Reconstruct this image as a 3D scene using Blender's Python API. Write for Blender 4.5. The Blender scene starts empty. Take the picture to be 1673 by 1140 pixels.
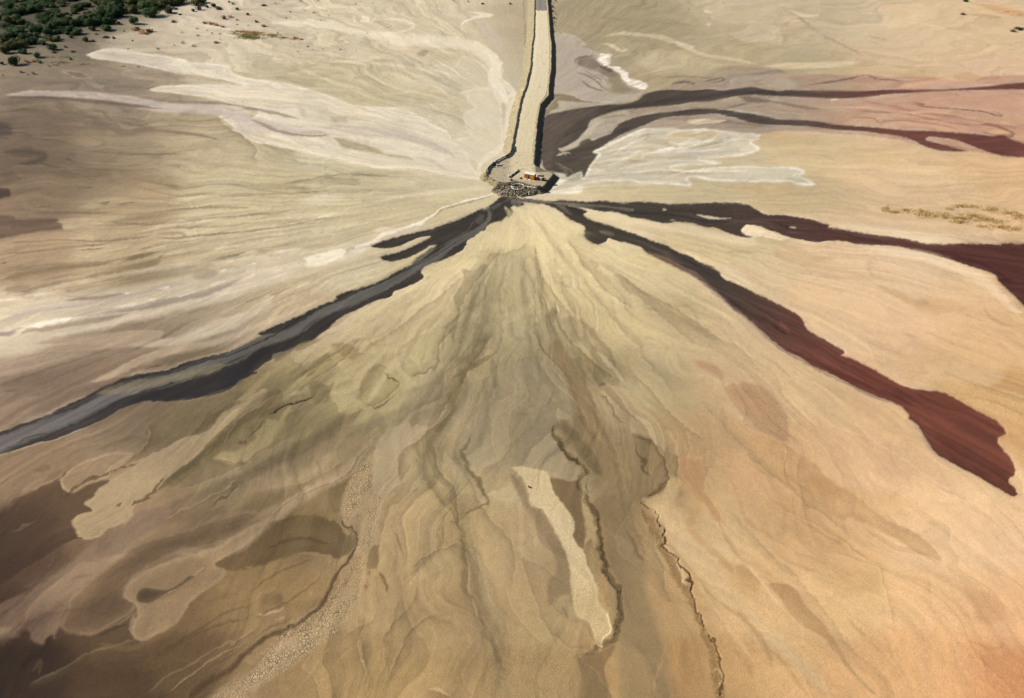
import bpy, bmesh, math, random
import numpy as np
from mathutils import Vector, Matrix

# ------------------------------------------------------------------ camera, sky, sun, exposure
SC = bpy.context.scene
COL = SC.collection
CAM_H = 160.0
F_PX, W_PX, H_PX = 1301.0, 1673.0, 1140.0
PITCH = math.radians(36.7)           # below the horizon
cam_data = bpy.data.cameras.new("camera")
cam = bpy.data.objects.new("camera", cam_data)
COL.objects.link(cam)
cam.location = (0, 0, CAM_H)
cam.rotation_euler = (math.pi / 2 - PITCH, 0, 0)
cam_data.sensor_width = 36.0
cam_data.lens = 36.0 * F_PX / W_PX
cam_data.clip_start = 0.5
cam_data.clip_end = 60000.0
SC.camera = cam

SUN_EL, SUN_AZ = math.radians(34), math.radians(-5)      # light travels towards +X, a little towards the camera
world = bpy.data.worlds.new("World")
SC.world = world
world.use_nodes = True
_nt = world.node_tree
_bg = _nt.nodes["Background"]
_sky = _nt.nodes.new("ShaderNodeTexSky")
_sky.sky_type = 'NISHITA'
_sky.sun_disc = False
_sky.sun_elevation = SUN_EL
_travel = Vector((math.cos(SUN_AZ) * math.cos(SUN_EL), math.sin(SUN_AZ) * math.cos(SUN_EL), -math.sin(SUN_EL)))
_to_sun = -_travel
_sky.sun_rotation = math.atan2(_to_sun.x, _to_sun.y)
_bg.inputs[1].default_value = 0.055
_nt.links.new(_sky.outputs[0], _bg.inputs[0])
sun_data = bpy.data.lights.new("sun", 'SUN')
sun_data.energy = 5.0
sun_data.angle = math.radians(0.5)
sun_data.color = (1.0, 0.93, 0.80)
sun = bpy.data.objects.new("sun", sun_data)
COL.objects.link(sun)
sun.rotation_euler = _travel.to_track_quat('-Z', 'Y').to_euler()
sun.location = (-60, 200, 120)
vs = SC.view_settings
vs.view_transform = 'Standard'
vs.look = 'None'
vs.exposure = 0.0
vs.gamma = 1.0

def P(px, py, z=0.0):
    """photo point (pixels of the 1673 x 1140 photograph) -> point of the place at height z"""
    a, b = (px - W_PX / 2) / F_PX, (py - H_PX / 2) / F_PX
    dy = math.cos(PITCH) - b * math.sin(PITCH)
    dz = -math.sin(PITCH) - b * math.cos(PITCH)
    t = (z - CAM_H) / dz
    return Vector((a * t, dy * t, z))

def S(px, py):
    """photo pixels per metre at a ground point"""
    b = (py - H_PX / 2) / F_PX
    return F_PX * (math.sin(PITCH) + b * math.cos(PITCH)) / CAM_H
# ------------------------------------------------------------------ deposits of the fan: numpy fields
import numpy as np, math
def lin(c):
    c = np.array(c, dtype=np.float64) / 255.0
    return np.where(c <= 0.04045, c / 12.92, ((c + 0.055) / 1.055) ** 2.4)

_rng = np.random.RandomState(7)
_perm = np.concatenate([_rng.permutation(256)] * 2).astype(np.int32)
_ang = _rng.rand(256) * 2 * np.pi
_gx, _gy = np.cos(_ang).astype(np.float32), np.sin(_ang).astype(np.float32)

def noise(x, y, seed=0):
    x = np.asarray(x, dtype=np.float32) + seed * 17.31
    y = np.asarray(y, dtype=np.float32) + seed * 5.77
    xi, yi = np.floor(x), np.floor(y)
    fx, fy = x - xi, y - yi
    xi = xi.astype(np.int32) & 255
    yi = yi.astype(np.int32) & 255
    u = fx * fx * fx * (fx * (fx * 6 - 15) + 10)
    v = fy * fy * fy * (fy * (fy * 6 - 15) + 10)
    x1, y1 = (xi + 1) & 255, (yi + 1) & 255
    def g(a, b, dx, dy):
        h = _perm[_perm[a] + b]
        return _gx[h] * dx + _gy[h] * dy
    a = g(xi, yi, fx, fy); b = g(x1, yi, fx - 1, fy)
    c = g(xi, y1, fx, fy - 1); d = g(x1, y1, fx - 1, fy - 1)
    ab = a + u * (b - a)
    return (ab + v * ((c + u * (d - c)) - ab)) * 1.5

def fbm(x, y, o=4, seed=0, gain=0.5):
    s, a, t = 0.0, 1.0, 0.0
    for i in range(o):
        s = s + a * noise(x * 2 ** i, y * 2 ** i, seed + i * 3)
        t += a; a *= gain
    return s / t

def sstep(a, b, x):
    t = np.clip((x - a) / (b - a), 0, 1)
    return t * t * (3 - 2 * t)

CROPS = {  # tracing windows: origin and magnification
 'A': (0, 0, 3.931), 'B': (400, 0, 3.931), 'C': (850, 0, 3.931), 'D': (1250, 0, 3.931),
 'E': (0, 280, 3.931), 'F': (400, 280, 3.931), 'G': (820, 280, 3.891), 'H': (1250, 280, 3.931),
 'I': (0, 560, 3.931), 'J': (400, 560, 3.931), 'K': (820, 560, 3.891), 'L': (1250, 560, 3.931),
 'M': (0, 850, 3.931), 'N': (400, 850, 3.931), 'O': (820, 850, 3.891), 'Q': (1250, 850, 3.931),
 'TL': (0, 0, 1.9917), 'TR': (833, 0, 1.9917), 'BL': (0, 570, 1.9917), 'BR': (833, 570, 1.9917),
 'h': (770, 220, 9.122), 'r': (780, 0, 8.145), 's': (780, 120, 8.145), 'v': (0, 0, 8.365), '.': (0, 0, 1.0), 'W': (400, 700, 1.645), 'X': (0, 500, 1.401)}

def pts_of(spec):
    """'A 10,20 30,40 B 5,6 ...' -> photo coordinates; optional third number is a half width in photo pixels"""
    out, o = [], CROPS['.']
    for tok in spec.split():
        if tok in CROPS:
            o = CROPS[tok]; continue
        v = [float(q) for q in tok.split(',')]
        p = [o[0] + v[0] / o[2], o[1] + v[1] / o[2]]
        p.append(v[2] if len(v) > 2 else np.nan)
        out.append(p)
    return np.array(out)

def smooth(p, closed, n=4):
    m = len(p); out = []
    rng = range(m) if closed else range(m - 1)
    for i in rng:
        if closed:
            a, b, c, d = p[(i - 1) % m], p[i], p[(i + 1) % m], p[(i + 2) % m]
        else:
            a, b, c, d = p[max(i - 1, 0)], p[i], p[i + 1], p[min(i + 2, m - 1)]
        # centripetal-ish: limit tangents by the chord
        L = np.linalg.norm(c[:2] - b[:2]) + 1e-6
        t1 = (c - a); t2 = (d - b)
        k1 = min(0.5, L / (np.linalg.norm(t1[:2]) + 1e-6)); k2 = min(0.5, L / (np.linalg.norm(t2[:2]) + 1e-6))
        for j in range(n):
            t = j / n
            h00 = 2 * t ** 3 - 3 * t ** 2 + 1; h10 = t ** 3 - 2 * t ** 2 + t
            h01 = -2 * t ** 3 + 3 * t ** 2; h11 = t ** 3 - t ** 2
            out.append(h00 * b + h10 * k1 * t1 + h01 * c + h11 * k2 * t2)
    if not closed:
        out.append(p[-1])
    return np.array(out)

class Field:
    """ground grid in two index directions; X, Y are the photo coordinates of its vertices"""
    def __init__(s, xs, ys):
        s.xs, s.ys = xs, ys
        s.X, s.Y = np.meshgrid(xs, ys)
        s.X = s.X.astype(np.float32); s.Y = s.Y.astype(np.float32)
        X, Y = s.X, s.Y
        s.C = np.zeros(X.shape + (3,), np.float32)     # colour of the deposit (linear, as lit)
        s.A = np.ones(X.shape, np.float32)             # amount of free marbling
        s.Hgt = np.zeros(X.shape, np.float32)          # relief, metres
        s.crack = np.zeros(X.shape, np.float32)
        s.wet = np.zeros(X.shape, np.float32)
        s.M = np.zeros(X.shape, np.float32)            # extra detail multiplier
        # true ground coordinates
        b = (Y - 570) / 1301.0
        cp, sp = math.cos(math.radians(36.7)), math.sin(math.radians(36.7))
        t = 160.0 / (sp + b * cp)
        s.wx = ((X - 836.5) / 1301.0 * t).astype(np.float32)
        s.wy = ((cp - b * sp) * t).astype(np.float32)
        pm = (1301.0 / t)                               # photo pixels per metre
        s.px_m = pm
        s.fore = (sp + b * cp) / np.sqrt(1 + b * b)     # foreshortening
        # two sizes of ragged edge, in metres turned to photo pixels
        wx, wy = s.wx, s.wy
        s.ex1 = fbm(wx / 14, wy / 14, 3, 11) * pm; s.ey1 = fbm(wx / 14, wy / 14, 3, 12) * pm * s.fore
        s.ex2 = fbm(wx / 2.6, wy / 2.6, 3, 13) * pm; s.ey2 = fbm(wx / 2.6, wy / 2.6, 3, 14) * pm * s.fore
        s.g1 = fbm(wx / 9, wy / 9, 3, 15); s.g2 = fbm(wx / 22, wy / 22, 2, 16); s.lines = 0.055
    def box(s, p, pad):
        x0, x1 = p[:, 0].min() - pad, p[:, 0].max() + pad
        y0, y1 = p[:, 1].min() - pad, p[:, 1].max() + pad
        i0, i1 = np.searchsorted(s.xs, [x0, x1]); j0, j1 = np.searchsorted(s.ys, [y0, y1])
        return (slice(max(j0 - 1, 0), j1 + 1), slice(max(i0 - 1, 0), i1 + 1))
    def coords(s, sl, wob):
        a = wob
        return (s.X[sl] + a * (s.ex1[sl] * 1.6 + s.ex2[sl] * 0.6), s.Y[sl] + a * (s.ey1[sl] * 1.6 + s.ey2[sl] * 0.6))
    def line(s, spec, w=None, pad=20, wob=0.5, sub=4):
        """-> slice, distance, signed side distance, half width, length along (photo px)"""
        p = pts_of(spec)
        if np.isnan(p[:, 2]).all():
            p[:, 2] = w if w else 3.0
        else:
            ok = ~np.isnan(p[:, 2]); p[:, 2] = np.interp(np.arange(len(p)), np.arange(len(p))[ok], p[ok, 2])
        p = smooth(p, False, sub)
        sl = s.box(p, pad + p[:, 2].max() * 2)
        x, y = s.coords(sl, wob)
        best = np.full(x.shape, 1e9, np.float32); sd = np.zeros_like(best); hw = np.zeros_like(best); al = np.zeros_like(best)
        L = 0.0
        for i in range(len(p) - 1):
            a, b = p[i], p[i + 1]
            d = b - a; l2 = d[0] ** 2 + d[1] ** 2
            if l2 < 1e-9: continue
            l = math.sqrt(l2)
            R = pad + max(a[2], b[2]) * 2 + 6
            j0, j1 = np.searchsorted(s.ys[sl[0]], [min(a[1], b[1]) - R, max(a[1], b[1]) + R])
            i0, i1 = np.searchsorted(s.xs[sl[1]], [min(a[0], b[0]) - R, max(a[0], b[0]) + R])
            q = (slice(j0, j1), slice(i0, i1))
            xx, yy = x[q] - a[0], y[q] - a[1]
            t = np.clip((xx * d[0] + yy * d[1]) / l2, 0, 1)
            dx, dy = xx - t * d[0], yy - t * d[1]
            dist = np.sqrt(dx * dx + dy * dy)
            m = dist < best[q]
            best[q] = np.where(m, dist, best[q])
            cr = (xx * d[1] - yy * d[0])        # >0 : right-hand side when walking... (photo y down)
            sd[q] = np.where(m, np.sign(cr) * dist, sd[q])
            hw[q] = np.where(m, a[2] + t * (b[2] - a[2]), hw[q])
            al[q] = np.where(m, L + t * l, al[q])
            L += l
        return sl, best, sd, hw, al, L
    def sdf(s, spec, pad=12, wob=0.5, sub=4):
        p = smooth(pts_of(spec)[:, :2], True, sub)
        sl = s.box(p, pad)
        x, y = s.coords(sl, wob)
        inside = np.zeros(x.shape, bool); best = np.full(x.shape, 1e9, np.float32)
        n = len(p)
        gy, gx = s.ys[sl[0]], s.xs[sl[1]]
        W = 14
        for i in range(n):
            a, b = p[i], p[(i + 1) % n]
            d = b - a
            lo, hi = min(a[1], b[1]), max(a[1], b[1])
            j0, j1 = np.searchsorted(gy, [lo - W, hi + W])
            q = slice(j0, j1)
            yy = y[q]
            cond = (a[1] > yy) != (b[1] > yy)
            if abs(d[1]) > 1e-9:
                xi = a[0] + (yy - a[1]) * d[0] / d[1]
                inside[q] ^= cond & (x[q] < xi)
            R = pad + 8
            i0, i1 = np.searchsorted(gx, [min(a[0], b[0]) - R, max(a[0], b[0]) + R])
            j0, j1 = np.searchsorted(gy, [lo - R, hi + R])
            q = (slice(j0, j1), slice(i0, i1))
            xx, yy = x[q] - a[0], y[q] - a[1]
            l2 = d[0] ** 2 + d[1] ** 2 + 1e-9
            t = np.clip((xx * d[0] + yy * d[1]) / l2, 0, 1)
            dist = np.hypot(xx - t * d[0], yy - t * d[1])
            best[q] = np.minimum(best[q], dist)
        best = np.minimum(best, R)
        return sl, np.where(inside, best, -best)      # positive inside
    # --- painting
    def blend(s, sl, m, col, marb=None):
        m = np.clip(m, 0, 1)[..., None]
        if callable(col): c = col
        c = col if isinstance(col, np.ndarray) and col.ndim == 3 else lin(col)
        s.C[sl] = s.C[sl] * (1 - m) + c * m
        if marb is not None:
            s.A[sl] = s.A[sl] * (1 - m[..., 0]) + marb * m[..., 0]
    def poly(s, spec, col, op=1.0, soft=1.2, rim=None, rimw=1.6, rimop=0.7, wob=0.5, marb=None, h=0.0, hs=4.0,
             wet=None, crack=None, inner=None, innerw=12, col2=None, axis=None, halo=None, halow=6):
        """inner: colour reached innerw px inside the edge; col2+axis: second colour along a direction"""
        pad = max(12, innerw + 4 if inner is not None else 0, halow * 2 if halo else 0, hs * 2)
        sl, d = s.sdf(spec, pad=pad, wob=wob)
        if halo is not None:
            hm = op * 0.8 * np.exp(-np.clip(-d, 0, 99) / halow) * (d < 0); dry = sstep(-0.25, 0.25, s.g2[sl] + 0.4 * s.g1[sl])
            s.blend(sl, hm * dry, halo); s.blend(sl, hm ** 1.6 * (1 - dry) * 0.8, (140, 120, 98))
        soft = soft * (1.25 + 1.2 * np.clip(s.g2[sl] + .3, 0, 1)) if not wet else soft
        m = sstep(-soft, soft, d) * op
        if op < 0.94: m = m * (1 - 0.38 * s.pat[sl])
        c = lin(col)[None, None, :] * np.ones(d.shape + (1,))
        if col2 is not None:
            (x0, y0), (x1, y1) = axis
            t = ((s.X[sl] - x0) * (x1 - x0) + (s.Y[sl] - y0) * (y1 - y0)) / ((x1 - x0) ** 2 + (y1 - y0) ** 2)
            t = sstep(0, 1, t)[..., None]
            c = c * (1 - t) + lin(col2) * t
        if inner is not None:
            t = sstep(0, innerw, d)[..., None]
            c = c * (1 - t) + lin(inner) * t
        s.blend(sl, m, c.astype(np.float32), marb)
        if rim is not None:
            s.blend(sl, np.exp(-((d - rimw * 0.7) / rimw) ** 2) * rimop * op * np.clip(0.62 + 1.1 * s.g1[sl], 0, 1), rim)
        s.nf = getattr(s, 'nf', 0) + 1
        # faint growth lines that follow the outline of the deposit
        dd = d + 3.0 * s.g1[sl]
        s.M[sl] += m * s.lines * (noise(dd / 2.6, s.g2[sl] * 2 + s.nf, 301) + 0.8 * noise(dd / 6.5, s.g2[sl] + s.nf, 302)) * (d < pad - 1)
        if h: s.Hgt[sl] += h * sstep(-hs, hs, d)
        if wet is not None: s.wet[sl] = s.wet[sl] * (1 - m) + wet * m
        if crack is not None: s.crack[sl] = s.crack[sl] * (1 - m) + crack * m
        return sl, d, m
    def band(s, spec, col, w=None, op=1.0, soft=0.4, wob=0.5, marb=None, ends=0.06, h=0.0, wet=None, crack=None, streak=0.0, seed=1,
             rim=None, rimop=0.5):
        """ribbon; soft = share of the half width over which the edge fades"""
        sl, d, sd, hw, al, L = s.line(spec, w, pad=8, wob=wob)
        if ends > 0.03: ends = max(ends, min(0.42, 40.0 / L))
        e = sstep(0, ends * L + 1e-3, al) * sstep(0, ends * L + 1e-3, L - al) if ends > 0 else 1.0
        hw = hw * (0.12 + 0.88 * e) if ends > 0 else hw
        hw = hw * (1 + (0.35 * s.g1[sl] + 0.25 * noise(al / 9, L + hw * 0, 19)) * np.clip(5.0 / np.maximum(hw, 1), 0.1, 1)) if wob > 0.25 else hw
        m = sstep(1.0, 1.0 - soft, d / np.maximum(hw, 0.75)) * op * np.clip(hw / 0.75, 0.4, 1)
        if ends > 0: m = m * np.clip(e * 3, 0, 1)
        s.blend(sl, m, col, marb)
        if rim is not None:
            s.blend(sl, np.exp(-((d - hw) / 1.3) ** 2) * rimop * op, rim)
        if streak:
            n = fbm(al / 45, sd / 2.2, 3, seed) + 0.5 * noise(al / 90, sd / 5, seed + 5)
            s.M[sl] += m * streak * n
        if h: s.Hgt[sl] += 0.4 * h * m
        if wet is not None: s.wet[sl] = s.wet[sl] * (1 - m) + wet * m
        if crack is not None: s.crack[sl] = s.crack[sl] * (1 - m) + crack * m
    def edge(s, spec, col, w=8, side=1, op=0.6, sharp=0.8, wob=0.6, h=0.0, light=None, lop=0.35):
        """front of a deposit: sharp on the line, fading away on one side (side=1: right of the walking direction as drawn)"""
        sl, d, sd, hw, al, L = s.line(spec, w, pad=w * 3, wob=wob)
        sd = sd * -side
        e = sstep(0, 0.12 * L, al) * sstep(0, 0.12 * L, L - al)
        m = sstep(-sharp, sharp, sd) * np.exp(-np.clip(sd, 0, 999) / np.maximum(hw, .5)) * op * e
        m = np.where(d > w * 3 + 4, 0, m)
        s.blend(sl, m, col)
        if light is not None:
            s.blend(sl, np.exp(-((sd + 1.4) / 1.3) ** 2) * lop * e, light)
        if h: s.Hgt[sl] -= 0.45 * h * m / max(op, .1)
FIX = """50,1004,0.102,0.046,-0.017 300,1074,0.600,0.600,0.600 450,814,0.238,0.249,0.274 60,434,0.441,0.460,0.408 260,334,0.108,0.115,0.069 640,214,-0.261,-0.266,-0.331 1470,284,-0.045,-0.005,0.029 1270,84,-0.242,-0.292,-0.362 1620,1094,0.180,0.202,0.212 1560,914,0.047,0.124,0.130 1050,1014,0.412,0.408,0.348 840,654,0.049,0.003,-0.069 220,554,-0.397,-0.448,-0.517 640,354,-0.062,-0.047,-0.088 1020,74,-0.231,-0.280,-0.351 880,475,0.247,0.227,0.188 580,615,0.070,0.060,0.069 1420,875,0.121,0.130,0.147 720,1015,0.159,0.188,0.187 150,871,0.372,0.337,0.252 470,981,0.401,0.371,0.310 670,781,0.343,0.352,0.307 1230,781,-0.118,-0.138,-0.220 1190,981,0.133,0.146,0.119 330,661,-0.444,-0.465,-0.436 750,901,0.558,0.510,0.444 1410,721,-0.138,-0.137,-0.166 130,221,-0.425,-0.458,-0.457 450,401,0.033,0.018,-0.040 130,1101,0.600,0.600,0.600 590,1091,0.532,0.532,0.482 910,1081,0.446,0.484,0.424 1530,61,-0.044,-0.045,-0.065 1430,1061,0.034,0.070,0.031 1560,1040,0.035,0.077,0.131 590,101,-0.161,-0.172,-0.225"""
TONES = """
0,60,104,94,76 0,20,84,80,62 90,20,90,86,66 120,60,140,128,104 180,20,120,112,88 60,90,150,136,110 250,60,205,190,162 330,40,212,196,170 450,60,217,202,174 600,60,222,207,176 750,60,222,206,174 845,60,206,190,158
950,60,186,174,140 1050,60,190,178,142 1200,50,212,196,162 1350,60,215,198,162 1500,60,218,192,152 1640,60,222,192,150
50,110,176,158,130 50,150,168,148,122 200,150,188,170,140 400,110,214,200,170 500,140,208,194,158 600,150,212,198,162 750,150,224,211,180 840,150,206,196,170
940,110,196,184,158 1000,100,196,184,150 1100,110,196,180,142 1200,100,205,188,148 1300,110,205,190,152 1450,100,218,190,150 1600,110,222,188,150
50,230,150,128,102 200,230,176,156,124 320,230,186,168,134 400,230,194,178,144 600,230,212,202,170 750,230,226,216,188
1000,230,200,188,162 1200,250,208,190,152 1330,240,216,188,140 1450,250,222,186,138 1640,270,224,182,130
50,330,140,116,92 120,300,160,138,108 200,330,174,152,118 400,330,196,180,144 600,330,206,190,152 750,300,220,206,172 790,330,212,196,156
950,325,208,194,156 1100,310,200,184,144 1300,310,206,180,134 1500,310,222,186,140 1640,320,222,182,132
1000,350,216,198,158 1200,400,206,188,142 1350,400,224,190,146
50,430,152,128,100 200,430,176,156,122 350,430,196,178,144 450,400,200,184,150 560,430,206,190,156 700,350,208,190,152 850,370,214,196,150 850,430,196,182,136
950,400,206,190,144 1000,440,200,184,140 1120,420,206,186,140 1230,450,216,190,146 1400,440,228,192,148 1500,430,230,196,152 1600,480,228,190,142
50,540,196,176,148 200,540,184,162,134 350,500,196,178,148 500,520,190,170,136 650,490,204,186,144 720,450,210,192,150 640,540,192,174,126 700,560,188,172,126 800,540,166,152,112
850,500,170,156,116 900,470,198,182,136 950,540,186,170,126 1100,540,196,176,132 1200,560,210,182,138 1350,520,228,192,146 1450,540,230,190,144 1620,540,224,182,128
60,640,158,134,110 180,640,168,144,120 250,690,150,130,98 350,640,150,132,94 450,640,165,148,102 550,610,182,164,116 600,650,168,154,106 700,620,178,164,120 750,640,162,146,110
830,640,160,146,106 880,640,166,152,118 960,620,152,136,96 1020,640,184,168,126 1100,640,182,164,120 1200,640,206,174,130 1300,640,226,190,142 1450,620,230,190,140 1560,610,226,186,132 1650,660,214,166,108
60,760,142,116,88 200,700,152,130,98 200,760,168,144,108 300,780,152,128,90 400,700,156,140,96 400,760,146,126,92 520,720,140,124,88 560,780,146,126,90 640,740,160,142,106 720,740,154,136,100
800,740,164,146,106 880,700,160,146,112 880,780,164,148,112 960,720,144,124,88 1000,760,150,130,92 1080,740,172,148,106 1150,720,196,162,118 1250,740,216,174,124 1400,740,232,190,140 1550,780,230,188,138
40,880,92,68,52 140,860,136,110,84 250,870,150,124,94 330,880,126,104,74 480,860,122,102,70 620,860,160,136,98 700,880,150,130,90 780,880,152,132,92 860,880,150,130,96
960,880,136,112,76 1020,900,146,122,82 1100,880,196,164,116 1180,880,212,178,128 1300,880,206,166,114 1400,860,214,172,118 1500,880,228,184,132 1640,880,230,184,134
40,1000,84,62,47 150,970,140,114,88 200,1040,92,70,48 300,980,116,92,62 420,960,136,112,72 500,980,134,110,74 620,980,166,140,98 700,1000,158,132,90 800,1000,158,132,92 900,1000,154,130,92
1020,1000,160,130,86 1100,980,168,136,92 1180,960,200,162,110 1280,1000,212,172,120 1400,980,220,178,122 1550,980,226,178,124 1650,1000,226,172,118
40,1100,60,44,34 200,1110,80,60,40 330,1080,96,74,48 460,1090,140,114,76 600,1090,148,122,80 700,1110,158,130,86 850,1110,152,124,82 1000,1090,156,124,80 1100,1100,160,124,78
1200,1100,184,146,94 1300,1100,212,168,114 1400,1120,218,168,112 1550,1100,220,168,110 1650,1100,206,144,90
"""

def paint(F):
    X, Y, wx, wy = F.X, F.Y, F.wx, F.wy
    # ---- large tones: normalised gaussian blend of soil colours with lens falloff and warm flare painted in
    K = []
    for ln in TONES.split():
        K.append([float(q) for q in ln.split(',')])
    K = np.array(K)
    cols = lin(K[:, 2:])
    wob = 1.0
    # coarse grid then bilinear
    qx = np.arange(-140, 1840, 14.0); qy = np.arange(-60, 1240, 12.0)
    GX, GY = np.meshgrid(qx, qy)
    acc = np.zeros(GX.shape + (3,)); ws = np.zeros(GX.shape)
    for (kx, ky, *_), c in zip(K, cols):
        sy = 26 if ky < 350 else 36
        w = np.exp(-((GX - kx) / 62) ** 2 - ((GY - ky) / sy) ** 2) + 1e-4 * np.exp(-np.hypot(GX - kx, (GY - ky) * 1.6) / 60)
        acc += w[..., None] * c; ws += w
    acc /= ws[..., None]
    def samp(a, x, y):
        fx = np.clip((x - qx[0]) / 14.0, 0, len(qx) - 1.001); fy = np.clip((y - qy[0]) / 12.0, 0, len(qy) - 1.001)
        i, j = fx.astype(int), fy.astype(int); u, v = (fx - i)[..., None], (fy - j)[..., None]
        return (a[j, i] * (1 - u) + a[j, i + 1] * u) * (1 - v) + (a[j + 1, i] * (1 - u) + a[j + 1, i + 1] * u) * v
    # ---- flow coordinates about the spill point (ground metres); the fan bends flat far away
    hx, hy = 2.4, 332.0
    dx, dy = wx - hx, wy - hy
    r = np.hypot(dx, dy) + 1.0
    th = np.arctan2(-dy, dx)                                  # 0 to the right, pi/2 towards the camera
    px_, py_ = X - 845.0, Y - 318.0
    up = py_ < 0
    adx = np.abs(px_) + 40
    vf = py_ / adx * (adx / 400.0) ** 0.5                     # flat-bending lines above the spill
    th2 = np.where(px_ > 0, vf * 1.5, np.pi - vf * 1.5)
    v = np.where(up, th2, th)
    bend1 = fbm(wx / 70, wy / 70, 3, 21); bend2 = fbm(wx / 70, wy / 70, 3, 22)
    w1 = fbm(wx / 26, wy / 26, 3, 23); w2 = fbm(wx / 26, wy / 26, 3, 24)
    R0 = np.log(r / 10.0)
    near = sstep(8, 90, r)
    sw = sstep(0.15, 0.9, py_ / (np.abs(px_) + 30)) + 0.45 * sstep(-20, -120, py_)
    v1 = v * 1.0 + ((0.09 + 0.05 * sw) * bend1 + (0.015 + 0.015 * sw) * w1) * near
    u1 = R0 * 1.0 + (0.55 * bend2 + 0.12 * w2) * near
    q1 = fbm(u1 * 1.1, v1 * 5.0, 3, 31)
    # colour looked up where the deposit came from: tones follow the flow, no round blobs
    ccx = X + 42 * bend1 * near + 16 * w1; ccy = Y + (22 * bend2 + 9 * w2) * near * np.where(up, .6, 1.2)
    F.C[:] = samp(acc, ccx, ccy)
    if FIX.strip():                                        # regional colour gain, lens falloff and flare painted in, sampled like the tones above
        fx = np.array([[float(q) for q in t.split(',')] for t in FIX.split()])
        acc2 = np.zeros(GX.shape + (3,)); ws2 = np.full(GX.shape, 0.03)
        for kx, ky, *c in fx:
            w = np.exp(-((GX - kx) / 110) ** 2 - ((GY - ky) / 80) ** 2) + 0.02 * np.exp(-np.hypot(GX - kx, GY - ky) / 120)
            acc2 += w[..., None] * np.array(c); ws2 += w
        fxf = samp(acc2 / ws2[..., None], ccx, ccy)
        F.C *= np.exp(0.65 * fxf)
    n1 = fbm(u1 * 0.8 + 0.35 * q1, v1 * 8.0 + 0.8 * q1, 3, 41)
    n2 = fbm(u1 * 1.4 + 0.5 * q1, v1 * 19.0 + 1.2 * q1, 3, 51)
    n3 = fbm(u1 * 2.0, v1 * 44.0 + 1.2 * q1, 3, 61)
    n4 = noise(u1 * 4.0 + n1, v1 * 150.0 + 2.0 * n2, 71)
    n5 = fbm(u1 * 3.6 + 1.0 * n2, v1 * 85.0 + 3.0 * n1, 3, 75)
    n6 = fbm(wx / 1.5, wy / 3.2, 3, 77)
    def saw(n, k):
        f = n * k + 100.0
        f = f - np.floor(f)
        return 0.5 - 1.15 * f ** 2.2, f          # fades in slowly, ends at a crisp front
    s1, f1 = saw(n1, 2.6)
    s2, f2 = saw(n2, 2.2)
    s3, f3 = saw(q1 + 0.25 * n1, 3.4)
    s4, f4 = saw(n3, 1.6)
    presence = sstep(-0.25, 0.35, fbm(wx / 55, wy / 55, 3, 81))
    presence2 = sstep(-0.2, 0.4, fbm(wx / 40, wy / 40, 3, 82))
    side = 1 - sw                                         # plains left and right of the spill: long straight strands
    gap = sstep(-0.35, 0.45, fbm(u1 * 1.3, v1 * 5.0, 3, 83)); gap2 = sstep(-0.15, 0.5, fbm(wx / 16, wy / 16, 3, 84) + 0.5 * fbm(u1 * 2, v1 * 9, 2, 85))
    cloud = fbm(wx / 11, wy / 11, 4, 86)
    right = sstep(60, 320, px_)                           # the right-hand plain is smoother
    F.Dm = (0.14 * s1 * (0.3 + 0.7 * presence) + 0.12 * s2 * (0.1 + 0.9 * presence2) * gap + 0.07 * s3 + 0.05 * s4 * presence2 * gap2
            + (0.14 + 0.10 * side) * n3 * (0.4 + 0.6 * gap) + 0.08 * n4 * gap2 + (0.13 + 0.07 * side) * n5 * (0.15 + 0.85 * gap2) + 0.07 * n6 + 0.12 * n1 + 0.08 * n2 + 0.07 * cloud) * (1 - 0.36 * right) * 1.12
    thread = np.exp(-(n2 / 0.010) ** 2) * sstep(0.0, 0.4, q1 + 0.2); thread2 = np.exp(-((n3 - .12) / 0.02) ** 2) * presence
    n7 = noise(u1 * 1.7 + 5, v1 * 30.0 + 1.5 * q1, 87); n8 = noise(u1 * 2.6 + 9, v1 * 64.0 + 2.5 * n1, 88)
    t3 = np.exp(-((n7 - .1) / 0.035) ** 2) * gap; t4 = np.exp(-((n8 + .1) / 0.05) ** 2) * gap2; t5 = np.exp(-((n7 + .2) / 0.03) ** 2) * presence2
    F.Dm += 0.05 * thread2 - 0.06 * thread + (0.08 * t3 - 0.08 * t4 - 0.07 * t5) * (1 - 0.5 * right)
    F.Dm *= (0.45 + 0.55 * sstep(15, 110, r)) * (1 - 0.6 * sstep(140, 30, np.abs(px_)) * up)
    F.Dm *= 1.0 + 0.25 * sstep(60, -200, px_) * sstep(560, 300, Y)
    F.Hgt += (0.035 * s1 * presence + 0.02 * s2 * presence2 + 0.04 * n3 + 0.025 * n5) * sstep(20, 80, r) + 0.35 * bend1 * near
    F.gap2 = gap2
    F.pat = sstep(-0.1, 0.45, fbm(u1 * 1.6, v1 * 16.0, 4, 99))
    features(F)
    F.fine = 0.035 * noise(wx / 0.55, wy / 0.55, 91) + 0.03 * noise(wx / 1.3, wy / 1.3, 92) + 0.02 * noise(wx / 4, wy / 4, 93)
    F.crack *= np.clip(0.7 + 1.1 * fbm(wx / 3.5, wy / 3.5, 3, 96), 0.1, 1.3)
    strk = fbm(u1 * 4.0 + n1, v * 90.0 + 2 * n2, 4, 97) + 0.7 * fbm(u1 * 2.0, v * 28.0 + 2 * n2, 3, 98)
    C_w = np.clip(F.wet, 0, 1)[..., None]; F.C *= 1 - C_w * (np.array([.22, .20, .20]) + sstep(1250, 950, X)[..., None] * np.array([.10, .08, .15]))
    F.M += 0.55 * strk * np.clip(F.wet, 0, 1)
    C = F.C * np.clip(1 + F.Dm * F.A + F.M + F.fine, 0.2, 1.6)[..., None]
    mean_l = 0.46
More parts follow.
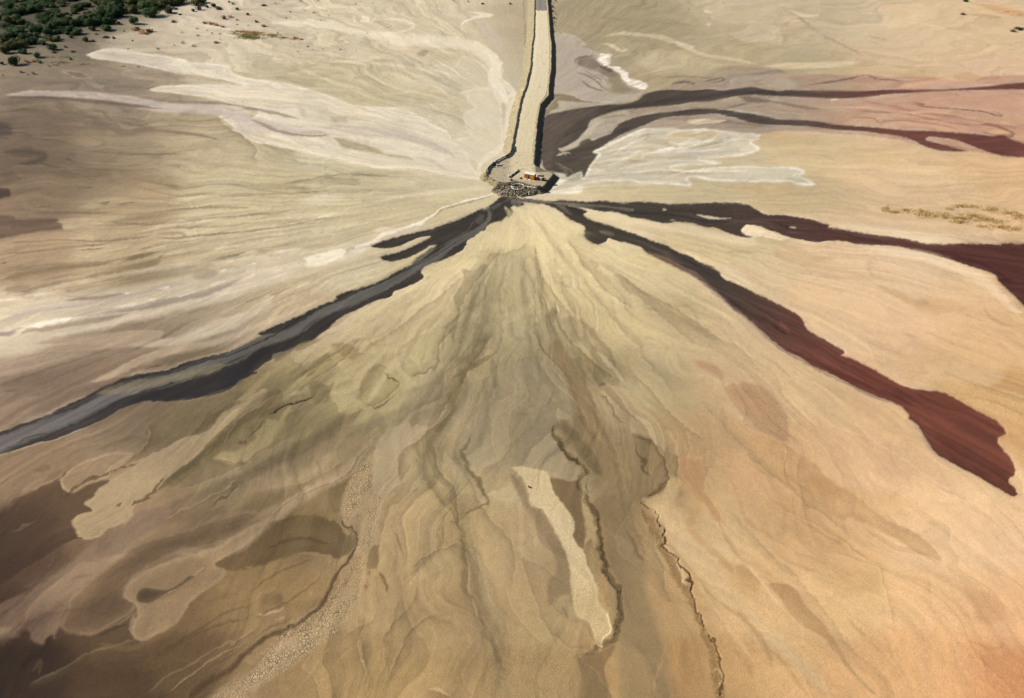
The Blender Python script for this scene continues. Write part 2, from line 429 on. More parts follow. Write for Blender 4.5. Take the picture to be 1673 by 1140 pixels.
    lum = C.mean(-1, keepdims=True)
    C = C * np.clip((np.maximum(lum, 1e-3) / mean_l), 0.05, 3) ** (0.24 * (1 - np.clip(F.wet, 0, 1)))[..., None] * 1.02
    C = (C * 0.91 + C.mean(-1, keepdims=True) * 0.09) * np.array([1.02, 0.99, 0.99])
    # warm / cool drift of the minerals
    hue = fbm(wx / 30, wy / 30, 3, 95) + 0.6 * n3 * F.A
    C = C * (1 + np.stack([0.02 * hue, 0.0 * hue, -0.05 * hue], -1))
    if FIX.strip(): C = C * np.exp(0.35 * fxf * (1 - np.clip(F.wet, 0, 1))[..., None])
    # the currents drag every join out along the flow: fine fingers and feathered ends instead of clean outlines
    rp = np.hypot(px_, py_) + 1
    fdx = px_ / rp; fdy = np.where(up, 0.5 * py_ / adx * np.abs(px_), py_) / rp
    amp = np.clip(0.024 * rp, 0, 9) * sstep(12, 60, rp) * (1 - 0.6 * np.clip(F.wet, 0, 1)) * (0.35 + 0.65 * gap2)
    sm = fbm(u1 * 2.4 + 3, v1 * 40.0 + 2 * n2, 3, 401) * 1.2 + 0.5 * fbm(wx / 2.2, wy / 2.2, 2, 402)
    cr1 = 1.5 * fbm(wx / 1.8, wy / 1.8, 2, 403)
    sxx = X + amp * sm * fdx - cr1 * fdy; syy = Y + (amp * sm * fdy + cr1 * fdx) * np.where(up, .7, 1)
    fi = np.interp(sxx, F.xs, np.arange(len(F.xs))); fj = np.interp(syy, F.ys, np.arange(len(F.ys)))
    fi = np.clip(fi, 0, len(F.xs) - 1.001); fj = np.clip(fj, 0, len(F.ys) - 1.001)
    i0 = fi.astype(np.int32); j0 = fj.astype(np.int32); fu = (fi - i0).astype(np.float32); fv = (fj - j0).astype(np.float32)
    def pull(a):
        u_, v_ = (fu[..., None], fv[..., None]) if a.ndim == 3 else (fu, fv)
        return (a[j0, i0] * (1 - u_) + a[j0, i0 + 1] * u_) * (1 - v_) + (a[j0 + 1, i0] * (1 - u_) + a[j0 + 1, i0 + 1] * u_) * v_
    C = pull(C.astype(np.float32)); F.crack = pull(F.crack); F.wet = pull(F.wet)
    F.out = np.clip(C, 0.002, 1.5).astype(np.float32)

def features(F):
    P_, B_, E_ = F.poly, F.band, F.edge
    DK = (66, 55, 53)
    # ============ upper left: pale washes ============
    P_("A 560,350 640,320 720,310 850,328 950,345 1040,357 1150,375 1250,402 1400,410 1470,425 1490,460 1550,495 1651,512 B 120,515 330,545 440,580 540,610 640,655 700,675 850,685 980,690 1060,710 1130,750 1200,790 1290,840 1320,870 1325,900 1380,950 1430,990 1450,1050 1480,1100 1560,1130 1651,1140 1651,1165 1560,1160 1400,1140 1300,1125 1150,1090 1000,1080 850,1080 760,1060 700,1045 600,1020 500,1005 380,970 280,950 160,925 80,915 0,880 A 1500,810 1410,745 1500,740 1600,760 1651,730 1651,690 1500,670 1350,625 1200,610 1150,600 1080,592 1000,588 978,578 1010,560 1100,550 1250,545 1400,540 1500,545 1580,548 1500,528 1400,510 1300,492 1240,482 1130,480 1120,465 1000,440 900,415 800,400 700,385 600,376 575,360",
       (226, 214, 190), op=.82, rim=(240, 229, 203), rimop=.75, marb=.55, wob=.35)
    B_("A 0,612,5 200,598,6 400,603,7 600,612,9 750,625,10 900,655,12 1050,690,11 1200,695,11 1400,700,13 1550,740,16 B 0,790,18 150,810,16 350,840,14 600,840,12 850,850,10 1000,870,9 1150,920,8 1300,980,6 1400,1040,4", (203, 188, 172), op=.8, marb=.7, soft=.5, streak=.05)
    B_("A 0,630,3 200,622,3 380,630,4 600,650,5 800,670,4 950,690,3 1080,702,2", (128, 106, 88), op=.75, marb=.5, soft=.8)
    B_("A 0,700,8 150,715,8 300,735,9 500,775,8 700,815,8 800,855,7 950,835,6 1100,845,5 1300,870,4 1450,910,3", (138, 116, 94), op=.7, marb=.8, soft=.9)
    B_("A 0,755,12 200,775,12 400,800,10 600,830,8", (140, 116, 98), op=.6, soft=.9)
    P_("A -60,780 60,800 76,840 55,870 0,885 -60,890", (96, 82, 74), op=.9, soft=3)
    B_("A -20,980,10 150,975,12 280,1000,10 200,1040,8 60,1050,6", (98, 84, 68), op=.75, soft=1)
    B_("A 230,1040,3 350,1065,3 420,1075,2", (112, 94, 74), op=.6, soft=1)
    B_("A 405,455,4 500,480,5 590,500,3", (140, 120, 98), op=.8, soft=.6, rim=(200, 180, 150))
    B_("A 0,595,3 120,575,4 240,550,3 280,548,2", (140, 118, 98), op=.6, soft=.8)
    B_("A 600,505,3 800,500,5 1000,490,6 1200,488,6 1400,515,4 1550,545,3", (176, 158, 128), op=.7, soft=.7)
    B_("A 440,570,3 700,590,4 900,620,3 1100,650,3 1400,660,3 1600,690,2 B 0,685,3 150,715,4 280,745,4 380,775,2", (160, 140, 118), op=.75, soft=.6)
    E_("A 60,680 200,660 400,655 490,680 540,720 700,745", (150, 128, 98), w=10, side=1, op=.6)
    E_("A 1405,745 1430,790 1500,830 1560,870 1651,960 B 60,1010 120,1040", (158, 140, 108), w=7, side=1, op=.7, light=(222, 208, 180))
    B_("B 0,750,3 100,790,4 200,835,4 330,865,3 480,872,2 600,850,2", (152, 138, 118), op=.75, soft=.7)
    P_("B 450,695 500,712 560,740 650,738 740,740 660,760 665,785 600,792 550,775 520,745", (190, 174, 144), op=.9, marb=.8, rim=(232, 222, 198))
    P_("B 560,873 700,903 850,950 900,985 1030,995 1085,1030 1000,1022 850,1000 720,975 620,950", (184, 170, 136), op=.95, rim=(238, 228, 202))
    P_("B 930,800 1010,760 1040,800 1020,850 960,860 900,840", (206, 192, 168), op=.7, soft=4)
    B_("B 300,640,4 370,720,7 420,780,4", (206, 192, 174), op=.7, soft=.8)
    B_("B 1040,1000,3 1200,1035,4 1300,1090,3 1400,1110,2", (206, 190, 166), op=.6, soft=.8)
    # pale lobes next to the causeway and the washes above it
    P_("B 1480,1125 1500,1080 1480,1030 1430,1000 1400,960 1340,900 1430,880 1450,860 1420,820 1400,760 1420,720 1480,690 1430,650 1420,610 1380,595 1450,572 1560,565 1600,580 1640,650 1651,750 1651,960 1560,1010 1510,1060 1520,1110", (224, 211, 182), op=.8, rim=(240, 229, 202), rimop=.7, marb=.6)
    P_("B 1180,460 1215,420 1280,412 1335,435 1390,365 1450,370 1560,440 1575,560 1470,560 1380,565 1330,560 1280,530 1220,490", (216, 202, 172), op=.7, rim=(234, 222, 194), rimop=.7, marb=.7)
    P_("B 1240,500 1330,500 1390,560 1370,590 1330,565", (198, 184, 156), op=.8, soft=3)
    B_("B 170,145,4 400,150,6 600,170,7 850,220,8 1000,250,9 1200,262,9 1400,280,9 1500,320,9 1590,390,9 1620,460,9 1600,510,8 1620,570,7 1651,640,5 s 500,260,3 480,340,3 420,480,4 400,640,3.5 395,800,3.5 370,950,3 240,1040,3 h 250,330,4 130,440,3.5 60,580,2", (232, 219, 190), op=.85, rim=(244, 234, 208), rimop=.4, marb=.3, soft=.35, wob=.4)
    P_("r -40,540 80,590 160,650 250,720 300,790 340,830 310,870 285,950 330,1030 400,1100 440,1140 s 500,235 470,290 400,230 340,170 270,140 200,160 170,100 r 150,1050 140,970 190,890 200,820 150,740 60,690 -40,640", (230, 217, 190), op=.85, rim=(242, 232, 208), marb=.3)
    P_("s 180,60 280,150 350,190 400,300 410,400 385,440 340,340 270,230 190,160", (232, 220, 194), op=.8, rim=(243, 233, 210))
    B_("B 840,130,3 960,125,4 1050,140,4 1085,170,3 980,205,3 850,208,2", (232, 218, 188), op=.8, soft=.4)
    P_("B 620,150 760,165 850,130 960,130 1080,165 980,203 850,200 720,190", (208, 193, 164), op=.9)
    B_("B 660,85,2 760,110,4 830,130,3 700,140,2", (230, 216, 186), op=.7, soft=.6)
    B_("B 850,60,2 1000,90,3 1200,160,4 1350,230,4 1500,300,3", (228, 212, 180), op=.6, soft=.8)
    B_("B 1400,60,2 1470,80,3 1590,100,3 1480,110,2.5 1390,155,2.5 1400,190,2 1475,226,1.5", (236, 222, 192), op=.85, soft=.5)
    P_("B 1345,170 1380,150 1390,190 1460,225 1400,220 1350,195", (204, 188, 158), op=.7)
    P_("B 1490,130 1570,160 1651,260 1651,330 1600,280 1530,200", (205, 192, 168), op=.8, soft=2)
    P_("B 1590,100 1651,85 1720,95 1760,130 1651,125 1580,125", (200, 184, 152), op=.8)
    B_("B 150,60,3 350,50,4 550,40,4 800,50,3 850,62,2", (228, 212, 184), op=.6, soft=.8)
    B_("B 0,330,2 150,370,4 300,420,5 450,480,4 600,540,3 800,580,2", (222, 206, 170), op=.7, soft=.7)
    B_("B 740,420,3 800,395,4 900,385,3 1000,400,3", (188, 170, 134), op=.7, soft=.9)
    B_("B 800,400,3 830,440,4 900,480,3 1000,520,2", (198, 182, 148), op=.5, soft=.9)
    B_("B 905,385,2 900,420,3 1000,470,4 1100,500,3", (196, 180, 144), op=.6, soft=.9)
    P_("B 1105,350 1130,325 1160,318 1185,335 1160,360 1120,362", (172, 156, 126), op=.8, soft=1)
    P_("B 1160,315 1150,295 1180,320 1280,330 1400,350 1390,370 1330,400 1230,400 1160,365 1185,335", (200, 184, 150), op=.5, rim=(228, 214, 184), rimop=.5)
    E_("B 0,500 160,480 300,540 430,575", (186, 170, 136), w=14, side=-1, op=.4)
    E_("B 1060,640 1200,560 1320,640 1400,740 1420,860", (200, 182, 142), w=14, side=1, op=.5)
    # ============ left: horizontal bands ============
    P_("E -60,285 80,283 120,297 360,298 385,318 410,352 404,372 250,392 130,412 60,425 -60,430", (122, 96, 78), op=.92, marb=.6, rim=(196, 172, 138), rimop=.3)
    P_("E 370,318 450,305 600,292 790,285 700,330 560,355 420,368 400,345", (200, 178, 138), op=.8, soft=2)
    P_("E -60,112 60,113 55,160 -60,176", (88, 70, 58), op=.95, soft=1.2)
    B_("E -20,20,14 80,25,12 150,60,6", (118, 96, 80), op=.5, soft=1)
    B_("E 120,270,3 350,265,4 600,268,3 780,262,2", (134, 110, 88), op=.75, soft=.9)
    B_("E 490,105,2 600,100,2", (126, 108, 80), op=.7); B_("E 190,228,1.5 350,226,1.5", (124, 100, 76), op=.8)
    B_("E 490,230,8 600,215,10 780,190,9 900,185,6", (190, 170, 132), op=.6, soft=.6)
    B_("E 620,210,2 700,195,3 640,215,3", (140, 124, 94), op=.8); B_("E 740,215,2 850,200,2 920,195,2", (146, 128, 96), op=.7)
    for sp, c, w in [("E 1020,265 1200,240 1350,230 1651,235", (160, 144, 106), 3), ("E 700,170 900,180 1100,165 1300,145 1651,140", (168, 150, 114), 4),
                     ("E 1651,320 1450,350 1250,360 1150,375", (170, 152, 116), 3), ("E 970,425 1100,430 1180,425 1300,412 1450,395 1590,382", (142, 122, 88), 2.6),
                     ("E 980,410 1060,400 1170,400 1180,425 1060,440", (160, 142, 108), 5), ("E 900,495 980,485", (150, 134, 100), 2),
                     ("E 0,465 200,450 420,440 650,450 800,435 1000,415", (140, 116, 88), 2.5), ("E 480,510 600,500 690,488", (122, 98, 72), 2),
                     ("E 0,590 60,585", (96, 74, 54), 2), ("E 0,530 150,520 400,490 700,470", (150, 126, 96), 3)]:
        B_(sp, c, w=w, op=.75, soft=.8)
    B_("E -20,700,8 150,660,10 350,625,9 600,600,7 750,580,5", (136, 112, 78), op=.7, soft=.9)
    B_("E 520,680,8 700,665,12 850,630,11 1000,580,8 1050,530,4 1100,500,2", (138, 116, 84), op=.7, soft=.8)
    B_("E 760,580,3 850,560,6 950,535,5 1060,500,2", (136, 120, 88), op=.75, soft=.8)
    B_("E 960,590,2 1060,560,5 1200,530,8 1350,500,7 1450,475,3", (172, 154, 118), op=.7, soft=.6)
    B_("E 1250,608,1.5 1350,575,3 1500,540,3 1620,500,2", (150, 134, 104), op=.7)
    B_("E 1651,290,10 1400,312,9 1150,330,7 1000,365,5 850,400,3", (212, 195, 158), op=.6, soft=.8)
    B_("E 1651,400,8 1500,420,10 1300,440,8 1000,500,6 800,540,3", (204, 186, 150), op=.5, soft=.9)
    B_("E -20,770,14 150,750,16 200,790,12 60,800,10", (146, 120, 90), op=.6, soft=.9)
    B_("E 150,800,3 180,760,3 260,740,3 380,715,4 520,700,3", (150, 126, 98), op=.6)
    # light double band under them
    B_("F 1200,310,4 1000,400,8 800,460,12 600,540,14 400,600,18 200,640,22 0,680,26 E 1450,740,28 1200,790,30 900,860,30 600,930,28 300,1000,26 0,1080,26 -120,1110,26", (214, 198, 170), op=.85, marb=.5, soft=.35)
    B_("F 900,420,4 600,500,8 300,570,10 0,610,13 E 1400,680,16 1100,740,18 700,800,20 300,850,20 -60,900,20", (204, 188, 160), op=.75, marb=.6, soft=.6)
    P_("E -60,1120 100,1115 200,1110 440,1110 500,1085 700,1042 900,1020 1050,1030 1035,1078 1150,1060 1300,990 1400,940 1500,920 1651,870 F 150,780 170,860 0,960 E 1500,1010 1300,1070 1100,1130 I 600,20 440,0 350,22 150,80 0,104 -60,110", (216, 200, 170), op=.75, soft=2, marb=.5)
    P_("E 340,1140 420,1105 560,1070 700,1045 900,1022 1040,1032 1035,1078 900,1100 750,1140 I 400,60 250,60", (186, 162, 132), op=.85, soft=1.5)
    B_("E 1651,650,2 1560,680,5 1450,725,7 1300,790,7 1100,830,7 900,875,6 700,905,4 600,930,3", (172, 155, 138), op=.85, soft=.5, rim=(204, 192, 178), streak=.08)
    P_("E 1240,660 1270,635 1340,625 1390,640 1380,670 1300,690 1260,685", (172, 154, 132), op=.8, soft=1.5)
    B_("E 380,840,2 500,815,4 650,808,4 780,790,3 840,780,2", (162, 138, 112), op=.8, soft=.6)
    B_("E -40,975,7 100,930,7 300,880,6 500,850,5 700,815,4 900,780,3 1100,740,3 1300,690,3", (186, 170, 162), op=.6, soft=.8)
    B_("E -40,1040,8 60,1040,7 120,1010,5 180,1000,3", (150, 128, 124), op=.75, soft=.8)
    B_("E 100,1075,4 180,1020,6 300,1010,7 500,975,7 700,945,5 850,905,4", (170, 146, 122), op=.7, soft=.7)
    B_("E 450,935,6 550,920,8 700,890,5 820,870,3", (172, 150, 138), op=.7, soft=.7)
    P_("E 180,1002 250,975 330,955 400,938 470,930 430,955 380,965 300,985 230,1000", (232, 222, 208), op=.95, wob=.9)
    for sp in ["E 730,880 800,865 880,845 800,885", "E 920,835 1000,825 950,845", "E 1060,815 1180,795 1250,770 1160,805 1080,822", "E 1000,755 1100,738 1020,762", "E 790,790 840,778", "E 1390,645 1450,625 1400,655", "E 1570,603 1651,592 1600,605"]:
        B_(sp, (226, 216, 200), w=1.8, op=.85, soft=.5, wob=.8)
    B_("F 1651,130,.9 1500,165,1 1380,200,1.2 1260,240,1.4 1190,290,2 1100,335,2.5 1000,370,3.5 900,400,3.5 820,450,3.5 700,490,3", (238, 226, 202), op=.9, soft=.5, wob=.6, ends=.01)
    B_("h 590,812,.35 500,840,.5 400,885,.6 300,905,.6 150,935,.6 0,965,.8", (238, 230, 214), op=.9, ends=0, wob=.2)
    B_("F 1600,150,.7 1400,208,.8 1270,250,.8 1215,290,.8", (138, 120, 98), op=.7, ends=0)
    P_("F 378,560 400,553 385,562 430,540 520,520 600,500 640,508 625,540 560,575 500,600 430,616 382,603 400,585", (238, 228, 200), op=.95, marb=.2, wob=.5)
    P_("F 455,545 490,542 480,553 458,555", (202, 186, 158), op=.9)
    P_("F 1100,330 1150,318 1140,338 1105,348", (240, 230, 206), op=.9)
    P_("F 200,520 280,495 350,490 340,510 240,530", (222, 208, 180), op=.8); B_("F 640,515,3 760,500,4 800,480,2", (222, 210, 190), op=.8)
    B_("F 770,385,3 850,375,5 950,370,4 1000,360,2", (224, 210, 180), op=.75)
    P_("F 350,195 420,160 500,140 590,140 620,165 570,200 450,215 370,215", (218, 203, 172), op=.75, soft=4)
    for sp, w in [("F 0,270 200,270 320,240 280,235", 3), ("F 0,330 150,290 310,282", 2), ("F 190,355 300,325 400,320", 2.4), ("F 480,400 520,385", 2), ("F 0,110 100,120 300,140", 2),
                  ("F 690,365 760,325 850,315 920,322", 1.6), ("F 0,385 20,380", 2)]:
        B_(sp, (166, 148, 112), w=w, op=.65, soft=.9)
    B_("F 0,540,3 200,490,4 400,480,4 550,460,2", (196, 176, 140), op=.5)
    B_("F 200,700,5 350,650,8 600,600,8 800,560,5 1000,520,3", (206, 186, 150), op=.5, soft=.9)
    for sp, w in [("TL 1560,560 1300,480 1100,430 900,390 700,330", 3.5), ("TL 1500,520 1250,440 1000,400 880,380", 3), ("TL 1540,575 1350,560 1100,520 900,470 820,440", 3), ("TL 1620,610 1300,640 1000,720 800,760", 3.5),
                  ("TL 1200,790 900,830 600,860 300,910 0,980", 5), ("TL 1150,830 800,900 500,980 200,1040 0,1080", 6), ("TL 1000,870 700,960 400,1040 150,1100", 5), 
                  ("TL 1300,700 1000,760 760,800 500,830", 3), ("TL 1350,400 1200,370 1050,360", 4), ("TL 1450,470 1300,410 1150,390", 3), ("TL 1000,150 1200,200 1400,230 1550,260", 3), ("TL 880,70 1100,90 1300,120 1500,150", 4)]:
        B_(sp, (232, 218, 188), w=w * 1.3, op=.32, soft=.95, wob=1.0, marb=1.2)
    for sp, w in [("TL 0,350 200,365 400,400 520,420", 4), ("TL 60,420 250,410 400,430", 3), ("TL 0,560 150,545 300,560", 3), ("TL 200,480 400,500 600,500", 2.5), ("TL 0,880 150,860 350,850 500,820", 3), ("TL 900,600 1100,570 1300,575", 2), ("TL 700,640 900,630 1100,620", 2), ("TL 300,720 500,730 700,710 900,690", 2.5), ("TL 1100,700 900,740 750,760", 2)]:
        B_(sp, (138, 118, 90), w=w, op=.5, soft=.8, wob=.8, streak=.1)
    # between the light bands and the dark river
    P_("I -60,108 150,82 350,25 560,-30 700,-60 620,0 500,60 350,120 200,170 -60,210", (184, 158, 132), op=.7, soft=6)
    E_("I 460,185 500,150 600,100 740,88", (150, 124, 98), w=8, side=1, op=.6)
    E_("I 0,295 120,282 240,285 330,245 460,185 560,160", (146, 120, 96), w=9, side=-1, op=.55)
    B_("I 0,320,6 80,310,5 160,300,2", (120, 96, 78), op=.6, soft=1)
    B_("I 540,260,4 700,215,8 900,120,10 1100,50,10 1400,-10,8 F 200,940,6 500,820,4", (210, 188, 154), op=.65, soft=.8)
    E_("I 600,290 700,235 850,190 960,160 1100,140 1300,100", (170, 144, 114), w=4, side=1, op=.7)
    B_("I 910,170,1.6 1000,150,2 1060,140,1.4", (120, 98, 80), op=.8)
    B_("I 0,500,10 150,500,8 300,460,4", (150, 132, 116), op=.5, soft=.9, crack=.6)
    # ============ dark river, left ============
    P_("h 655,905 590,915 450,925 380,980 300,1040 230,1085 150,1130 F 1575,225 1550,240 1520,240 1400,295 1250,350 1180,375 1080,392 960,422 870,452 815,476 850,490 930,490 1000,475 1060,445 1120,422 1195,415 1190,425 1120,457 1000,512 900,536 872,550 900,568 950,572 1060,545 1130,507 1190,475 1232,471 1180,500 1100,565 1060,605 980,640 900,690 830,720 740,745 640,772 598,795 590,816 500,850 440,880 330,930 220,975 120,1020 84,1044 130,1056 190,1040 100,1075 0,1110 I 1450,60 1300,95 1180,130 1100,165 950,190 880,200 800,225 700,270 600,320 520,360 430,400 330,455 200,500 80,545 0,570 -400,690 -1200,980 -1200,1200 -400,850 0,715 120,682 240,642 330,626 450,580 600,520 700,470 800,410 900,375 960,365 1040,372 1100,376 1200,365 1300,350 1430,315 1500,280 1540,240 1651,190 J 60,180 130,130 170,110 190,70 260,50 370,0 F 400,1100 460,1060 540,1000 580,960 640,915 740,870 860,820 930,805 960,770 1080,725 1140,690 1152,668 1135,645 1160,610 1200,590 1290,560 1390,515 1420,475 1432,440 1480,412 1512,385 1545,370 1560,345 1600,325 1651,318 h 520,1215 560,1230 600,1200 620,1150 590,1110 620,1060 700,1075 780,1040 760,1010 750,985 700,940",
       (60, 50, 49), op=.97, soft=.9, marb=.6, rim=(188, 172, 150), rimop=0, wet=1, wob=.45, halo=(206, 188, 158), halow=2.5, h=-.25, hs=3,
       col2=(62, 51, 54), axis=((480, 540), (150, 660)))
    P_("h 500,1075 540,1090 570,1140 600,1230 560,1215 520,1150", (214, 198, 158), op=.9, soft=.8)
    P_("h 600,990 640,970 720,965 745,1010 700,1050 630,1050 600,1025", (128, 122, 112), op=.85, soft=1)
    P_("h 700,1055 840,1085 860,1110 800,1140 700,1090", (208, 192, 152), op=.8, soft=1)
    # deep blue-black pool on the lower bank
    P_("I 820,400 900,330 1050,290 1200,260 1350,200 1500,140 1651,60 J 200,0 120,80 0,215 I 1540,250 1430,310 1300,345 1100,374 960,362", (38, 35, 44), op=.85, soft=3, marb=.2)
    P_("F 0,1200 200,1100 400,1040 520,960 700,890 840,830 930,800 880,815 740,872 640,918 580,962 540,1000 460,1060 400,1100 200,1200", (54, 47, 50), op=.6, soft=2)
    B_("h 650,915,.6 600,945,.8 480,1010,1 330,1075,1.2 200,1130,1.4 F 1560,245,2 1572,290,4 1530,350,5 1430,412,6 1330,470,6.5 1240,540,7 1130,600,7 1020,665,8 900,735,9 760,790,9 640,842,8 500,900,8 380,985,9 250,1050,10 100,1095,11 I 1500,85,12 1300,152,11 1100,222,12 850,285,12 650,375,13 500,455,13 300,535,14 100,612,15 -60,680,17 -400,800,20 -1200,1100,26", (118, 113, 108), op=.85, soft=.35, marb=.3, streak=.16, seed=3, ends=.01, wob=.5, wet=.6)
    B_("I 1000,250,7 700,350,9 500,450,10 200,570,11 -60,670,12 -400,790,12", (138, 128, 128), op=.75, soft=.5, streak=.12, ends=.15)
    for sp, w, c in [("F 1440,400 1300,490 1180,560 1100,600 900,700 700,780", 1.2, (58, 50, 50)), ("F 1180,620 1000,720 900,770 760,830 600,900 450,960 300,1060 100,1130", 1.8, (70, 62, 60)),
                     ("F 850,790 700,850 560,900 400,1000 200,1110", 1.6, (100, 92, 88)), ("F 500,870 400,900 250,1000 100,1090 I 1500,60 1300,120 1100,190 900,230", 1.8, (44, 39, 40)),
                     ("I 1651,30 1500,110 1300,190 1100,260 900,310 700,400 600,460", 2.2, (54, 48, 50)), ("I 1500,130 1300,200 1100,270 950,300", 1.6, (120, 108, 104)),
                     ("I 900,240 750,270 600,340 480,400 300,460", 1.6, (84, 74, 74)), ("I 700,450 500,530 400,560 200,600 60,660", 2.4, (84, 70, 70)), ("I 450,410 350,450 200,530 0,600", 1.5, (120, 104, 108)),
                     ("F 1540,260 1500,300 1450,340 1440,370 1350,430 1200,500", 2, (104, 96, 90)), ("F 1651,215 1600,240 1570,260", 2, (110, 104, 100))]:
        B_(sp, c, w=w, op=.75, soft=.6, wob=.6)
    B_("F 860,470,2 1000,430,3 1150,400,3 1300,350,3 1450,300,2", (92, 78, 70), op=.5, soft=.8); B_("F 1000,540,2 1150,480,3 1300,410,4 1440,350,2", (84, 72, 66), op=.5, soft=.8)
    P_("F 1480,300 1510,275 1530,280 1530,310 1500,335 1478,325", (104, 94, 84), op=.8)
    P_("F 1060,600 1130,540 1210,480 1228,475 1180,520 1120,570", (180, 168, 148), op=.6, soft=1.5)
    # ============ right-hand rivers from the spill ============
    cR = (70, 60, 52)
    B_("G 560,250,3 800,300,6 1000,340,9 1200,375,12 1400,420,14 1673,460,16", (224, 205, 166), op=.6, soft=.8)
    P_("G 60,160 120,160 200,178 330,188 360,178 430,183 560,190 620,187 700,193 780,200 830,191 950,194 1060,205 1170,205 1280,198 1400,195 1480,195 1560,210 1620,240 1673,270 H 100,280 220,291 320,311 380,332 415,346 405,358 480,366 600,386 720,406 850,421 960,441 1000,455 1150,465 1250,458 1400,463 1510,465 1540,457 1700,463 2100,480 2700,640 3300,900 3300,1500 2700,1500 2200,1300 1900,1100 1760,960 1663,865 1580,770 1500,700 1470,655 1350,615 1200,565 1080,535 950,505 850,480 720,468 680,473 580,465 530,447 400,440 350,452 260,440 130,410 80,385 30,375 0,362 G 1600,340 1545,342 1523,385 1560,400 1602,416 1520,412 1440,385 1370,355 1300,352 1200,325 1120,318 1040,328 990,320 900,298 840,292 780,272 700,253 640,255 560,238 500,228 540,262 G 480,270 350,205 200,196 100,185",
       cR, op=.97, soft=.9, marb=.6, wet=1, wob=.4, halo=(226, 206, 170), halow=3, h=-.2, hs=3, col2=(100, 48, 42), axis=((1080, 330), (1560, 420)))
    P_("H 1150,470 1400,465 1540,460 2100,480 3000,900 3000,1450 2200,1300 1760,960 1663,865 1580,770 1500,700 1470,655 1400,600 1300,560 1200,520", (78, 42, 36), op=.5, soft=14)
    P_("G 1238,270 1300,275 1380,290 1462,291 1400,298 1310,296 1270,285", (226, 206, 170), op=.95, soft=.7, wob=.2); P_("G 1020,238 1032,233 1043,239 1036,246 1024,244", (216, 196, 160), op=.95, soft=.6, wob=.1)
    P_("G 1068,306 1090,303 1112,308 1090,311", (206, 186, 152), op=.9, soft=.6, wob=.1); P_("H 156,350 180,350 204,358 180,362 162,358", (226, 200, 160), op=.95, soft=.6, wob=.1)
    P_("G 330,198 420,200 560,207 700,220 830,233 836,250 760,242 650,226 500,212 420,207", (142, 130, 114), op=.8, soft=1, marb=.4)
    B_("G 836,245,3 1000,262,3 1200,275,4 1300,320,3 1450,320,3 1673,320,3 H 100,385,3 300,380,4 600,410,4 900,450,3", (120, 94, 82), op=.3, soft=.9)
    B_("G 640,255,1.5 840,262,2.5 1000,265,3 1150,280,4 1280,310,5 1400,318,5 1500,312,4", (60, 48, 46), op=.6, soft=.7)
    B_("H 0,300,4 200,370,4 400,385,4 600,420,4 800,450,3", (60, 34, 34), op=.5, soft=.8); B_("H 1000,500,4 1200,530,5 1400,590,5 1500,650,5 1600,730,4", (60, 32, 30), op=.5, soft=.9)
    B_("H 700,440,3 1000,480,4 1250,500,5 1450,520,5 1663,560,6", (112, 64, 54), op=.4, soft=.9)
    P_("G 100,175 200,188 330,200 350,205 480,230 545,252 520,268 555,300 640,330 760,365 860,400 960,440 1060,475 1110,508 1200,540 1270,580 1330,600 1380,640 1430,690 1520,720 1600,770 1673,800 H 100,860 190,910 240,955 270,1010 330,1050 400,1085 500,1140 L 490,30 515,50 518,65 497,76 580,105 700,170 820,240 920,285 1000,300 1110,312 1200,345 1320,415 1420,465 1500,515 1545,560 1553,588 1500,605 1492,640 1530,690 1580,740 1604,795 1600,840 1570,865 1565,890 1600,930 1625,965 1600,980 1560,970 1480,925 1350,850 1230,780 1120,720 1080,680 1040,620 1020,580 1000,545 950,500 925,480 925,455 880,405 800,370 700,335 600,290 500,235 400,185 300,140 240,100 150,60 110,30 70,0 H 0,1040 G 1640,1000 1560,930 1480,880 1400,800 1340,750 1260,690 1200,650 1100,600 1000,555 920,510 880,480 800,455 720,435 680,422 665,445 610,462 560,445 526,415 532,380 530,345 480,320 430,300 380,260 330,232 270,210 180,195",
       (70, 60, 53), op=.97, soft=1.0, marb=.6, wet=1, wob=.4, halo=(216, 194, 164), halow=3.5, h=-.2, hs=3, col2=(124, 62, 48), axis=((1130, 440), (1420, 640)))
    P_("L 1000,320 1110,330 1250,400 1400,480 1500,540 1530,580 1480,600 1470,650 1510,700 1560,760 1580,820 1540,870 1550,920 1400,840 1250,760 1120,680 1060,600 1040,500 1000,430", (126, 70, 52), op=.75, soft=8)
    B_("L 100,10,3 300,110,5 500,200,7 700,290,7 850,350,7 1000,420,6", (86, 42, 38), op=.6, soft=.9)
    B_("G 880,490,5 1000,540,6 1100,590,6 1200,640,6 1300,720,6 1450,850,5 1600,970,4 L 100,40,4 300,150,4 500,250,4 700,345,4 860,400,3", (160, 124, 108), op=.6, soft=.8)
    P_("L 925,470 1000,480 1080,560 1120,660 1200,740 1130,725 1060,670 1010,570", (150, 84, 66), op=.5, soft=4)
    P_("G 615,372 680,375 720,395 700,405 630,392", (140, 124, 106), op=.7, soft=1, marb=.5)
    P_("G 345,212 390,215 430,260 450,275 400,260", (136, 122, 108), op=.7, soft=1); P_("H 90,950 140,990 160,1040 110,1000", (146, 88, 78), op=.6, soft=1.5)
    B_("H 30,960,2 100,1020,3 180,1060,2", (74, 38, 36), op=.7); B_("G 700,395,2 800,425,3 900,450,3 1000,500,4 1100,560,4 1200,600,3", (112, 94, 84), op=.5, soft=.8)
    B_("G 780,390,2 900,430,4 1000,470,4 1150,540,4 1300,640,5 1400,700,5", (66, 52, 50), op=.5, soft=.9)
    P_("G 1525,385 1540,342 1600,340 1673,355 H 60,390 130,412 150,425 80,440 0,420 G 1600,415", (236, 214, 176), op=.9, soft=1)
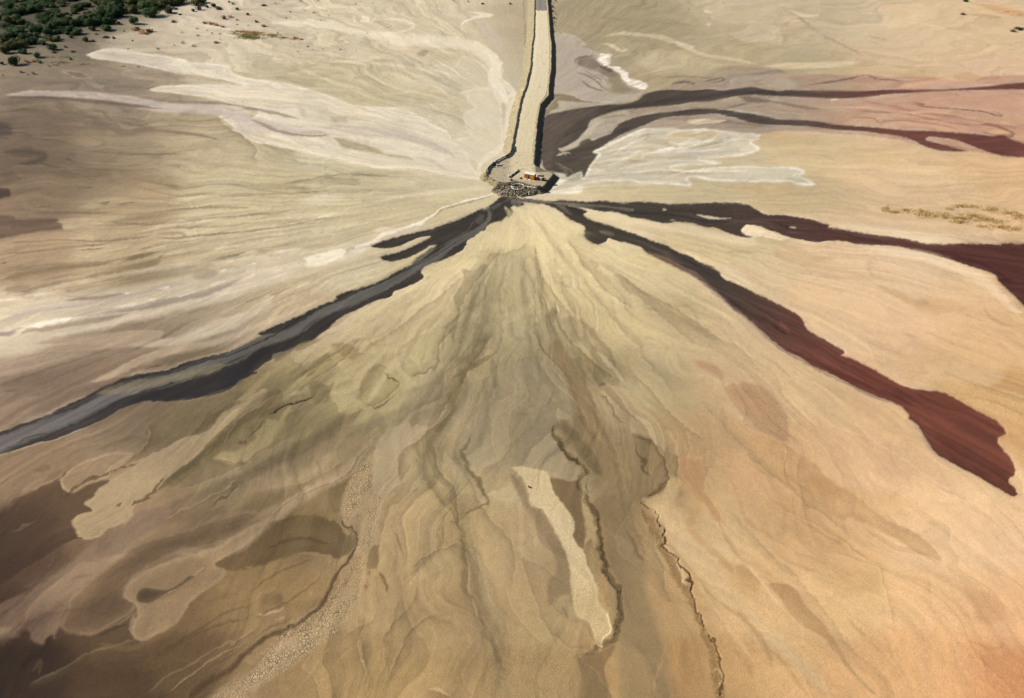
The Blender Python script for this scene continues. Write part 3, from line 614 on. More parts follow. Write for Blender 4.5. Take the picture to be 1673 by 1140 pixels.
    # grey trickles out of the pipes
    B_("h 680,945,.7 800,970,.9 900,985,1.2 1050,1005,1.3 1200,1015,1.3 1400,1022,1.3 1651,1040,1.4 G 500,212,1.5", (146, 138, 128), op=.85, ends=0, wob=.2)
    # ============ upper right ============
    B_("C 240,640,5 400,655,9 600,625,10 760,600,10", (192, 182, 166), op=.6, soft=.8)
    P_("C 220,215 300,215 370,240 430,295 490,330 560,400 640,480 720,560 790,590 700,645 550,660 400,655 340,625 250,603 200,625 210,520 215,400 225,290", (190, 178, 160), op=.9, soft=1.2, marb=.7, rim=(226, 212, 186), rimop=.35)
    P_("C 486,380 520,352 560,345 588,366 575,400 590,425 640,440 690,468 705,505 780,518 818,545 800,566 770,572 735,552 700,545 668,515 640,478 600,448 560,418 515,398", (240, 230, 210), op=.8, soft=1, wob=2.2)
    for sp, w in [("C 483,382 540,372 597,364", 1.5), ("C 505,350 535,345 560,352", 1.0), ("C 515,372 560,362 590,378", 1.6), ("C 500,388 540,388 575,384", 1.8), ("C 520,402 550,400 577,410", 1.6), ("C 535,412 560,412 572,414", 1.2),
                  ("C 575,432 610,430 655,434", 1.6), ("C 600,445 625,443 645,448", 1.3), ("C 612,456 630,456 645,452", 1.0), ("C 632,478 670,470 712,462", 1.6), ("C 640,490 665,482 700,478", 1.8), ("C 645,500 680,496 705,492", 1.8), ("C 655,512 690,508 712,512", 1.6),
                  ("C 672,522 700,520 735,512", 1.8), ("C 690,540 730,534 790,516", 1.6), ("C 710,550 745,552 790,540", 1.6), ("C 745,556 780,560 822,546", 1.8), ("C 770,568 800,564 818,556", 1.2), ("C 660,518 668,508 676,520", 1.2), ("C 765,520 795,528 815,530", 0.9)]:
        B_(sp, (246, 238, 222), w=w, op=.95, soft=.4, wob=1.3)
    P_("C 560,470 630,475 660,520 700,560 780,580 720,600 620,600 570,580 590,550 560,520", (156, 144, 110), op=.8, soft=2)
    P_("C 360,400 400,365 480,370 520,410 580,450 630,480 560,490 500,460 440,440 380,420", (140, 126, 104), op=.85, soft=2)
    for sp, w, c in [("C 345,430 350,390 400,365 470,355 500,340", 2.4, (130, 112, 98)), ("C 345,430 360,460 430,480 480,520 550,570 600,600", 2.6, (132, 114, 96)), ("C 500,420 560,440 610,470", 6, (104, 88, 78)),
                     ("C 370,500 420,540 480,570 560,590", 3, (134, 118, 102)), ("C 440,470 500,480 560,530 580,570", 2, (158, 146, 130)), ("C 400,440 480,490 540,520", 1.6, (142, 128, 108)), ("C 480,480 530,540", 3, (146, 134, 122)),
                     ("C 380,300 430,300 500,330", 2, (160, 148, 132))]:
        B_(sp, c, w=w, op=.75, soft=.8, wob=1.0)
    P_("C 165,670 190,620 240,603 310,612 360,640 400,655 300,648 240,650 245,690 200,710 170,740 155,720", (150, 134, 96), op=.85, soft=1.2, rim=(110, 96, 70), rimop=.4)
    B_("C 240,605,1.2 320,612,1.2 380,645,1.4 450,655,1.2 550,660,1", (122, 104, 80), op=.7)
    # pale and tan dune bands above the rivers
    B_("C 520,270,2 540,235,3 640,215,4 760,220,4 900,240,5 1000,270,5 1080,310,5 1180,350,4 1300,370,4 1450,395,3 1550,420,2", (216, 200, 164), op=.7, soft=.6)
    B_("C 495,275,2 580,290,4 640,325,3 685,320,2 650,300,2 625,270,1", (216, 202, 170), op=.75)
    P_("C 720,390 780,345 900,315 1000,315 1100,345 1250,390 1400,410 1500,430 1340,425 1250,440 1200,480 1000,480 860,480 780,440", (204, 188, 152), op=.7, soft=2, rim=(186, 168, 124), rimop=.6)
    P_("C 1000,270 1060,275 1120,300 1080,315 1020,290", (226, 210, 180), op=.8, soft=1.5)
    P_("C 640,380 700,400 790,430 830,480 780,500 740,470 700,440", (188, 172, 134), op=.6, soft=2)
    P_("C 1110,20 1160,5 1300,-30 1651,-60 1900,-40 1900,120 1651,145 1450,165 1440,190 1350,215 1370,240 1440,270 1651,300 1651,170 1440,150 1300,140 1230,120 1210,80 1180,60 1190,45", (210, 194, 160), op=.6, soft=1.2, rim=(224, 208, 176), rimop=.4)
    P_("C 1180,70 1200,60 1225,75 1210,85", (230, 216, 190), op=.8); P_("C 1195,150 1220,150 1215,163 1198,160", (228, 214, 190), op=.8)
    P_("C 1340,160 1450,155 1430,200 1350,215 1370,240 1470,270 1651,290 1651,330 1450,300 1340,280", (186, 170, 128), op=.6, soft=2)
    B_("C 500,60,8 700,90,10 900,100,10 1100,80,6", (180, 168, 132), op=.5, soft=1); B_("C 300,60,6 600,30,8 900,30,6", (176, 164, 130), op=.5, soft=1)
    B_("C 350,95,1.5 700,130,2 1000,150,2 1200,180,1.5", (170, 156, 118), op=.5); B_("C 300,170,3 550,170,3 700,175,2", (176, 152, 118), op=.5, soft=.9)
    P_("D 0,420 100,405 300,400 500,395 620,395 500,425 300,440 100,440 C 1560,425", (226, 208, 170), op=.8, soft=1.5)
    P_("D 370,465 500,450 700,430 850,425 1000,435 1100,460 1080,490 900,490 750,470 600,465", (200, 172, 122), op=.7, soft=2)
    P_("D 1190,480 1300,470 1380,485 1350,520 1280,525 1200,500", (212, 172, 120), op=.75, soft=2)
    B_("D 60,30,2 200,100,3 300,180,4 400,240,4 520,300,2.5 600,340,2 680,390,1.5", (182, 160, 128), op=.75, soft=.7)
    B_("D 100,50,3 250,100,5 380,90,4", (234, 218, 186), op=.7, soft=.9); B_("D 270,160,4 350,200,6 410,240,4", (196, 184, 158), op=.7)
    B_("D 870,130,1.2 1000,150,1.5 1200,190,1.4", (228, 200, 158), op=.7); B_("D 640,220,2 720,240,2 800,255,2", (190, 160, 128), op=.6)
    for sp, w in [("D 0,80 200,60 400,30 560,70", 4), ("D 0,220 150,230 280,260 350,250", 4), ("D 200,300 400,330 600,350", 5), ("D 0,350 200,340 400,370 560,380", 9)]:
        B_(sp, (186, 172, 136), w=w, op=.5, soft=1)
    B_("D 1310,20,3 1400,35,6 1500,60,8 1600,85,10 1700,110,12", (214, 160, 100), op=.65, soft=.8); B_("D 1260,92,2 1400,100,4 1550,120,5", (196, 150, 98), op=.6, soft=.8)
    # mauve ground between upper rivers
    P_("C 680,665 800,640 830,600 960,560 C 1000,520 1150,500 1300,440 1380,422 1651,440 D 150,470 400,478 600,475 800,490 1000,490 1200,510 1330,525 1400,490 1663,480 2400,440 3300,400 3300,1200 2300,1090 1663,1010 D 1540,1000 1300,965 1000,930 850,900 650,875 400,860 200,848 0,855 C 1500,858 1280,838 1180,826 1040,838 950,828 830,822 720,850 600,903 C 560,840 700,740",
       (170, 152, 134), op=.85, soft=1.8, marb=1.5, col2=(200, 152, 124), axis=((1250, 190), (1480, 200)))
    B_("D 0,850,3 200,847,3 400,862,3 650,880,3 850,905,2 940,905,2 1000,935,2", (220, 190, 158), op=.7)
    for sp, w, c in [("D 0,690 100,690 200,730 260,740 250,700 330,690 500,710 620,740", 3, (190, 168, 142)), ("D 0,650 100,660 250,690 400,700", 5, (140, 116, 104)), ("D 560,700 700,720 850,720 1000,750 1200,790 1400,800", 2.5, (176, 124, 104)),
                     ("D 510,770 540,755 700,760 740,800 760,780 900,775 1100,800 1300,840", 2.5, (182, 130, 108)), ("D 890,655 930,665 1000,680 1200,700 1400,715 1520,745 1480,715 1420,705", 1.8, (146, 92, 82)),
                     ("D 930,655 1020,670 950,668", 2, (136, 84, 76)), ("D 600,640 800,680 1000,720 1300,760 1663,830", 4, (186, 134, 112)), ("D 400,690 650,690 850,720 1100,720 1500,790 1663,800", 3, (222, 176, 142)),
                     ("D 1350,820 1370,800 1450,800 1540,830 1590,870 1500,870 1400,850 1350,830", 4, (150, 98, 80)), ("D 0,500 200,500 400,530 700,510 1000,540", 4, (184, 152, 128)),
                     ("D 240,560 300,540 400,530 600,490 640,480 590,500", 2.5, (118, 98, 90)), ("D 590,480 650,480 700,500 900,520", 2.5, (138, 110, 98)), ("D 20,560 100,520 250,560", 6, (176, 166, 146)),
                     ("C 950,540 1050,525 1120,535 1060,545", 3, (110, 96, 88)), ("C 1130,530 1200,520 1300,500 1310,515 1200,540", 2.4, (120, 106, 94)), ("C 880,500 1050,490 1200,500 1300,490", 2, (150, 138, 118)),
                     ("C 1050,690 1200,690 1300,700 1380,680 1450,660 1500,640 1520,630", 2, (134, 118, 102)), ("C 1480,700 1440,670 1520,660 1651,700", 3, (170, 156, 138)), ("C 1320,690 1450,720 1651,745", 3, (200, 188, 170)),
                     ("C 500,760 560,750 640,740 710,740", 3, (140, 126, 112)), ("C 530,820 560,790 620,780 560,800", 3, (150, 136, 116)), ("C 1340,600 1500,640 1651,650", 7, (122, 104, 92)), ("C 900,770 1000,760 1200,770 1400,790 1651,820", 4, (150, 130, 116)),
                     ("C 860,590 1000,590 1100,600", 3, (166, 148, 132)), ("C 1651,480 1500,500 1350,520 1200,560", 6, (178, 166, 148))]:
        B_(sp, c, w=w, op=.7, soft=.8, wob=.7)
    P_("D 1430,845 1500,830 1560,850 1500,860 1450,860", (222, 176, 124), op=.85); B_("D 400,645,1.5 440,638,2 490,635,1.2", (226, 212, 190), op=.8, wob=1.2)
    P_("C 1070,778 1130,765 1240,765 1305,775 1260,787 1130,795", (214, 198, 162), op=.9, rim=(226, 212, 184)); P_("C 550,760 650,735 700,745 640,780 560,850 480,880 430,900 500,800", (176, 164, 146), op=.5, soft=2)
    # dark upper rivers
    P_("C 140,1060 130,950 135,850 145,775 175,740 260,717 420,690 560,672 680,665 760,640 790,610 860,585 960,575 1100,580 1200,572 1300,580 1430,562 1500,560 1651,585 D 150,578 400,582 600,585 800,575 1000,577 1200,572 1300,562 1450,550 1600,533 1700,528 2400,470 3300,420 3300,455 2400,520 1700,568 1600,572 1450,575 1300,578 1100,585 900,597 800,603 600,625 400,628 200,618 0,612 C 1500,605 1400,615 1300,630 1200,650 1100,655 1000,670 850,685 700,697 600,715 520,740 450,772 430,820 405,862 340,910 270,950 245,950 265,975 C 330,960 380,935 400,910 440,890 460,905 540,872 580,860 600,830 650,790 720,760 820,735 950,720 1100,698 1250,700 1400,720 1500,735 1651,765 D 150,768 300,775 450,800 600,812 750,825 900,838 1100,845 1200,850 1350,860 1450,873 1530,868 1600,900 1700,925 2300,1000 3300,1120 3300,1190 2300,1090 1663,1008 1540,1000 1480,985 1400,960 1330,935 1250,905 1180,890 1080,880 1040,883 1030,900 1080,915 1160,935 1250,955 1302,966 1200,972 1100,960 1000,930 960,905 900,880 800,865 650,845 500,835 300,812 100,802 0,800 C 1500,790 1350,748 1250,728 1100,738 950,748 860,772 800,800 720,830 660,855 600,893 520,945 470,972 497,992 480,1020 450,1060 430,1100 400,1142 340,1160 250,1140",
       (88, 76, 66), op=.95, soft=1.2, marb=.45, wet=.8, wob=.45, halo=(196, 182, 160), halow=2.5, col2=(120, 64, 54), axis=((1230, 180), (1500, 200)))
    P_("C 140,1060 130,950 135,850 145,775 175,740 260,720 400,700 500,700 C 430,760 350,840 290,900 230,960 200,1040 190,1090", (122, 104, 92), op=.8, soft=4, marb=.6)
    B_("C 500,720,3 600,700,5 800,670,6 1000,640,6 1200,620,6 1400,590,6 1651,600,6 D 200,600,5 400,605,4", (72, 60, 58), op=.6, soft=.9)
    B_("C 240,930,3 290,870,6 380,790,8 480,735,6", (94, 78, 68), op=.7, soft=.9); E_("C 225,960 260,900 350,850 430,800", (70, 58, 54), w=5, side=-1, op=.5)
    B_("C 250,955,1.5 300,950,3 360,920,4 430,840,4 500,790,4 560,760,3", (196, 184, 164), op=.8, soft=.6)
    P_("C 380,940 385,905 440,890 460,905 420,915", (116, 100, 88), op=.9)
    B_("C 220,1000,1.6 260,995,2 300,985,2 330,995,1.4", (206, 190, 166), op=.9, wob=1.6); B_("C 270,985,1 310,1000,1.2", (204, 188, 166), op=.8, wob=1.6)
    for sp in ["C 200,1030 260,1060 320,1110", "C 230,1060 290,1100 310,1140", "h 1200,370 1300,440 1450,520 1520,600 1500,660 1400,740 1250,800"]:
        B_(sp, (156, 140, 122), w=1.8, op=.6, soft=.9)
    P_("h 1180,545 1250,560 1330,570 1400,590 1430,640 1400,700 1300,760 1200,820 1090,850 1040,835 1190,790 1310,680 1325,640 1240,575", (232, 218, 196), op=.9, soft=.8)
    B_("h 1030,330,.5 1055,420,.6 1065,490,.6", (206, 190, 180), op=.8, ends=0); B_("r 1030,600,.5 1040,650,.6", (200, 186, 166), op=.6)
    # brown wash under the lower dark one + pale lobed sheet
    P_("C 400,1142 430,1100 450,1060 480,1020 500,990 470,975 C 560,930 620,900 700,860 780,828 870,828 960,822 1040,832 1180,826 1280,836 1400,855 1500,857 1540,878 1530,895 1490,910 1500,930 1535,950 1500,975 1400,1000 1280,1010 1160,1020 1210,1030 1295,1045 1280,1052 1180,1060 1050,1064 970,1078 1050,1092 1150,1080 1350,1065 1500,1062 1651,1075 D 100,1070 200,1077 255,1100 240,1120 190,1135 H 200,22 290,60 326,84 280,92 190,80 150,68 0,68 G 1450,65 1330,58 1250,40 1180,40 1210,82 1190,92 1100,85 980,80 900,78 830,66 700,60 600,70 520,90 470,112 500,130 400,140 300,142 210,168 150,165 180,150 250,130 G 330,90 400,50 500,0",
       (203, 193, 167), op=.95, soft=1, marb=1.5, rim=(242, 235, 214), rimw=2.2, rimop=.8, wob=.35)
    P_("C 930,880 945,858 990,842 1040,838 1120,845 1180,835 1290,840 1268,880 1230,905 1170,918 1150,945 1080,950 C 950,955 C 1020,925 1080,915 1130,908 1100,900 1050,922 990,922 940,905", (208, 190, 148), op=.92, soft=1, rim=(242, 234, 212), rimw=1.8, wob=.3)
    B_("C 935,905,1.5 1000,925,2 1080,918,2.5 1160,905,3 1130,930,3 1050,950,3 900,960,3 780,1000,2", (232, 224, 204), op=.8, soft=.6)
    P_("C 672,1025 750,970 850,952 882,962 850,985 790,1005 770,1042 690,1046", (204, 187, 146), op=.9, soft=1, rim=(240, 232, 210), wob=.3)
    P_("C 965,1082 1010,1068 1100,1068 1180,1060 1651,1062 1651,1075 1350,1066 1150,1082 1050,1092", (208, 190, 148), op=.85, soft=1)
    B_("C 750,900,8 820,860,9 860,840,6", (180, 166, 148), op=.6, soft=1); B_("C 820,930,3 900,920,4 980,935,4 1050,945,3", (172, 160, 140), op=.5, soft=.9)
    for sp in ["C 560,1100 700,1050 900,1010 1100,985 1300,975 1450,930", "C 880,1010 1000,1000 1200,990 1400,960", "C 1300,870 1400,890 1480,880", "C 560,1140 800,1110 1000,1130"]:
        B_(sp, (192, 180, 162), w=4, op=.55, soft=1)
    P_("h 1000,830 1100,850 1250,830 1400,800 1651,740 1651,850 1500,880 1300,870 1100,880 1000,870 960,850", (236, 224, 200), op=.7, soft=1.5)
    P_("h 880,910 1000,880 1200,880 1400,900 1651,900 1651,960 1400,970 1200,985 1000,975 900,940", (214, 196, 158), op=.8, soft=1)
    for sp, w in [("C 560,1020 640,960 760,900 860,870", 2.2), ("C 520,1080 700,1010 860,975 1050,965 1250,960 1400,930", 2), ("C 600,1100 850,1040 1100,1030 1300,1045", 2), ("C 700,880 800,850 900,850 930,870", 1.6), ("C 1180,950 1350,900 1480,880", 1.8), ("G 380,130 600,90 760,80 1000,90", 2), ("C 640,1120 900,1090 1200,1100 1500,1090", 2)]:
        B_(sp, (232, 225, 204), w=w * 1.5, op=.5, soft=1, wob=1.2)
    for sp, w in [("C 620,1060 800,1020 950,1010 1100,1005", 4), ("C 760,930 900,905 1000,900", 3), ("C 1000,955 1200,930 1350,900", 3), ("C 700,1120 1000,1110 1300,1120", 3), ("C 1280,1030 1400,1020 1500,1000", 3)]:
        B_(sp, (190, 172, 134), w=w, op=.6, soft=.9, wob=.8)
    # small lumps under the sheet
    P_("G 520,95 600,72 700,62 830,68 900,80 1100,88 1200,95 1300,110 1673,150 1673,200 1500,190 1300,190 1000,185 800,180 600,160", (200, 184, 142), op=.5, soft=3)
    # ============ right plain ============
    P_("H 420,350 600,340 750,360 900,385 1100,410 1250,450 1150,462 1000,450 850,418 600,382", (232, 208, 168), op=.6, soft=3)
    B_("H 530,450,3 700,490,8 900,520,12 1100,570,14 1300,650,14 1450,740,12 1580,880,8 1663,960,6", (236, 208, 168), op=.7, soft=.8)
    B_("H 0,530,12 200,540,12 400,570,8 520,600,4", (206, 174, 126), op=.55, soft=.9)
    P_("H 650,580 700,585 690,610 670,630 700,660 760,680 850,710 700,690 660,640", (206, 172, 130), op=.6, soft=1.5)
    B_("H 680,720,3 850,790,8 1000,860,14 1150,890,14 1240,890,8", (208, 170, 118), op=.6, soft=.7); P_("H 1000,820 1100,810 1200,830 1280,880 1240,915 1100,905 960,870", (212, 172, 120), op=.5, soft=3)
    E_("H 1100,690 1200,740 1340,775", (206, 170, 126), w=5, side=-1, op=.5)
    B_("H 1365,900,3 1400,885,5 1440,930,5 1500,975,5 1600,1000,4 1620,980,2", (202, 164, 118), op=.7, soft=.8); B_("H 1240,910,3 1400,960,3 1430,975,2", (204, 168, 122), op=.6)
    P_("H 215,570 300,590 430,610 600,650 700,700 520,690 380,680 250,630", (212, 178, 132), op=.5, soft=2)
    E_("H 710,185 760,200 850,205 930,230", (206, 178, 136), w=6, side=1, op=.6); E_("H 1350,90 1470,190", (216, 176, 122), w=14, side=-1, op=.4)
    B_("G 1390,520,2 1450,510,3 1600,510,3 1673,520,3", (192, 164, 120), op=.5); E_("G 1390,525 1450,590 1550,660 1673,730", (210, 180, 136), w=12, side=-1, op=.5)
    B_("G 1130,500,5 1300,570,8 1450,650,10 1600,730,10 H 100,820,8 200,880,4", (228, 204, 160), op=.6, soft=.9)
    P_("L 1060,222 1150,235 1300,255 1500,300 1700,360 1760,540 1663,525 1550,490 1420,455 1320,410 1200,342 1110,310 1085,270", (216, 176, 116), op=.75, soft=2, crack=.5)
    P_("L 1300,150 1500,160 1700,190 1760,560 1700,860 1640,800 1600,700 1550,600 1555,560 1663,520 1663,350 1530,300 1450,270 1540,220 1500,180", (212, 166, 104), op=.5, soft=5)
    P_("L 1070,230 1200,240 1350,270 1450,275 1530,230 1500,175 1350,130 1150,120 1000,150", (226, 188, 138), op=.6, soft=2.5)
    for sp in ["L 300,440 400,520 500,560 700,620", "L 950,660 1010,690 1100,760 1200,830", "L 600,330 800,430 850,440", "L 100,300 250,470 400,600 600,760", "L 560,500 700,640 860,740 1100,900 1300,1000"]:
        E_(sp, (222, 180, 132), w=8, side=1, op=.5, light=(240, 208, 164))
    P_("L 720,440 760,420 880,430 920,480 900,540 1000,650 940,660 850,600 760,520", (228, 188, 132), op=.6, soft=2.5)
    # ============ lower right: brown tongues ============
    P_("K 1210,112 1280,112 1350,140 1410,210 1420,270 1500,250 1620,265 1700,300 L 30,310 70,350 120,430 155,495 156,580 148,635 120,648 90,640 40,610 0,592 K 1600,550 1530,480 1440,370 1390,265 1340,205 1270,170", (194, 154, 112), op=.85, soft=1.6, marb=.7, rim=(232, 200, 152), rimop=.3, inner=(190, 148, 106), innerw=25)
    B_("K 1150,150,8 1280,190,12 1380,300,12 1480,440,12 1600,540,8 1673,580,4", (206, 176, 130), op=.6, soft=.8)
    P_("L -60,600 60,640 130,655 200,700 300,765 350,800 380,850 500,935 620,1010 700,1070 780,1140 Q 930,60 1000,110 1080,180 1140,260 1050,235 980,215 850,130 700,50 560,-20 L 500,1140 300,1010 100,900 0,850 -60,800", (204, 162, 108), op=.75, soft=1, marb=.8, inner=(210, 168, 116), innerw=30)
    B_("L 0,980,4 150,1080,5 300,1180,5 500,1290,4 Q 480,110,4 600,200,3 720,290,2", (196, 152, 98), op=.6, soft=.7)
    B_("L 100,820,3 200,900,3 350,1000,2", (190, 146, 94), op=.6); P_("L 250,870 350,850 470,910 520,950 460,1000 330,950", (200, 154, 100), op=.7, soft=5)
    P_("Q 120,60 250,50 400,110 600,220 720,300 745,380 740,460 600,470 450,450 330,400 240,280 180,160", (198, 158, 104), op=.6, soft=8, marb=.9)
    E_("Q 100,-60 250,-10 400,80 520,140 620,220 720,290 745,380 780,500 820,600 850,740", (196, 152, 98), w=5, side=-1, op=.6, light=(236, 202, 150))
    P_("Q 8,400 70,402 130,410 185,438 240,500 280,560 340,612 400,700 460,790 510,880 570,970 640,1050 712,1122 640,1080 560,1010 490,940 460,880 380,780 250,700 160,612 100,520 40,440", (190, 148, 94), op=.85, soft=.9, marb=.4, rim=(228, 192, 138), rimop=.7)
    P_("K 1127,715 1200,722 1280,712 1310,690 1320,705 1265,735 1275,765 1340,785 1300,860 1302,940 1330,985 1380,1080 1400,1160 1340,1140 1290,1050 1200,920 1150,860 1120,800", (190, 144, 98), op=.85, soft=1, marb=.5, rim=(222, 184, 132), rimop=.5)
    P_("K 1265,735 1320,710 1350,740 1340,790 1300,860 1305,950 1350,1010 1400,1040 1400,1160 1440,1160 1420,900 1380,760 1340,700", (206, 168, 116), op=.6, soft=2)
    B_("K 1110,700,4 1118,600,5 1060,560,7 1040,540,3", (198, 168, 118), op=.6); P_("K 1060,530 1110,570 1180,600 1260,640 1320,670 1280,700 1200,722 1130,710 1125,650", (180, 148, 102), op=.7, soft=2)
    B_("K 1400,800,3 1500,980,4 1560,1128,5 Q -40,60,4 200,200,3", (192, 148, 98), op=.4); B_("K 1480,450,2 1560,600,4 1673,800,4 L 100,750,3", (200, 164, 112), op=.4)
    # light sandy ribs in the lower right
    B_("K 900,1000,10 1000,1060,18 1100,1128,22 O 1100,110,24 1250,270,27 1400,430,27 1550,600,25 1673,720,24 Q 60,760,24 200,900,20 350,1050,14 450,1140,10", (216, 184, 134), op=.62, soft=.8, marb=.8, ends=.05, streak=.08)
    B_("K 1080,830,4 1150,900,10 1250,1020,10 O 1200,60,8 1350,200,10 1480,350,8 1500,400,6", (196, 156, 104), op=.7, soft=.8)
    P_("O 1490,300 1550,290 1610,350 1650,420 1640,460 1580,440 1520,400", (192, 154, 100), op=.7, soft=2)
    B_("O 1340,0,3 1450,120,3.5 1560,280,3.5 1673,420,3.5 Q 80,540,3 160,620,3", (226, 192, 140), op=.8, soft=.6)
    B_("O 1380,-20,2 1400,60,4 1500,200,5 1600,330,4", (180, 140, 92), op=.5)
    B_("O 1010,80,3 1120,220,4 1260,400,5 1400,530,5 1550,640,6 1673,800,8 Q 50,1000,6", (186, 148, 96), op=.6, soft=.9)
    B_("O 1180,290,4 1300,480,5 1400,620,5 1500,760,6 1600,900,6", (214, 180, 126), op=.6, soft=.8); B_("O 1440,800,10 1550,900,12 1600,1050,10", (178, 138, 88), op=.5, soft=1)
    B_("Q 0,800,8 100,900,8 200,1040,7 300,1140,6", (194, 152, 98), op=.6, soft=1)
    P_("Q 1250,385 1350,430 1450,470 1540,560 1560,640 1500,650 1440,680 1360,640 1320,520", (212, 160, 106), op=.6, soft=2.5)
    B_("Q 1290,770,6 1380,800,8 1470,830,8 1560,780,4", (206, 150, 96), op=.6, soft=.8); E_("Q 1380,850 1410,960 1430,1050 1500,1090", (204, 144, 92), w=14, side=-1, op=.6)
    E_("Q 1060,300 1070,480 1100,600 1200,740 1240,900 1330,1060", (212, 166, 112), w=7, side=1, op=.5, light=(236, 196, 144)); B_("Q 500,600,5 640,740,6 760,880,5", (196, 156, 98), op=.5, soft=1)
    # ============ centre foreground ============
    P_("G -80,520 0,500 110,490 140,470 180,430 185,370 150,330 60,250 20,290 F 1600,340 1550,380 1500,450 1430,520 F 1300,560 1400,600 1500,520 1590,545", (212, 194, 148), op=.7, soft=1.2, rim=(190, 172, 126), rimop=.5)
    E_("F 1540,590 1560,530 1600,520 1651,525 G 60,495 110,490 170,440", (160, 144, 102), w=9, side=1, op=.65)
    P_("F 1400,630 1470,640 1530,590 1570,640 1540,700 1560,780 1500,860 1420,890 1380,870 1345,820 1380,740 1410,680", (172, 158, 118), op=.8, soft=1.5, rim=(140, 124, 86), rimop=.5)
    P_("F 1380,890 1450,870 1540,860 1651,850 G 60,900 200,800 180,650 150,560 0,500 F 1651,560 1600,700 1580,800 1480,900 1340,990 1290,1060 1280,1140 J 1280,30 1260,100 J 1300,200 1400,150 F 1500,1140 1480,1010", (166, 150, 110), op=.5, soft=3)
    E_("F 1345,815 1380,880 1385,920 1340,970 1300,1010 1280,1140 J 1270,60 1230,130 1150,195 1040,215", (128, 110, 72), w=5, side=1, op=.65)
    P_("J 975,60 1000,20 1100,-30 1200,-60 1270,-20 1270,60 1230,130 1150,190 1050,210 1010,150", (188, 172, 122), op=.75, soft=1.2, rim=(140, 124, 80), rimop=.5)
    E_("G 200,1000 230,960 210,900 200,800 190,700 100,600", (140, 124, 84), w=4, side=1, op=.6); E_("G 190,1010 230,1060 260,1128 K 320,110 390,180 425,240", (92, 78, 50), w=4, side=-1, op=.85, h=.3)
    P_("G 190,990 220,960 280,900 340,870 380,960 400,1050 460,1128 K 520,100 500,200 440,260 400,190 330,110 260,20", (158, 142, 102), op=.7, soft=1.5)
    P_("G 370,940 450,920 520,950 600,1010 650,1080 690,1128 K 760,200 700,180 620,130 560,60 500,10 G 430,1080 380,1000", (160, 142, 102), op=.6, soft=1.5)
    E_("G 340,800 350,900 370,960 420,1050 500,1140", (120, 104, 68), w=4, side=1, op=.7)
    P_("G 320,670 370,655 450,670 490,700 480,750 420,760 350,730", (206, 190, 148), op=.7, rim=(178, 160, 118), rimop=.5); B_("G 330,690,3 400,720,4 460,745,3", (172, 154, 108), op=.6)
    E_("G 480,385 520,400 530,370", (180, 164, 120), w=6, side=1, op=.5)
    E_("G 560,540 620,600 600,620 680,680 690,720", (166, 150, 108), w=5, side=1, op=.5); E_("G 1010,860 1100,868 1190,862 1220,920 1240,975", (168, 150, 108), w=5, side=-1, op=.6)
    B_("G 170,240,4 230,330,6 320,450,7 400,560,8 480,640,8 560,760,8 700,900,8", (182, 166, 124), op=.5, soft=1)
    B_("G 380,330,4 480,420,6 600,520,6 800,620,8 1000,720,8 1200,800,7 1400,900,6 1600,1050,5", (214, 196, 150), op=.5, soft=1)
    E_("G 700,620 860,730 1000,840 1200,960 1400,1080 K 1500,20 1650,180", (176, 156, 110), w=7, side=1, op=.55, light=(222, 200, 156))
    B_("G 880,860,6 1050,900,9 1250,1000,9 1400,1120,8", (176, 156, 112), op=.5, soft=.9)
    B_("K 560,20,4 700,150,6 760,240,5 810,300,3", (206, 186, 140), op=.55, soft=.8); E_("K 480,20 560,100 620,150 720,220", (110, 92, 60), w=5, side=1, op=.65, h=.2)
    P_("K 640,270 700,260 790,290 850,350 930,430 1000,520 1040,640 1035,700 1000,660 930,600 850,575 820,560 800,480 740,410 680,370 640,330", (196, 172, 126), op=.85, soft=1.2, rim=(170, 144, 100), rimop=.4)
    for sp in ["K 620,260 650,245 675,255 640,270", "K 640,320 660,350 680,355 700,400 730,480 780,500"]:
        E_(sp, (104, 84, 54), w=3, side=1, op=.8, wob=1.8, h=.2)
    P_("K 830,575 900,590 960,640 1010,710 1030,760 960,830 920,760 870,700 860,650", (160, 134, 92), op=.8, soft=1.2)
    # grey smooth lobe
    P_("K -400,760 -300,700 -250,500 -200,300 -100,200 0,190 60,150 150,110 220,60 330,130 400,200 425,260 415,340 460,400 465,450 430,490 350,500 330,560 340,620 380,680 430,760 490,800 495,860 450,868 380,855 300,825 100,790 40,780 -60,820", (164, 148, 116), op=.65, soft=1.5, marb=.8, rim=(186, 168, 130), rimop=.5)
    P_("K 220,330 250,230 330,260 400,240 430,330 455,430 430,490 330,500 300,460 330,400 300,400 260,400", (168, 150, 116), op=.5, rim=(138, 118, 84), rimop=.5)
    E_("K 0,190 60,150 130,100 200,90 250,0", (138, 122, 88), w=4, side=1, op=.5); E_("K 240,400 250,430 210,500 130,570 0,680", (140, 122, 88), w=6, side=-1, op=.45)
    B_("K 260,400,2 270,405,2 300,380,2 320,320,2 360,270,2", (126, 108, 76), op=.5)
    # olive channels that run on from below the spill to the bottom of the fan
    P_(". 800,420 775,470 752,540 715,590 680,640 655,700 660,770 700,800 760,790 820,770 860,700 900,660 935,600 905,540 880,480 862,425", (162, 147, 113), op=.2, soft=10, marb=1.3)
    B_(". 815,400,8 800,470,16 790,540,20 770,600,24 735,660,24 715,720,22 735,790,20 760,860,20 775,940,22 800,1020,24 830,1150,26", (140, 124, 90), op=.42, soft=.95, marb=1.6, streak=.2, seed=21, ends=.05)
    B_(". 790,450,5 765,520,8 745,580,9 700,640,10 672,700,9 690,760,8", (132, 116, 82), op=.5, soft=.9, streak=.14, seed=22)
    B_(". 850,440,6 860,520,9 870,580,10 905,640,10 925,690,8", (148, 134, 98), op=.45, soft=.9, streak=.14, seed=23)
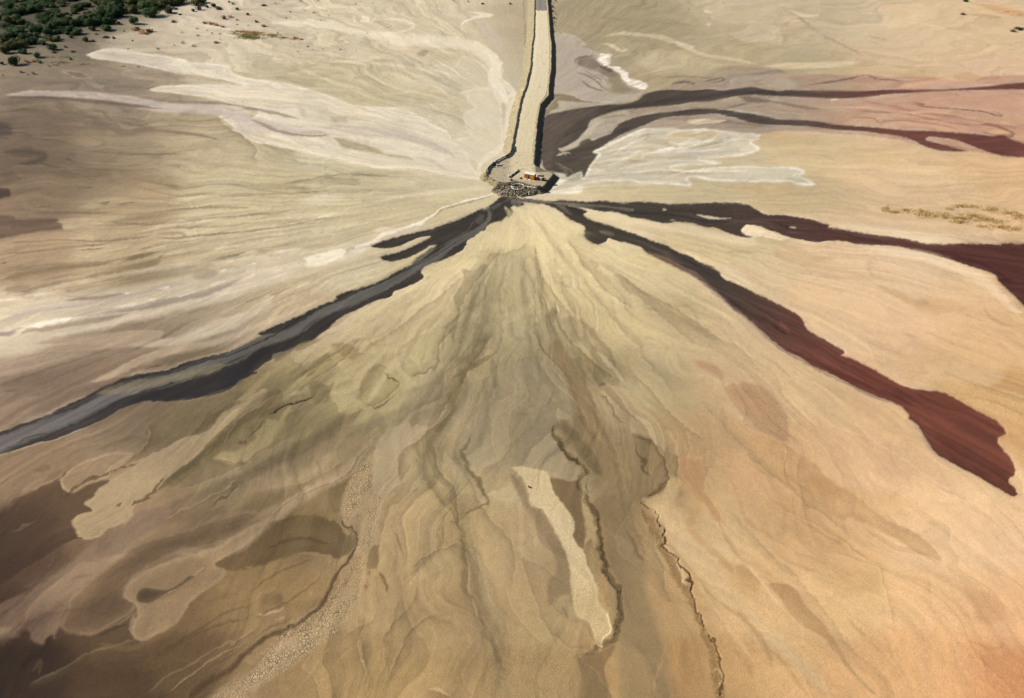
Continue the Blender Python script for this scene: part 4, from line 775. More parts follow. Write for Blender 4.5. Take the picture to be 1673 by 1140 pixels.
    B_(". 640,560,8 600,620,10 560,680,10 500,720,10 430,760,9 360,800,8", (136, 120, 86), op=.45, soft=.9, streak=.12, seed=24)
    B_(". 560,600,8 500,640,10 440,690,10 380,730,9 300,790,8", (140, 124, 86), op=.45, soft=.9, streak=.12, seed=25)
    B_(". 640,700,8 600,740,9 520,790,9 430,840,9 360,890,8 260,930,8", (178, 156, 118), op=.4, soft=.9, streak=.12, seed=26)
    B_(". 872,395,4 880,440,6 888,500,9 905,545,12 925,590,14 950,640,15 975,690,16 990,740,17", (140, 122, 84), op=.55, soft=.7, marb=1.5, streak=.2, seed=27)
    for sp, w, sd_ in [(". 850,410 862,480 880,540 900,590 925,640", 6, 1), (". 800,430 790,500 770,560 745,610 700,660", 6, -1), (". 830,420 822,520 812,600 800,680 812,760", 7, 1), (". 895,430 930,500 985,570 1030,640", 6, -1), (". 700,620 676,690 700,760 742,830 760,920 790,1010", 9, -1),
                     (". 940,440 1000,520 1060,590 1110,660", 6, -1), (". 760,440 720,510 660,570 600,620", 6, 1), (". 980,430 1060,500 1140,570", 6, -1), (". 640,520 560,590 480,640 400,680", 6, 1), (". 690,480 640,540 590,580 520,620", 6, 1), (". 1140,640 1200,720 1290,800 1400,880", 8, -1), (". 1180,820 1260,900 1340,990 1400,1080", 8, 1)]:
        E_(sp, (132, 114, 82), w=w, side=sd_, op=.34, light=(200, 182, 140), lop=.12, wob=1.6)
    # brown central channel
    B_("G 380,1050,10 K 350,60,16 430,180,17 490,330,20 540,480,24 600,620,28 650,760,32 680,900,34 690,1060,36 O 740,60,36 780,250,38 800,450,42 850,700,50 900,900,56 950,1200,60", (150, 128, 90), op=.8, soft=.5, marb=.9, ends=.03, crack=.0)
    for sp, c in [("K 430,60 520,200 580,400 650,600 720,780 760,950 780,1128", (134, 112, 76)), ("K 520,150 600,330 660,520 740,700 790,900 820,1000", (168, 144, 100)), ("K 350,80 450,280 500,450 580,620 620,760", (128, 108, 74)),
                  ("O 780,40 850,150 900,260 880,290", (118, 92, 62)), ("O 820,0 880,120 930,240", (140, 112, 74)), ("O 1080,700 1000,950 960,1128", (178, 146, 98)), ("O 900,150 1000,350 1130,600 1250,850 1300,1100", (172, 140, 92))]:
        B_(sp, c, w=5, op=.55, soft=1, wob=1)
    B_("K 580,400,4 600,560,6 680,680,7 730,780,6", (166, 142, 98), op=.6, soft=.8, crack=.8)
    P_("K 370,520 420,510 500,600 560,670 620,760 630,830 560,800 500,720 440,620 390,580", (122, 104, 72), op=.7, soft=2.5)
    # dark rugged scarps
    B_("K 350,520,3 350,590,5 400,650,6 450,720,7 510,770,7 540,820,6 500,860,5 500,920,5 540,960,6 560,1050,6 590,1128,7 O 620,100,7 640,200,7 690,320,8 730,430,9 740,560,8 725,660,8 690,760,9 620,840,8 540,880,6", (116, 95, 60), op=.8, soft=.8, marb=1.2, wob=1.6, h=-.45, crack=.9, ends=.03)
    B_("K 380,620,3 430,700,4 500,770,5 545,830,4", (88, 74, 48), op=.7, soft=.9, wob=2, crack=1)
    B_("K 545,820,2 560,950,3 580,1128,3 O 630,150,3 660,250,4 700,380,4 720,520,4 720,640,3", (84, 64, 38), op=.55, soft=1, wob=2, h=-.2)
    B_("O 560,90,4 580,200,6 600,320,6 640,450,6 690,560,5 700,620,4", (164, 140, 92), op=.8, soft=.7, wob=.9, crack=.4)
    P_("K 500,940 520,920 540,1000 560,1128 O 600,60 620,160 590,180 560,130 530,160 520,100", (186, 162, 112), op=.7, soft=1.5, wob=1)
    # bright tongue
    P_("K 55,788 110,792 200,808 280,826 308,860 318,910 345,970 400,1035 440,1080 458,1128 O 460,0 446,90 470,140 520,190 550,290 572,340 595,400 605,470 620,540 655,572 680,640 685,690 650,740 640,775 650,800 628,798 600,765 575,690 550,650 500,640 470,610 445,560 432,480 430,400 430,290 400,190 360,110 300,10 K 260,1070 190,1030 172,990 165,930 130,865 90,820", (205, 184, 138), op=.93, soft=1, marb=.3, rim=(220, 200, 154), rimop=.5, col2=(204, 178, 128), axis=((900, 880), (960, 1020)), crack=.25)
    P_("O 445,480 560,470 610,540 650,580 660,640 600,650 520,640 470,600", (188, 164, 116), op=.5, soft=4)
    E_("O 655,572 672,640 680,690 640,740 630,790", (150, 126, 84), w=3, side=1, op=.3, light=(236, 214, 166), lop=.8)
    P_("K 312,858 380,868 430,880 495,872 512,920 510,1000 512,1140 O 520,150 515,190 470,140 446,90 455,20 K 440,1080 400,1035 345,970 320,915", (134, 110, 74), op=.88, soft=1, marb=.5)
    P_("K 50,830 85,850 120,880 165,950 172,995 220,1050 300,1135 O 350,100 400,190 425,290 430,400 432,470 360,480 320,540 290,520 290,400 350,300 330,200 250,80 200,0 K 100,960", (144, 122, 88), op=.8, soft=3, marb=.6)
    P_("O 330,540 350,490 400,475 435,480 440,540 470,610 540,650 480,650 400,620 345,590", (168, 146, 104), op=.8, rim=(138, 116, 80), rimop=.6); P_("O 375,560 400,575 420,620 390,600", (140, 118, 82), op=.7)
    E_("O 20,400 80,580 190,720 270,800 300,880", (150, 126, 86), w=6, side=1, op=.4, light=(190, 164, 118))
    E_("O 550,650 560,720 600,770 650,800", (130, 106, 70), w=5, side=-1, op=.5)
    P_("O 500,890 560,850 640,830 720,780 700,860 650,950 680,1060 700,1160 505,1160 500,1000", (134, 108, 72), op=.75, soft=2)
    P_("O -60,860 150,800 400,810 560,830 500,890 500,1160 -60,1160", (164, 136, 92), op=.5, soft=6, crack=.45)
    for sp, w, sd_ in [("W 440,60 470,110 440,170 385,220 365,290 340,370", 8, 1), ("W 540,210 535,280 520,330 450,400 420,430", 7, 1), ("W 420,440 400,500 375,560 380,640 370,700", 7, -1), ("W 640,520 690,600 690,720", 8, 1),
                     ("W 490,20 470,90 500,170 560,240 580,300", 12, -1), ("W 600,130 640,200 690,260 720,340 730,440", 9, 1), ("W 740,330 770,420 800,520 850,600", 9, -1), ("W 560,80 620,120 650,180", 7, 1), ("W 820,560 880,590 960,600", 6, -1),
                     ("W 900,600 930,650 1000,720", 6, 1), ("W 1050,180 1000,300 1060,380", 10, 1), ("W 1090,260 1120,380 1150,480", 8, 1), ("W 300,500 310,580 330,720", 7, -1), ("W 260,560 330,520 350,480", 6, 1),
                     ("BL 1450,60 1440,140 1400,220 1380,300 1420,380", 9, -1), ("BL 1560,40 1500,120 1490,200", 8, 1), ("BL 1330,380 1300,440 1260,480", 7, 1), ("BL 940,20 1000,60 1090,30", 7, 1), ("BL 880,240 960,200 1060,150 1120,140", 9, 1),
                     ("BL 480,250 600,200 700,140 780,120", 8, 1), ("BL 560,470 700,420 860,330 980,270", 9, -1), ("BL 620,560 800,480 1000,420 1140,350", 8, 1), ("TR 60,800 110,900 180,1000 240,1120", 9, 1), ("TR 170,760 240,860 300,930 400,1010", 8, -1),
                     ("TR 330,870 460,960 600,1040 700,1130", 8, 1), ("TL 1500,900 1400,980 1300,1060 1180,1130", 9, -1), ("TL 1640,800 1560,900 1500,1000 1480,1130", 8, 1), ("BR 400,60 480,160 560,240 640,300", 9, 1), ("BR 250,60 330,160 420,240", 8, -1)]:
        E_(sp, (138, 118, 82), w=w, side=sd_, op=.52, light=(206, 184, 140), lop=.13, wob=1.2)
    for sp, w in [("BL 820,420 900,440 1000,400 1100,330", 14), ("BL 300,150 480,110 640,80 760,40", 12), ("BL 930,150 1060,120 1200,60", 10), ("TR 100,830 200,960 300,1100", 9), ("TL 1420,1000 1540,880 1600,800", 8), ("W 600,300 640,420 700,560", 12)]:
        B_(sp, (196, 176, 132), w=w, op=.35, soft=.9, wob=1)
    # right scarp
    E_("K 830,575 930,608 1000,690 1030,750 1052,830 1045,890 1010,940 960,970 900,980 885,1010", (98, 74, 44), w=2.4, side=1, op=.85, wob=1.4, h=.4)
    B_("K 840,600,2 870,700,3 920,780,4 950,850,4 970,900,4", (130, 102, 62), op=.75, wob=2, h=-.3); B_("K 900,990,5 960,955,6 1010,920,6 1040,860,4", (140, 110, 68), op=.7, wob=2, crack=1)
    B_("K 880,1000,1.5 900,1020,2 940,1060,2 955,1128,1.6 O 975,30,1.8 1000,80,1.6 1050,160,2 1095,240,1.8 1130,310,2.4 1160,400,2.4 1195,480,1.8 1240,570,1.8 1280,640,1.6 1285,680,1.6", (92, 66, 38), op=.9, wob=2.2, ends=.02, h=-.5, soft=.5)
    B_("K 880,1040,5 930,1128,7 O 980,100,8 1050,220,8 1100,340,8 1160,440,7 1220,560,6 1270,660,5 1310,760,7 1350,860,9 1370,980,11 1390,1080,12 1400,1180,12", (158, 122, 74), op=.7, wob=1.2, soft=.7, crack=.7, ends=.03, h=-.15)
    B_("O 1310,700,1.5 1360,780,2 1390,860,2.2 1410,960,2.4 1400,1040,3 1430,1140,3", (110, 80, 46), op=.85, wob=2.6, soft=.6, h=-.4); B_("O 1340,980,2 1380,940,2 1390,1010,2 1350,1060,3", (206, 170, 114), op=.8, wob=2)
    P_("O 1095,265 1110,270 1140,340 1155,400 1140,390 1120,330", (214, 190, 146), op=.8, wob=1)
    P_("K 905,985 960,980 1010,950 1060,880 1080,850 1130,900 1100,1000 O 1100,60 1150,150 1040,60 1000,0 K 960,1100", (212, 182, 130), op=.7, soft=3)
    E_("K 1125,700 1115,760 1110,830 1100,860", (120, 92, 58), w=4, side=1, op=.7, wob=1.2); E_("K 1040,540 1090,600 1118,660 1125,720", (206, 176, 126), w=8, side=1, op=.6)
    # ============ left foreground ============
    P_("I -60,1120 0,1095 100,1020 230,945 360,885 388,880 400,930 450,955 485,958 520,935 620,890 710,878 705,900 640,940 620,982 550,1020 580,1060 590,1075 560,1090 500,1105 465,1140 M 460,0 475,60 512,112 430,140 300,220 150,310 0,410 -60,440", (104, 79, 58), op=.85, soft=1.2, marb=.6, col2=(82, 60, 46), axis=((120, 820), (20, 930)))
    P_("I -60,600 I 0,730 300,660 600,540 900,400 1100,380 1300,355 1440,320 1420,400 1250,450 1100,560 900,640 700,720 500,780 380,880 200,940 -60,1060", (158, 134, 104), op=.55, soft=4, marb=.9)
    P_("I 1100,380 1300,355 1430,320 1560,250 1651,200 1651,260 1560,330 1430,420 1300,510 1240,580 1150,600 1000,620 940,620 980,540 1000,480", (142, 126, 88), op=.65, soft=2, marb=.9)
    E_("I 600,690 780,620 880,600 950,620 940,590 970,520 1040,470 1100,440", (134, 112, 78), w=9, side=1, op=.6)
    P_("I 385,885 410,845 460,800 510,770 600,735 760,700 850,720 720,800 700,850 600,895 520,940 460,958 405,930", (164, 138, 104), op=.8, soft=1.2, rim=(196, 170, 130), rimw=2.2, rimop=.8)
    P_("I 230,815 250,790 310,780 320,800 270,830", (132, 106, 78), op=.7, soft=1.5); P_("I 285,890 300,850 340,830 400,810 380,840 330,870", (134, 108, 80), op=.6)
    B_("I -20,1105,2 100,1020,2.5 200,965,2.5 300,910,2.5 380,870,2 430,810,2 500,770,1.6", (112, 86, 60), op=.7, wob=1.2); B_("I 200,1140,2 330,1050,3 440,970,3 560,900,3 700,840,2.6 850,780,2.4 950,740,2", (112, 90, 62), op=.7, wob=1.8, crack=.8)
    B_("I 700,830,1.6 850,770,2 950,730,2 1050,680,2 1150,610,2 1300,560,1.6", (190, 166, 124), op=.5, wob=1.2)
    P_("I 470,1140 500,1105 560,1090 592,1075 560,1045 545,1030 600,990 640,940 700,900 800,835 930,740 1050,680 1150,610 1250,580 1340,530 1400,470 1480,420 1560,370 1700,290 1700,360 1560,440 1470,520 1400,590 1330,650 1250,740 1130,830 1040,890 1000,935 900,1000 850,1060 830,1140 M 700,50 620,110 530,118 490,70", (182, 158, 118), op=.88, soft=1, marb=.7, rim=(196, 172, 132), rimop=.4)
    P_("I 1240,582 1290,520 1350,460 1430,438 1400,475 1350,545 1290,575", (124, 106, 70), op=.8, soft=1.2)
    P_("I 1070,905 1100,860 1180,800 1280,710 1340,640 1400,580 1480,540 1570,510 1540,570 1500,610 1420,700 1380,740 1250,830 1180,880 1130,920 1090,920", (138, 119, 76), op=.85, soft=1.5, marb=.8)
    P_("I 1380,745 1400,710 1500,690 1600,640 1651,600 J 60,500 130,470 200,500 300,400 J 200,600 100,700 0,800 I 1600,760 1550,740 1500,780", (176, 158, 108), op=.8, soft=1.2, rim=(148, 128, 84), rimop=.4)
    for sp, w in [("I 800,1055 850,1030 950,980 1010,920 1050,880 1110,840", 2.6), ("I 730,1040 790,1010", 2), ("I 1300,1120 1400,1020 1500,940 1560,880", 1.6), ("I 1530,660 1600,630", 1.4)]:
        B_(sp, (118, 96, 58), w=w, op=.8, wob=1.4, h=-.3)
    B_("J 160,458,1 200,440,2 260,405,2 340,375,1.6 430,345,1", (72, 60, 36), op=.9, wob=1.2, ends=.02, h=-.5, soft=.5); B_("J 0,640,1 60,580,1.6 110,530,2 130,480,1.2", (104, 86, 54), op=.8, wob=1.2)
    P_("J 0,480 80,400 130,330 220,300 245,340 230,400 180,440 140,470 120,520 60,560 0,590 I 1600,560", (130, 112, 74), op=.8, soft=1.5)
    P_("J 0,230 80,190 160,160 200,150 150,230 90,290 0,340", (146, 128, 84), op=.8, soft=1, marb=1.4); P_("J 180,110 210,80 300,60 250,110 200,125", (140, 122, 80), op=.8)
    P_("J 320,30 380,-10 500,-30 420,20 350,50", (150, 132, 88), op=.7)
    P_("J 340,190 400,150 480,100 540,60 560,10 640,0 720,30 735,60 700,100 620,110 520,110 450,170 380,215", (156, 138, 92), op=.75, soft=1.5, marb=1.3); E_("J 360,220 440,185 500,130 600,110 640,120", (120, 102, 62), w=4, side=-1, op=.6)
    P_("J 400,250 440,230 520,270 580,250 560,300 540,370 450,380 410,310", (144, 126, 82), op=.7, soft=1.8, marb=1.4)
    P_("J 570,290 600,240 680,225 705,235 700,280 640,320 590,320", (150, 132, 86), op=.8, rim=(192, 174, 124), rimop=.5, marb=1.3)
    P_("J 745,300 760,230 800,180 870,140 950,180 1020,240 1000,300 960,350 900,400 850,420 780,410 740,370", (166, 148, 100), op=.7, soft=1.2, rim=(126, 106, 66), rimop=.4, marb=1.2)
    B_("J 890,180,1.5 930,215,2 980,245,2 1010,260,1.4", (98, 78, 46), op=.8, wob=1.5); B_("J 760,410,1.6 850,424,2 920,380,2 970,330,1.6", (108, 90, 56), op=.7)
    P_("J 500,-20 700,130 800,60 900,-40 1100,-60 980,40 1000,130 1060,230 1100,270 1000,300 940,190 850,130 760,200 740,290 700,370 620,420 560,330 600,230 700,200 620,180", (194, 176, 128), op=.55, soft=2)
    P_("J 620,380 680,350 740,380 750,420 700,490 640,540 620,500 650,460 600,440", (186, 168, 118), op=.7, crack=.6)
    P_("J 300,690 310,640 400,600 500,540 600,470 645,450 620,510 560,560 590,620 580,680 500,700 400,760 280,800 260,760", (126, 110, 76), op=.75, soft=3, marb=.7)
    B_("J -20,960,14 100,900,20 300,780,24 500,700,22 650,600,18 800,500,12", (150, 130, 98), op=.6, soft=.9, marb=.8, streak=.05)
    B_("I 1450,1140,20 J -60,1020,20 150,920,16 350,870,10 J 550,840,8 680,770,6 720,740,4", (166, 142, 104), op=.5, soft=.9)
    E_("J 170,1140 230,1060 300,1000 400,960 500,920 600,870 680,820 740,730 830,650", (128, 106, 68), w=13, side=1, op=.7, light=(190, 164, 118), lop=.7, h=.3)
    P_("J 560,900 640,870 700,830 760,740 830,680 800,760 720,820 660,880 640,960 620,1050 600,1100 560,1080 530,1010", (122, 101, 66), op=.75, soft=1.5)
    P_("J 200,1140 260,1060 330,1000 420,970 540,930 540,1010 590,1080 640,1140", (138, 116, 74), op=.75, soft=2, marb=1.2)
    P_("J 790,500 850,430 900,520 860,620 840,690 760,740 720,740 700,700 740,640", (148, 130, 96), op=.5, soft=2)
    P_("J 990,470 1010,400 1060,330 1100,280 1250,250 1300,310 1330,400 1300,470 1180,540 1000,520 940,520", (154, 136, 104), op=.6, soft=2, crack=.25)
    E_("J 1280,290 1300,350 1330,400 1310,460 1180,560 1090,640 1000,700 970,780 1000,900", (122, 102, 66), w=8, side=-1, op=.6, light=(184, 164, 124))
    P_("J 820,960 822,850 830,700 870,600 930,545 1040,542 1165,540 1160,580 1080,640 1000,715 970,790 985,860 1000,905 950,950 890,985", (182, 162, 126), op=.85, soft=1.2, marb=.3)
    P_("J 850,530 900,530 890,590 860,580", (150, 132, 90), op=.7)
    # band of cracked mud
    P_("J 640,1140 625,1050 640,960 680,880 740,790 820,700 822,850 820,960 890,985 920,940 900,1000 880,1080 870,1140 N 860,0 835,110 775,230 762,330 745,450 715,580 600,720 400,870 200,1005 0,1125 M 1651,1140 1560,1200 1300,1200 1380,1120 1500,1040 1651,950 N 250,700 450,570 570,470 650,330 700,190 762,100 720,0", (182, 156, 114), op=.85, soft=4, marb=.5, crack=1.0, wob=.3)
    B_("N 0,1060,12 250,880,14 450,730,12 650,560,10", (186, 160, 118), op=.5, soft=.9, crack=1)
    B_("N 0,950,5 250,760,6 450,620,6 620,450,5 700,280,4", (164, 136, 94), op=.5, crack=1)
    B_("N 600,-20,2.5 660,40,3.5 702,110,4 690,190,3.5 650,270,4 600,350,4.5 550,450,5 480,560,5 380,630,5 280,690,6 150,760,7 0,870,9 M 1500,960,10 1350,1040,10 1200,1140,10", (98, 75, 45), op=.8, soft=.9, ends=.03, h=-.3, wob=.6)
    B_("N 560,20,3 640,60,4 680,150,3 640,240,4 560,270,3 500,220,2", (172, 146, 98), op=.7, soft=.8); B_("N 550,300,4 500,440,5 400,560,6 280,640,6 100,760,6", (150, 124, 82), op=.5)
    P_("M 1390,272 1450,230 1560,170 1651,120 N 60,110 150,20 J 220,1140 400,1110 N 560,-10 640,60 685,130 670,200 620,235 540,225 500,215 420,205 300,225 200,260 80,290 0,300 M 1600,315 1455,322", (108, 87, 54), op=.8, soft=1.2, marb=.8, inner=(116, 94, 60), innerw=30)
    B_("N 100,200,3 300,130,5 450,125,5 600,150,3", (88, 68, 42), op=.5, soft=1); B_("N 300,225,2 420,212,3 510,225,3 570,260,4 640,240,2", (154, 128, 82), op=.7)
    B_("N 60,570,2 100,480,3 200,460,4 150,520,3", (168, 140, 88), op=.4); P_("N 120,480 200,465 250,490 220,540 120,540", (112, 90, 56), op=.5, soft=3)
    B_("N 60,580,2 100,605,3 180,595,3 240,560,3 200,570,2", (190, 162, 120), op=.75, soft=.7); B_("N 170,650,3 230,625,4 270,600,3", (176, 146, 110), op=.7, soft=.8); B_("N 400,490,2 440,465,2", (176, 148, 104), op=.6)
    for sp in ["N 0,500 150,380 350,280 480,240", "N 40,640 200,560 400,430 530,330", "N 0,820 180,690 330,610", "M 950,900 1200,760 1450,600 1651,520", "M 700,1100 1000,900 1300,720 1651,600", "M 1050,1140 1250,990 1450,850 1651,780", "M 1150,1120 1350,950 1500,860 1600,800"]:
        B_(sp, (100, 78, 46), w=3.5, op=.45, soft=1); 
    for sp in ["M 1060,1120 1250,980 1400,880 1500,820 1600,800", "N 430,1130 560,950 720,780", "N 560,1140 700,1010 760,950", "N 300,1140 480,900 620,760"]:
        B_(sp, (178, 150, 104), w=1.6, op=.5)
    B_("X 860,290,9 800,375,13 700,430,15 620,490,15 520,560,15 400,560,13 300,560,14 180,620,20 60,700,26 -60,770,28", (178, 154, 120), op=.55, soft=.8, marb=1.2, streak=.12, seed=31)
    B_("X 840,230,8 740,300,15 640,350,16 540,400,16 430,450,15 300,510,13 200,560,10", (114, 98, 72), op=.6, soft=.8, marb=1.3, streak=.14, seed=32)
    B_("X 640,210,6 560,260,9 480,330,9 400,390,8 350,430,5", (112, 99, 68), op=.65, soft=.7, marb=1.3, streak=.12, seed=33)
    B_("X 820,90,5 720,130,8 640,180,10 570,230,8 520,280,5", (138, 122, 84), op=.55, soft=.8, marb=1.5, streak=.12, seed=34)
    B_("X 420,440,5 350,500,8 250,550,10 150,600,10 40,650,8", (122, 100, 76), op=.5, soft=.9, marb=1.2, streak=.12, seed=35)
    B_("X 1000,60,5 930,110,9 880,160,9 830,240,8", (192, 174, 130), op=.55, soft=.8, marb=1.3)
    B_("X 700,90,5 620,150,8 540,230,9 460,300,8 380,340,5", (176, 158, 116), op=.55, soft=.8, marb=1.4)
    for sp, w, sd_ in [("X 1050,40 1010,90 1000,140 930,165", 6, 1), ("X 1130,60 1060,170 1020,230 980,280", 7, 1), ("X 980,280 1000,360 1040,430 1060,560 1080,680 1110,760", 9, 1), ("X 920,170 880,220 830,240", 5, 1), ("X 830,70 780,130 700,170", 5, 1),
                     ("X 640,200 560,250 510,330", 6, -1), ("X 500,350 560,350 600,320", 5, 1), ("X 240,400 300,350 350,300 340,270", 6, 1), ("X 560,380 500,430 400,480 330,500", 7, -1), ("X 940,600 1000,560 1050,540", 4, 1),
                     ("X 830,760 830,880", 6, -1), ("X 880,860 930,760 1000,700", 5, 1), ("X 150,740 250,740 320,690 300,640", 8, 1), ("X 60,870 200,800 330,760", 8, 1), ("X 330,890 480,800 600,730", 8, 1)]:
        E_(sp, (110, 93, 64), w=w, side=sd_, op=.55, light=(196, 174, 134), lop=.2, wob=1.1)
    # washed lobes, bottom left
    P_("M -60,560 60,500 200,440 400,320 520,230 620,120 780,20 900,-60 1100,-60 900,110 760,200 650,320 520,400 450,470 440,540 400,640 385,690 340,745 350,760 310,745 260,798 215,785 190,745 160,705 120,715 95,750 70,740 40,690 -60,680", (150, 124, 98), op=.85, soft=3, marb=.9, wob=.8, col2=(124, 98, 80), axis=((120, 990), (0, 1020)))
    P_("M 388,690 395,650 440,560 450,500 560,400 700,280 850,170 1000,110 1200,60 1400,-20 1651,-60 1651,60 1500,110 1300,170 1100,230 930,320 850,380 810,440 830,500 870,530 840,600 760,650 700,680 600,735 520,738 430,722", (134, 109, 80), op=.85, soft=3, marb=.9, rim=(172, 144, 112), rimw=3, rimop=.5, inner=(118, 94, 68), innerw=24)
    P_("M 560,560 700,330 850,210 1000,150 1100,170 950,260 830,360 800,450 830,520 760,600 640,620", (110, 87, 61), op=.5, soft=9)
    B_("M 950,180,8 1150,150,10 1400,80,9 1600,10,7", (124, 101, 70), op=.6, soft=1, crack=.4); B_("M 1000,60,8 1200,40,10 1400,-20,8 1550,-80,6 J 100,860,6", (152, 128, 94), op=.5, soft=1)
    P_("M 810,470 815,420 860,370 950,320 1100,260 1250,220 1400,160 1651,20 1700,60 1560,160 1450,228 1388,272 1455,325 1430,372 1380,410 1320,455 1235,510 1180,590 1120,685 1060,715 1000,742 930,776 880,770 850,730 842,690 860,640 880,600 870,540 830,515", (164, 138, 102), op=.88, soft=2, marb=.8, rim=(190, 162, 122), rimw=2.6, rimop=.45, inner=(156, 130, 94), innerw=20)
    B_("M 1010,500,2 1150,420,3 1280,330,3 1330,290,4 1340,250,3", (186, 158, 118), op=.6, soft=.8); B_("M 1330,250,2 1335,300,2.4 1300,340,2", (140, 114, 80), op=.6)
    P_("M 884,492 895,455 915,430 945,425 985,438 1040,441 1100,430 1170,395 1225,355 1262,350 1235,375 1160,420 1090,455 1010,500 960,528 915,530 890,515", (110, 90, 62), op=.9, soft=1, marb=.8, inner=(84, 67, 46), innerw=9)
    P_("M 1000,505 1100,455 1160,425 1100,470 1030,505", (132, 108, 76), op=.8); B_("M 870,590,5 840,690,5 860,760,4", (176, 148, 112), op=.5)
    P_("M 0,150 0,110 150,30 250,-60 I 400,1140 M 260,100 120,190 0,240", (96, 72, 54), op=.5, soft=3); B_("M 0,100,2 150,30,2.5 250,-30,2", (140, 114, 82), op=.5, wob=2, crack=.8)
    B_("M 170,985,4 220,950,6 260,900,6 240,1020,5", (112, 86, 58), op=.5, soft=1); B_("M 240,860,3 300,780,4 340,745,2", (66, 50, 36), op=.6)
    B_("M 600,790,8 850,820,10 1000,760,8 1200,640,8 1400,500,10 N 0,480,8", (134, 108, 66), op=.5, soft=1)
    B_("M 600,760,6 750,690,6 840,660,4", (84, 64, 44), op=.6, soft=1)
    # ============ bottom centre ============
    P_("N 772,325 775,270 790,205 820,168 848,172 856,200 850,260 832,310 800,325", (130, 106, 72), op=.9, soft=.8); P_("N 752,440 765,428 785,440 782,462 768,475 755,462", (126, 102, 68), op=.9, soft=.8)
    P_("N 782,340 800,335 805,360 790,378 780,365", (136, 112, 76), op=.85, soft=.8); P_("N 862,325 880,330 900,370 922,420 918,460 905,430 890,400 865,360", (134, 108, 72), op=.85, soft=.8)
    P_("N 965,85 985,90 1005,140 1025,230 1005,200 985,150", (138, 114, 76), op=.7, soft=.8)
    P_("N 735,520 750,440 780,390 850,350 900,420 915,520 960,580 900,600 800,610 750,590", (168, 140, 98), op=.6, rim=(186, 158, 114), rimop=.5)
    E_("N 1290,0 1280,100 1250,210 1150,305 1060,360 1005,390 1000,430", (144, 118, 78), w=5, side=1, op=.4, light=(182, 154, 108))
    E_("N 1110,400 1085,500 1035,580 945,650 897,730 905,770 935,820 920,890 860,1000 810,1140", (132, 106, 68), w=4, side=-1, op=.55)
    E_("N 770,610 760,680 728,780 735,880 765,1000 785,1140", (138, 112, 72), w=5, side=1, op=.5, light=(180, 152, 106))
    B_("J 1480,560,5 1440,640,6 1400,700,7 1500,900,6 1560,1020,5 N 1370,-40,5", (120, 100, 68), op=.7, soft=.9, wob=1.4, h=-.1, crack=.3)
    B_("N 1380,40,5 1390,150,6 1400,300,6 1410,420,6 1500,560,6 1530,700,6 1600,800,6 1651,930,5 O 60,1000,4", (138, 114, 74), op=.6, soft=.9, wob=1.2, h=-.1)
    B_("N 1280,0,3 1380,30,3 1395,120,4 1400,250,4", (120, 98, 62), op=.5, wob=1.6); E_("N 1440,0 1480,200 1500,400 1560,600", (150, 126, 84), w=6, side=1, op=.4, light=(184, 158, 112))
    E_("N 850,1100 1000,1110 1150,1060 1250,1010 1320,960 1400,700", (176, 146, 98), w=14, side=-1, op=.45); P_("N 1180,1085 1300,1090 1340,1140 1300,1180 1200,1180", (150, 116, 76), op=.6, soft=3); B_("N 1160,1085,2 1250,1085,4 1330,1140,3", (196, 164, 118), op=.7)
    P_("N 1320,985 1400,960 1420,1060 1480,1140 1330,1160", (168, 136, 90), op=.6, rim=(188, 158, 112)); B_("N 1540,760,4 1550,900,6 1530,1100,6", (152, 122, 80), op=.4)
    B_("J 1480,100,3 1380,260,8 1340,360,10 1300,470,10 1200,600,12 1130,760,14 1180,900,14 1280,1050,12 N 1290,-40,10", (138, 120, 82), op=.6, soft=1, marb=1.2, crack=.4)
    B_("J 1600,160,4 1530,260,6 1480,400,6 1400,560,8 1350,700,8 1400,800,8 1500,980,8", (140, 122, 84), op=.5, soft=1, marb=1.3); B_("J 1650,30,3 1500,130,5 1350,220,5 1290,260,3", (130, 112, 74), op=.6)
    E_("J 1290,190 1340,130 1400,50 1440,0", (140, 124, 80), w=5, side=1, op=.6, light=(200, 182, 134)); P_("J 1330,180 1390,100 1450,70 1470,90 1400,130", (146, 130, 84), op=.6)
    # rubble and dust round the spill
    P_("h 330,830 400,760 600,730 1040,780 1000,870 870,905 640,920 450,905", (120, 108, 86), op=.7, soft=2)
# ------------------------------------------------------------------ mesh helpers
def tag(o, label=None, cat=None, group=None, kind=None):
    if label: o["label"] = label
    if cat: o["category"] = cat
    if group: o["group"] = group
    if kind: o["kind"] = kind
    return o

def empty(name, loc, rz=0.0, s=1.0):
    o = bpy.data.objects.new(name, None)
    COL.objects.link(o)
    o.location = loc; o.rotation_euler = (0, 0, rz); o.scale = (s, s, s)
    o.empty_display_size = 0.5
    return o

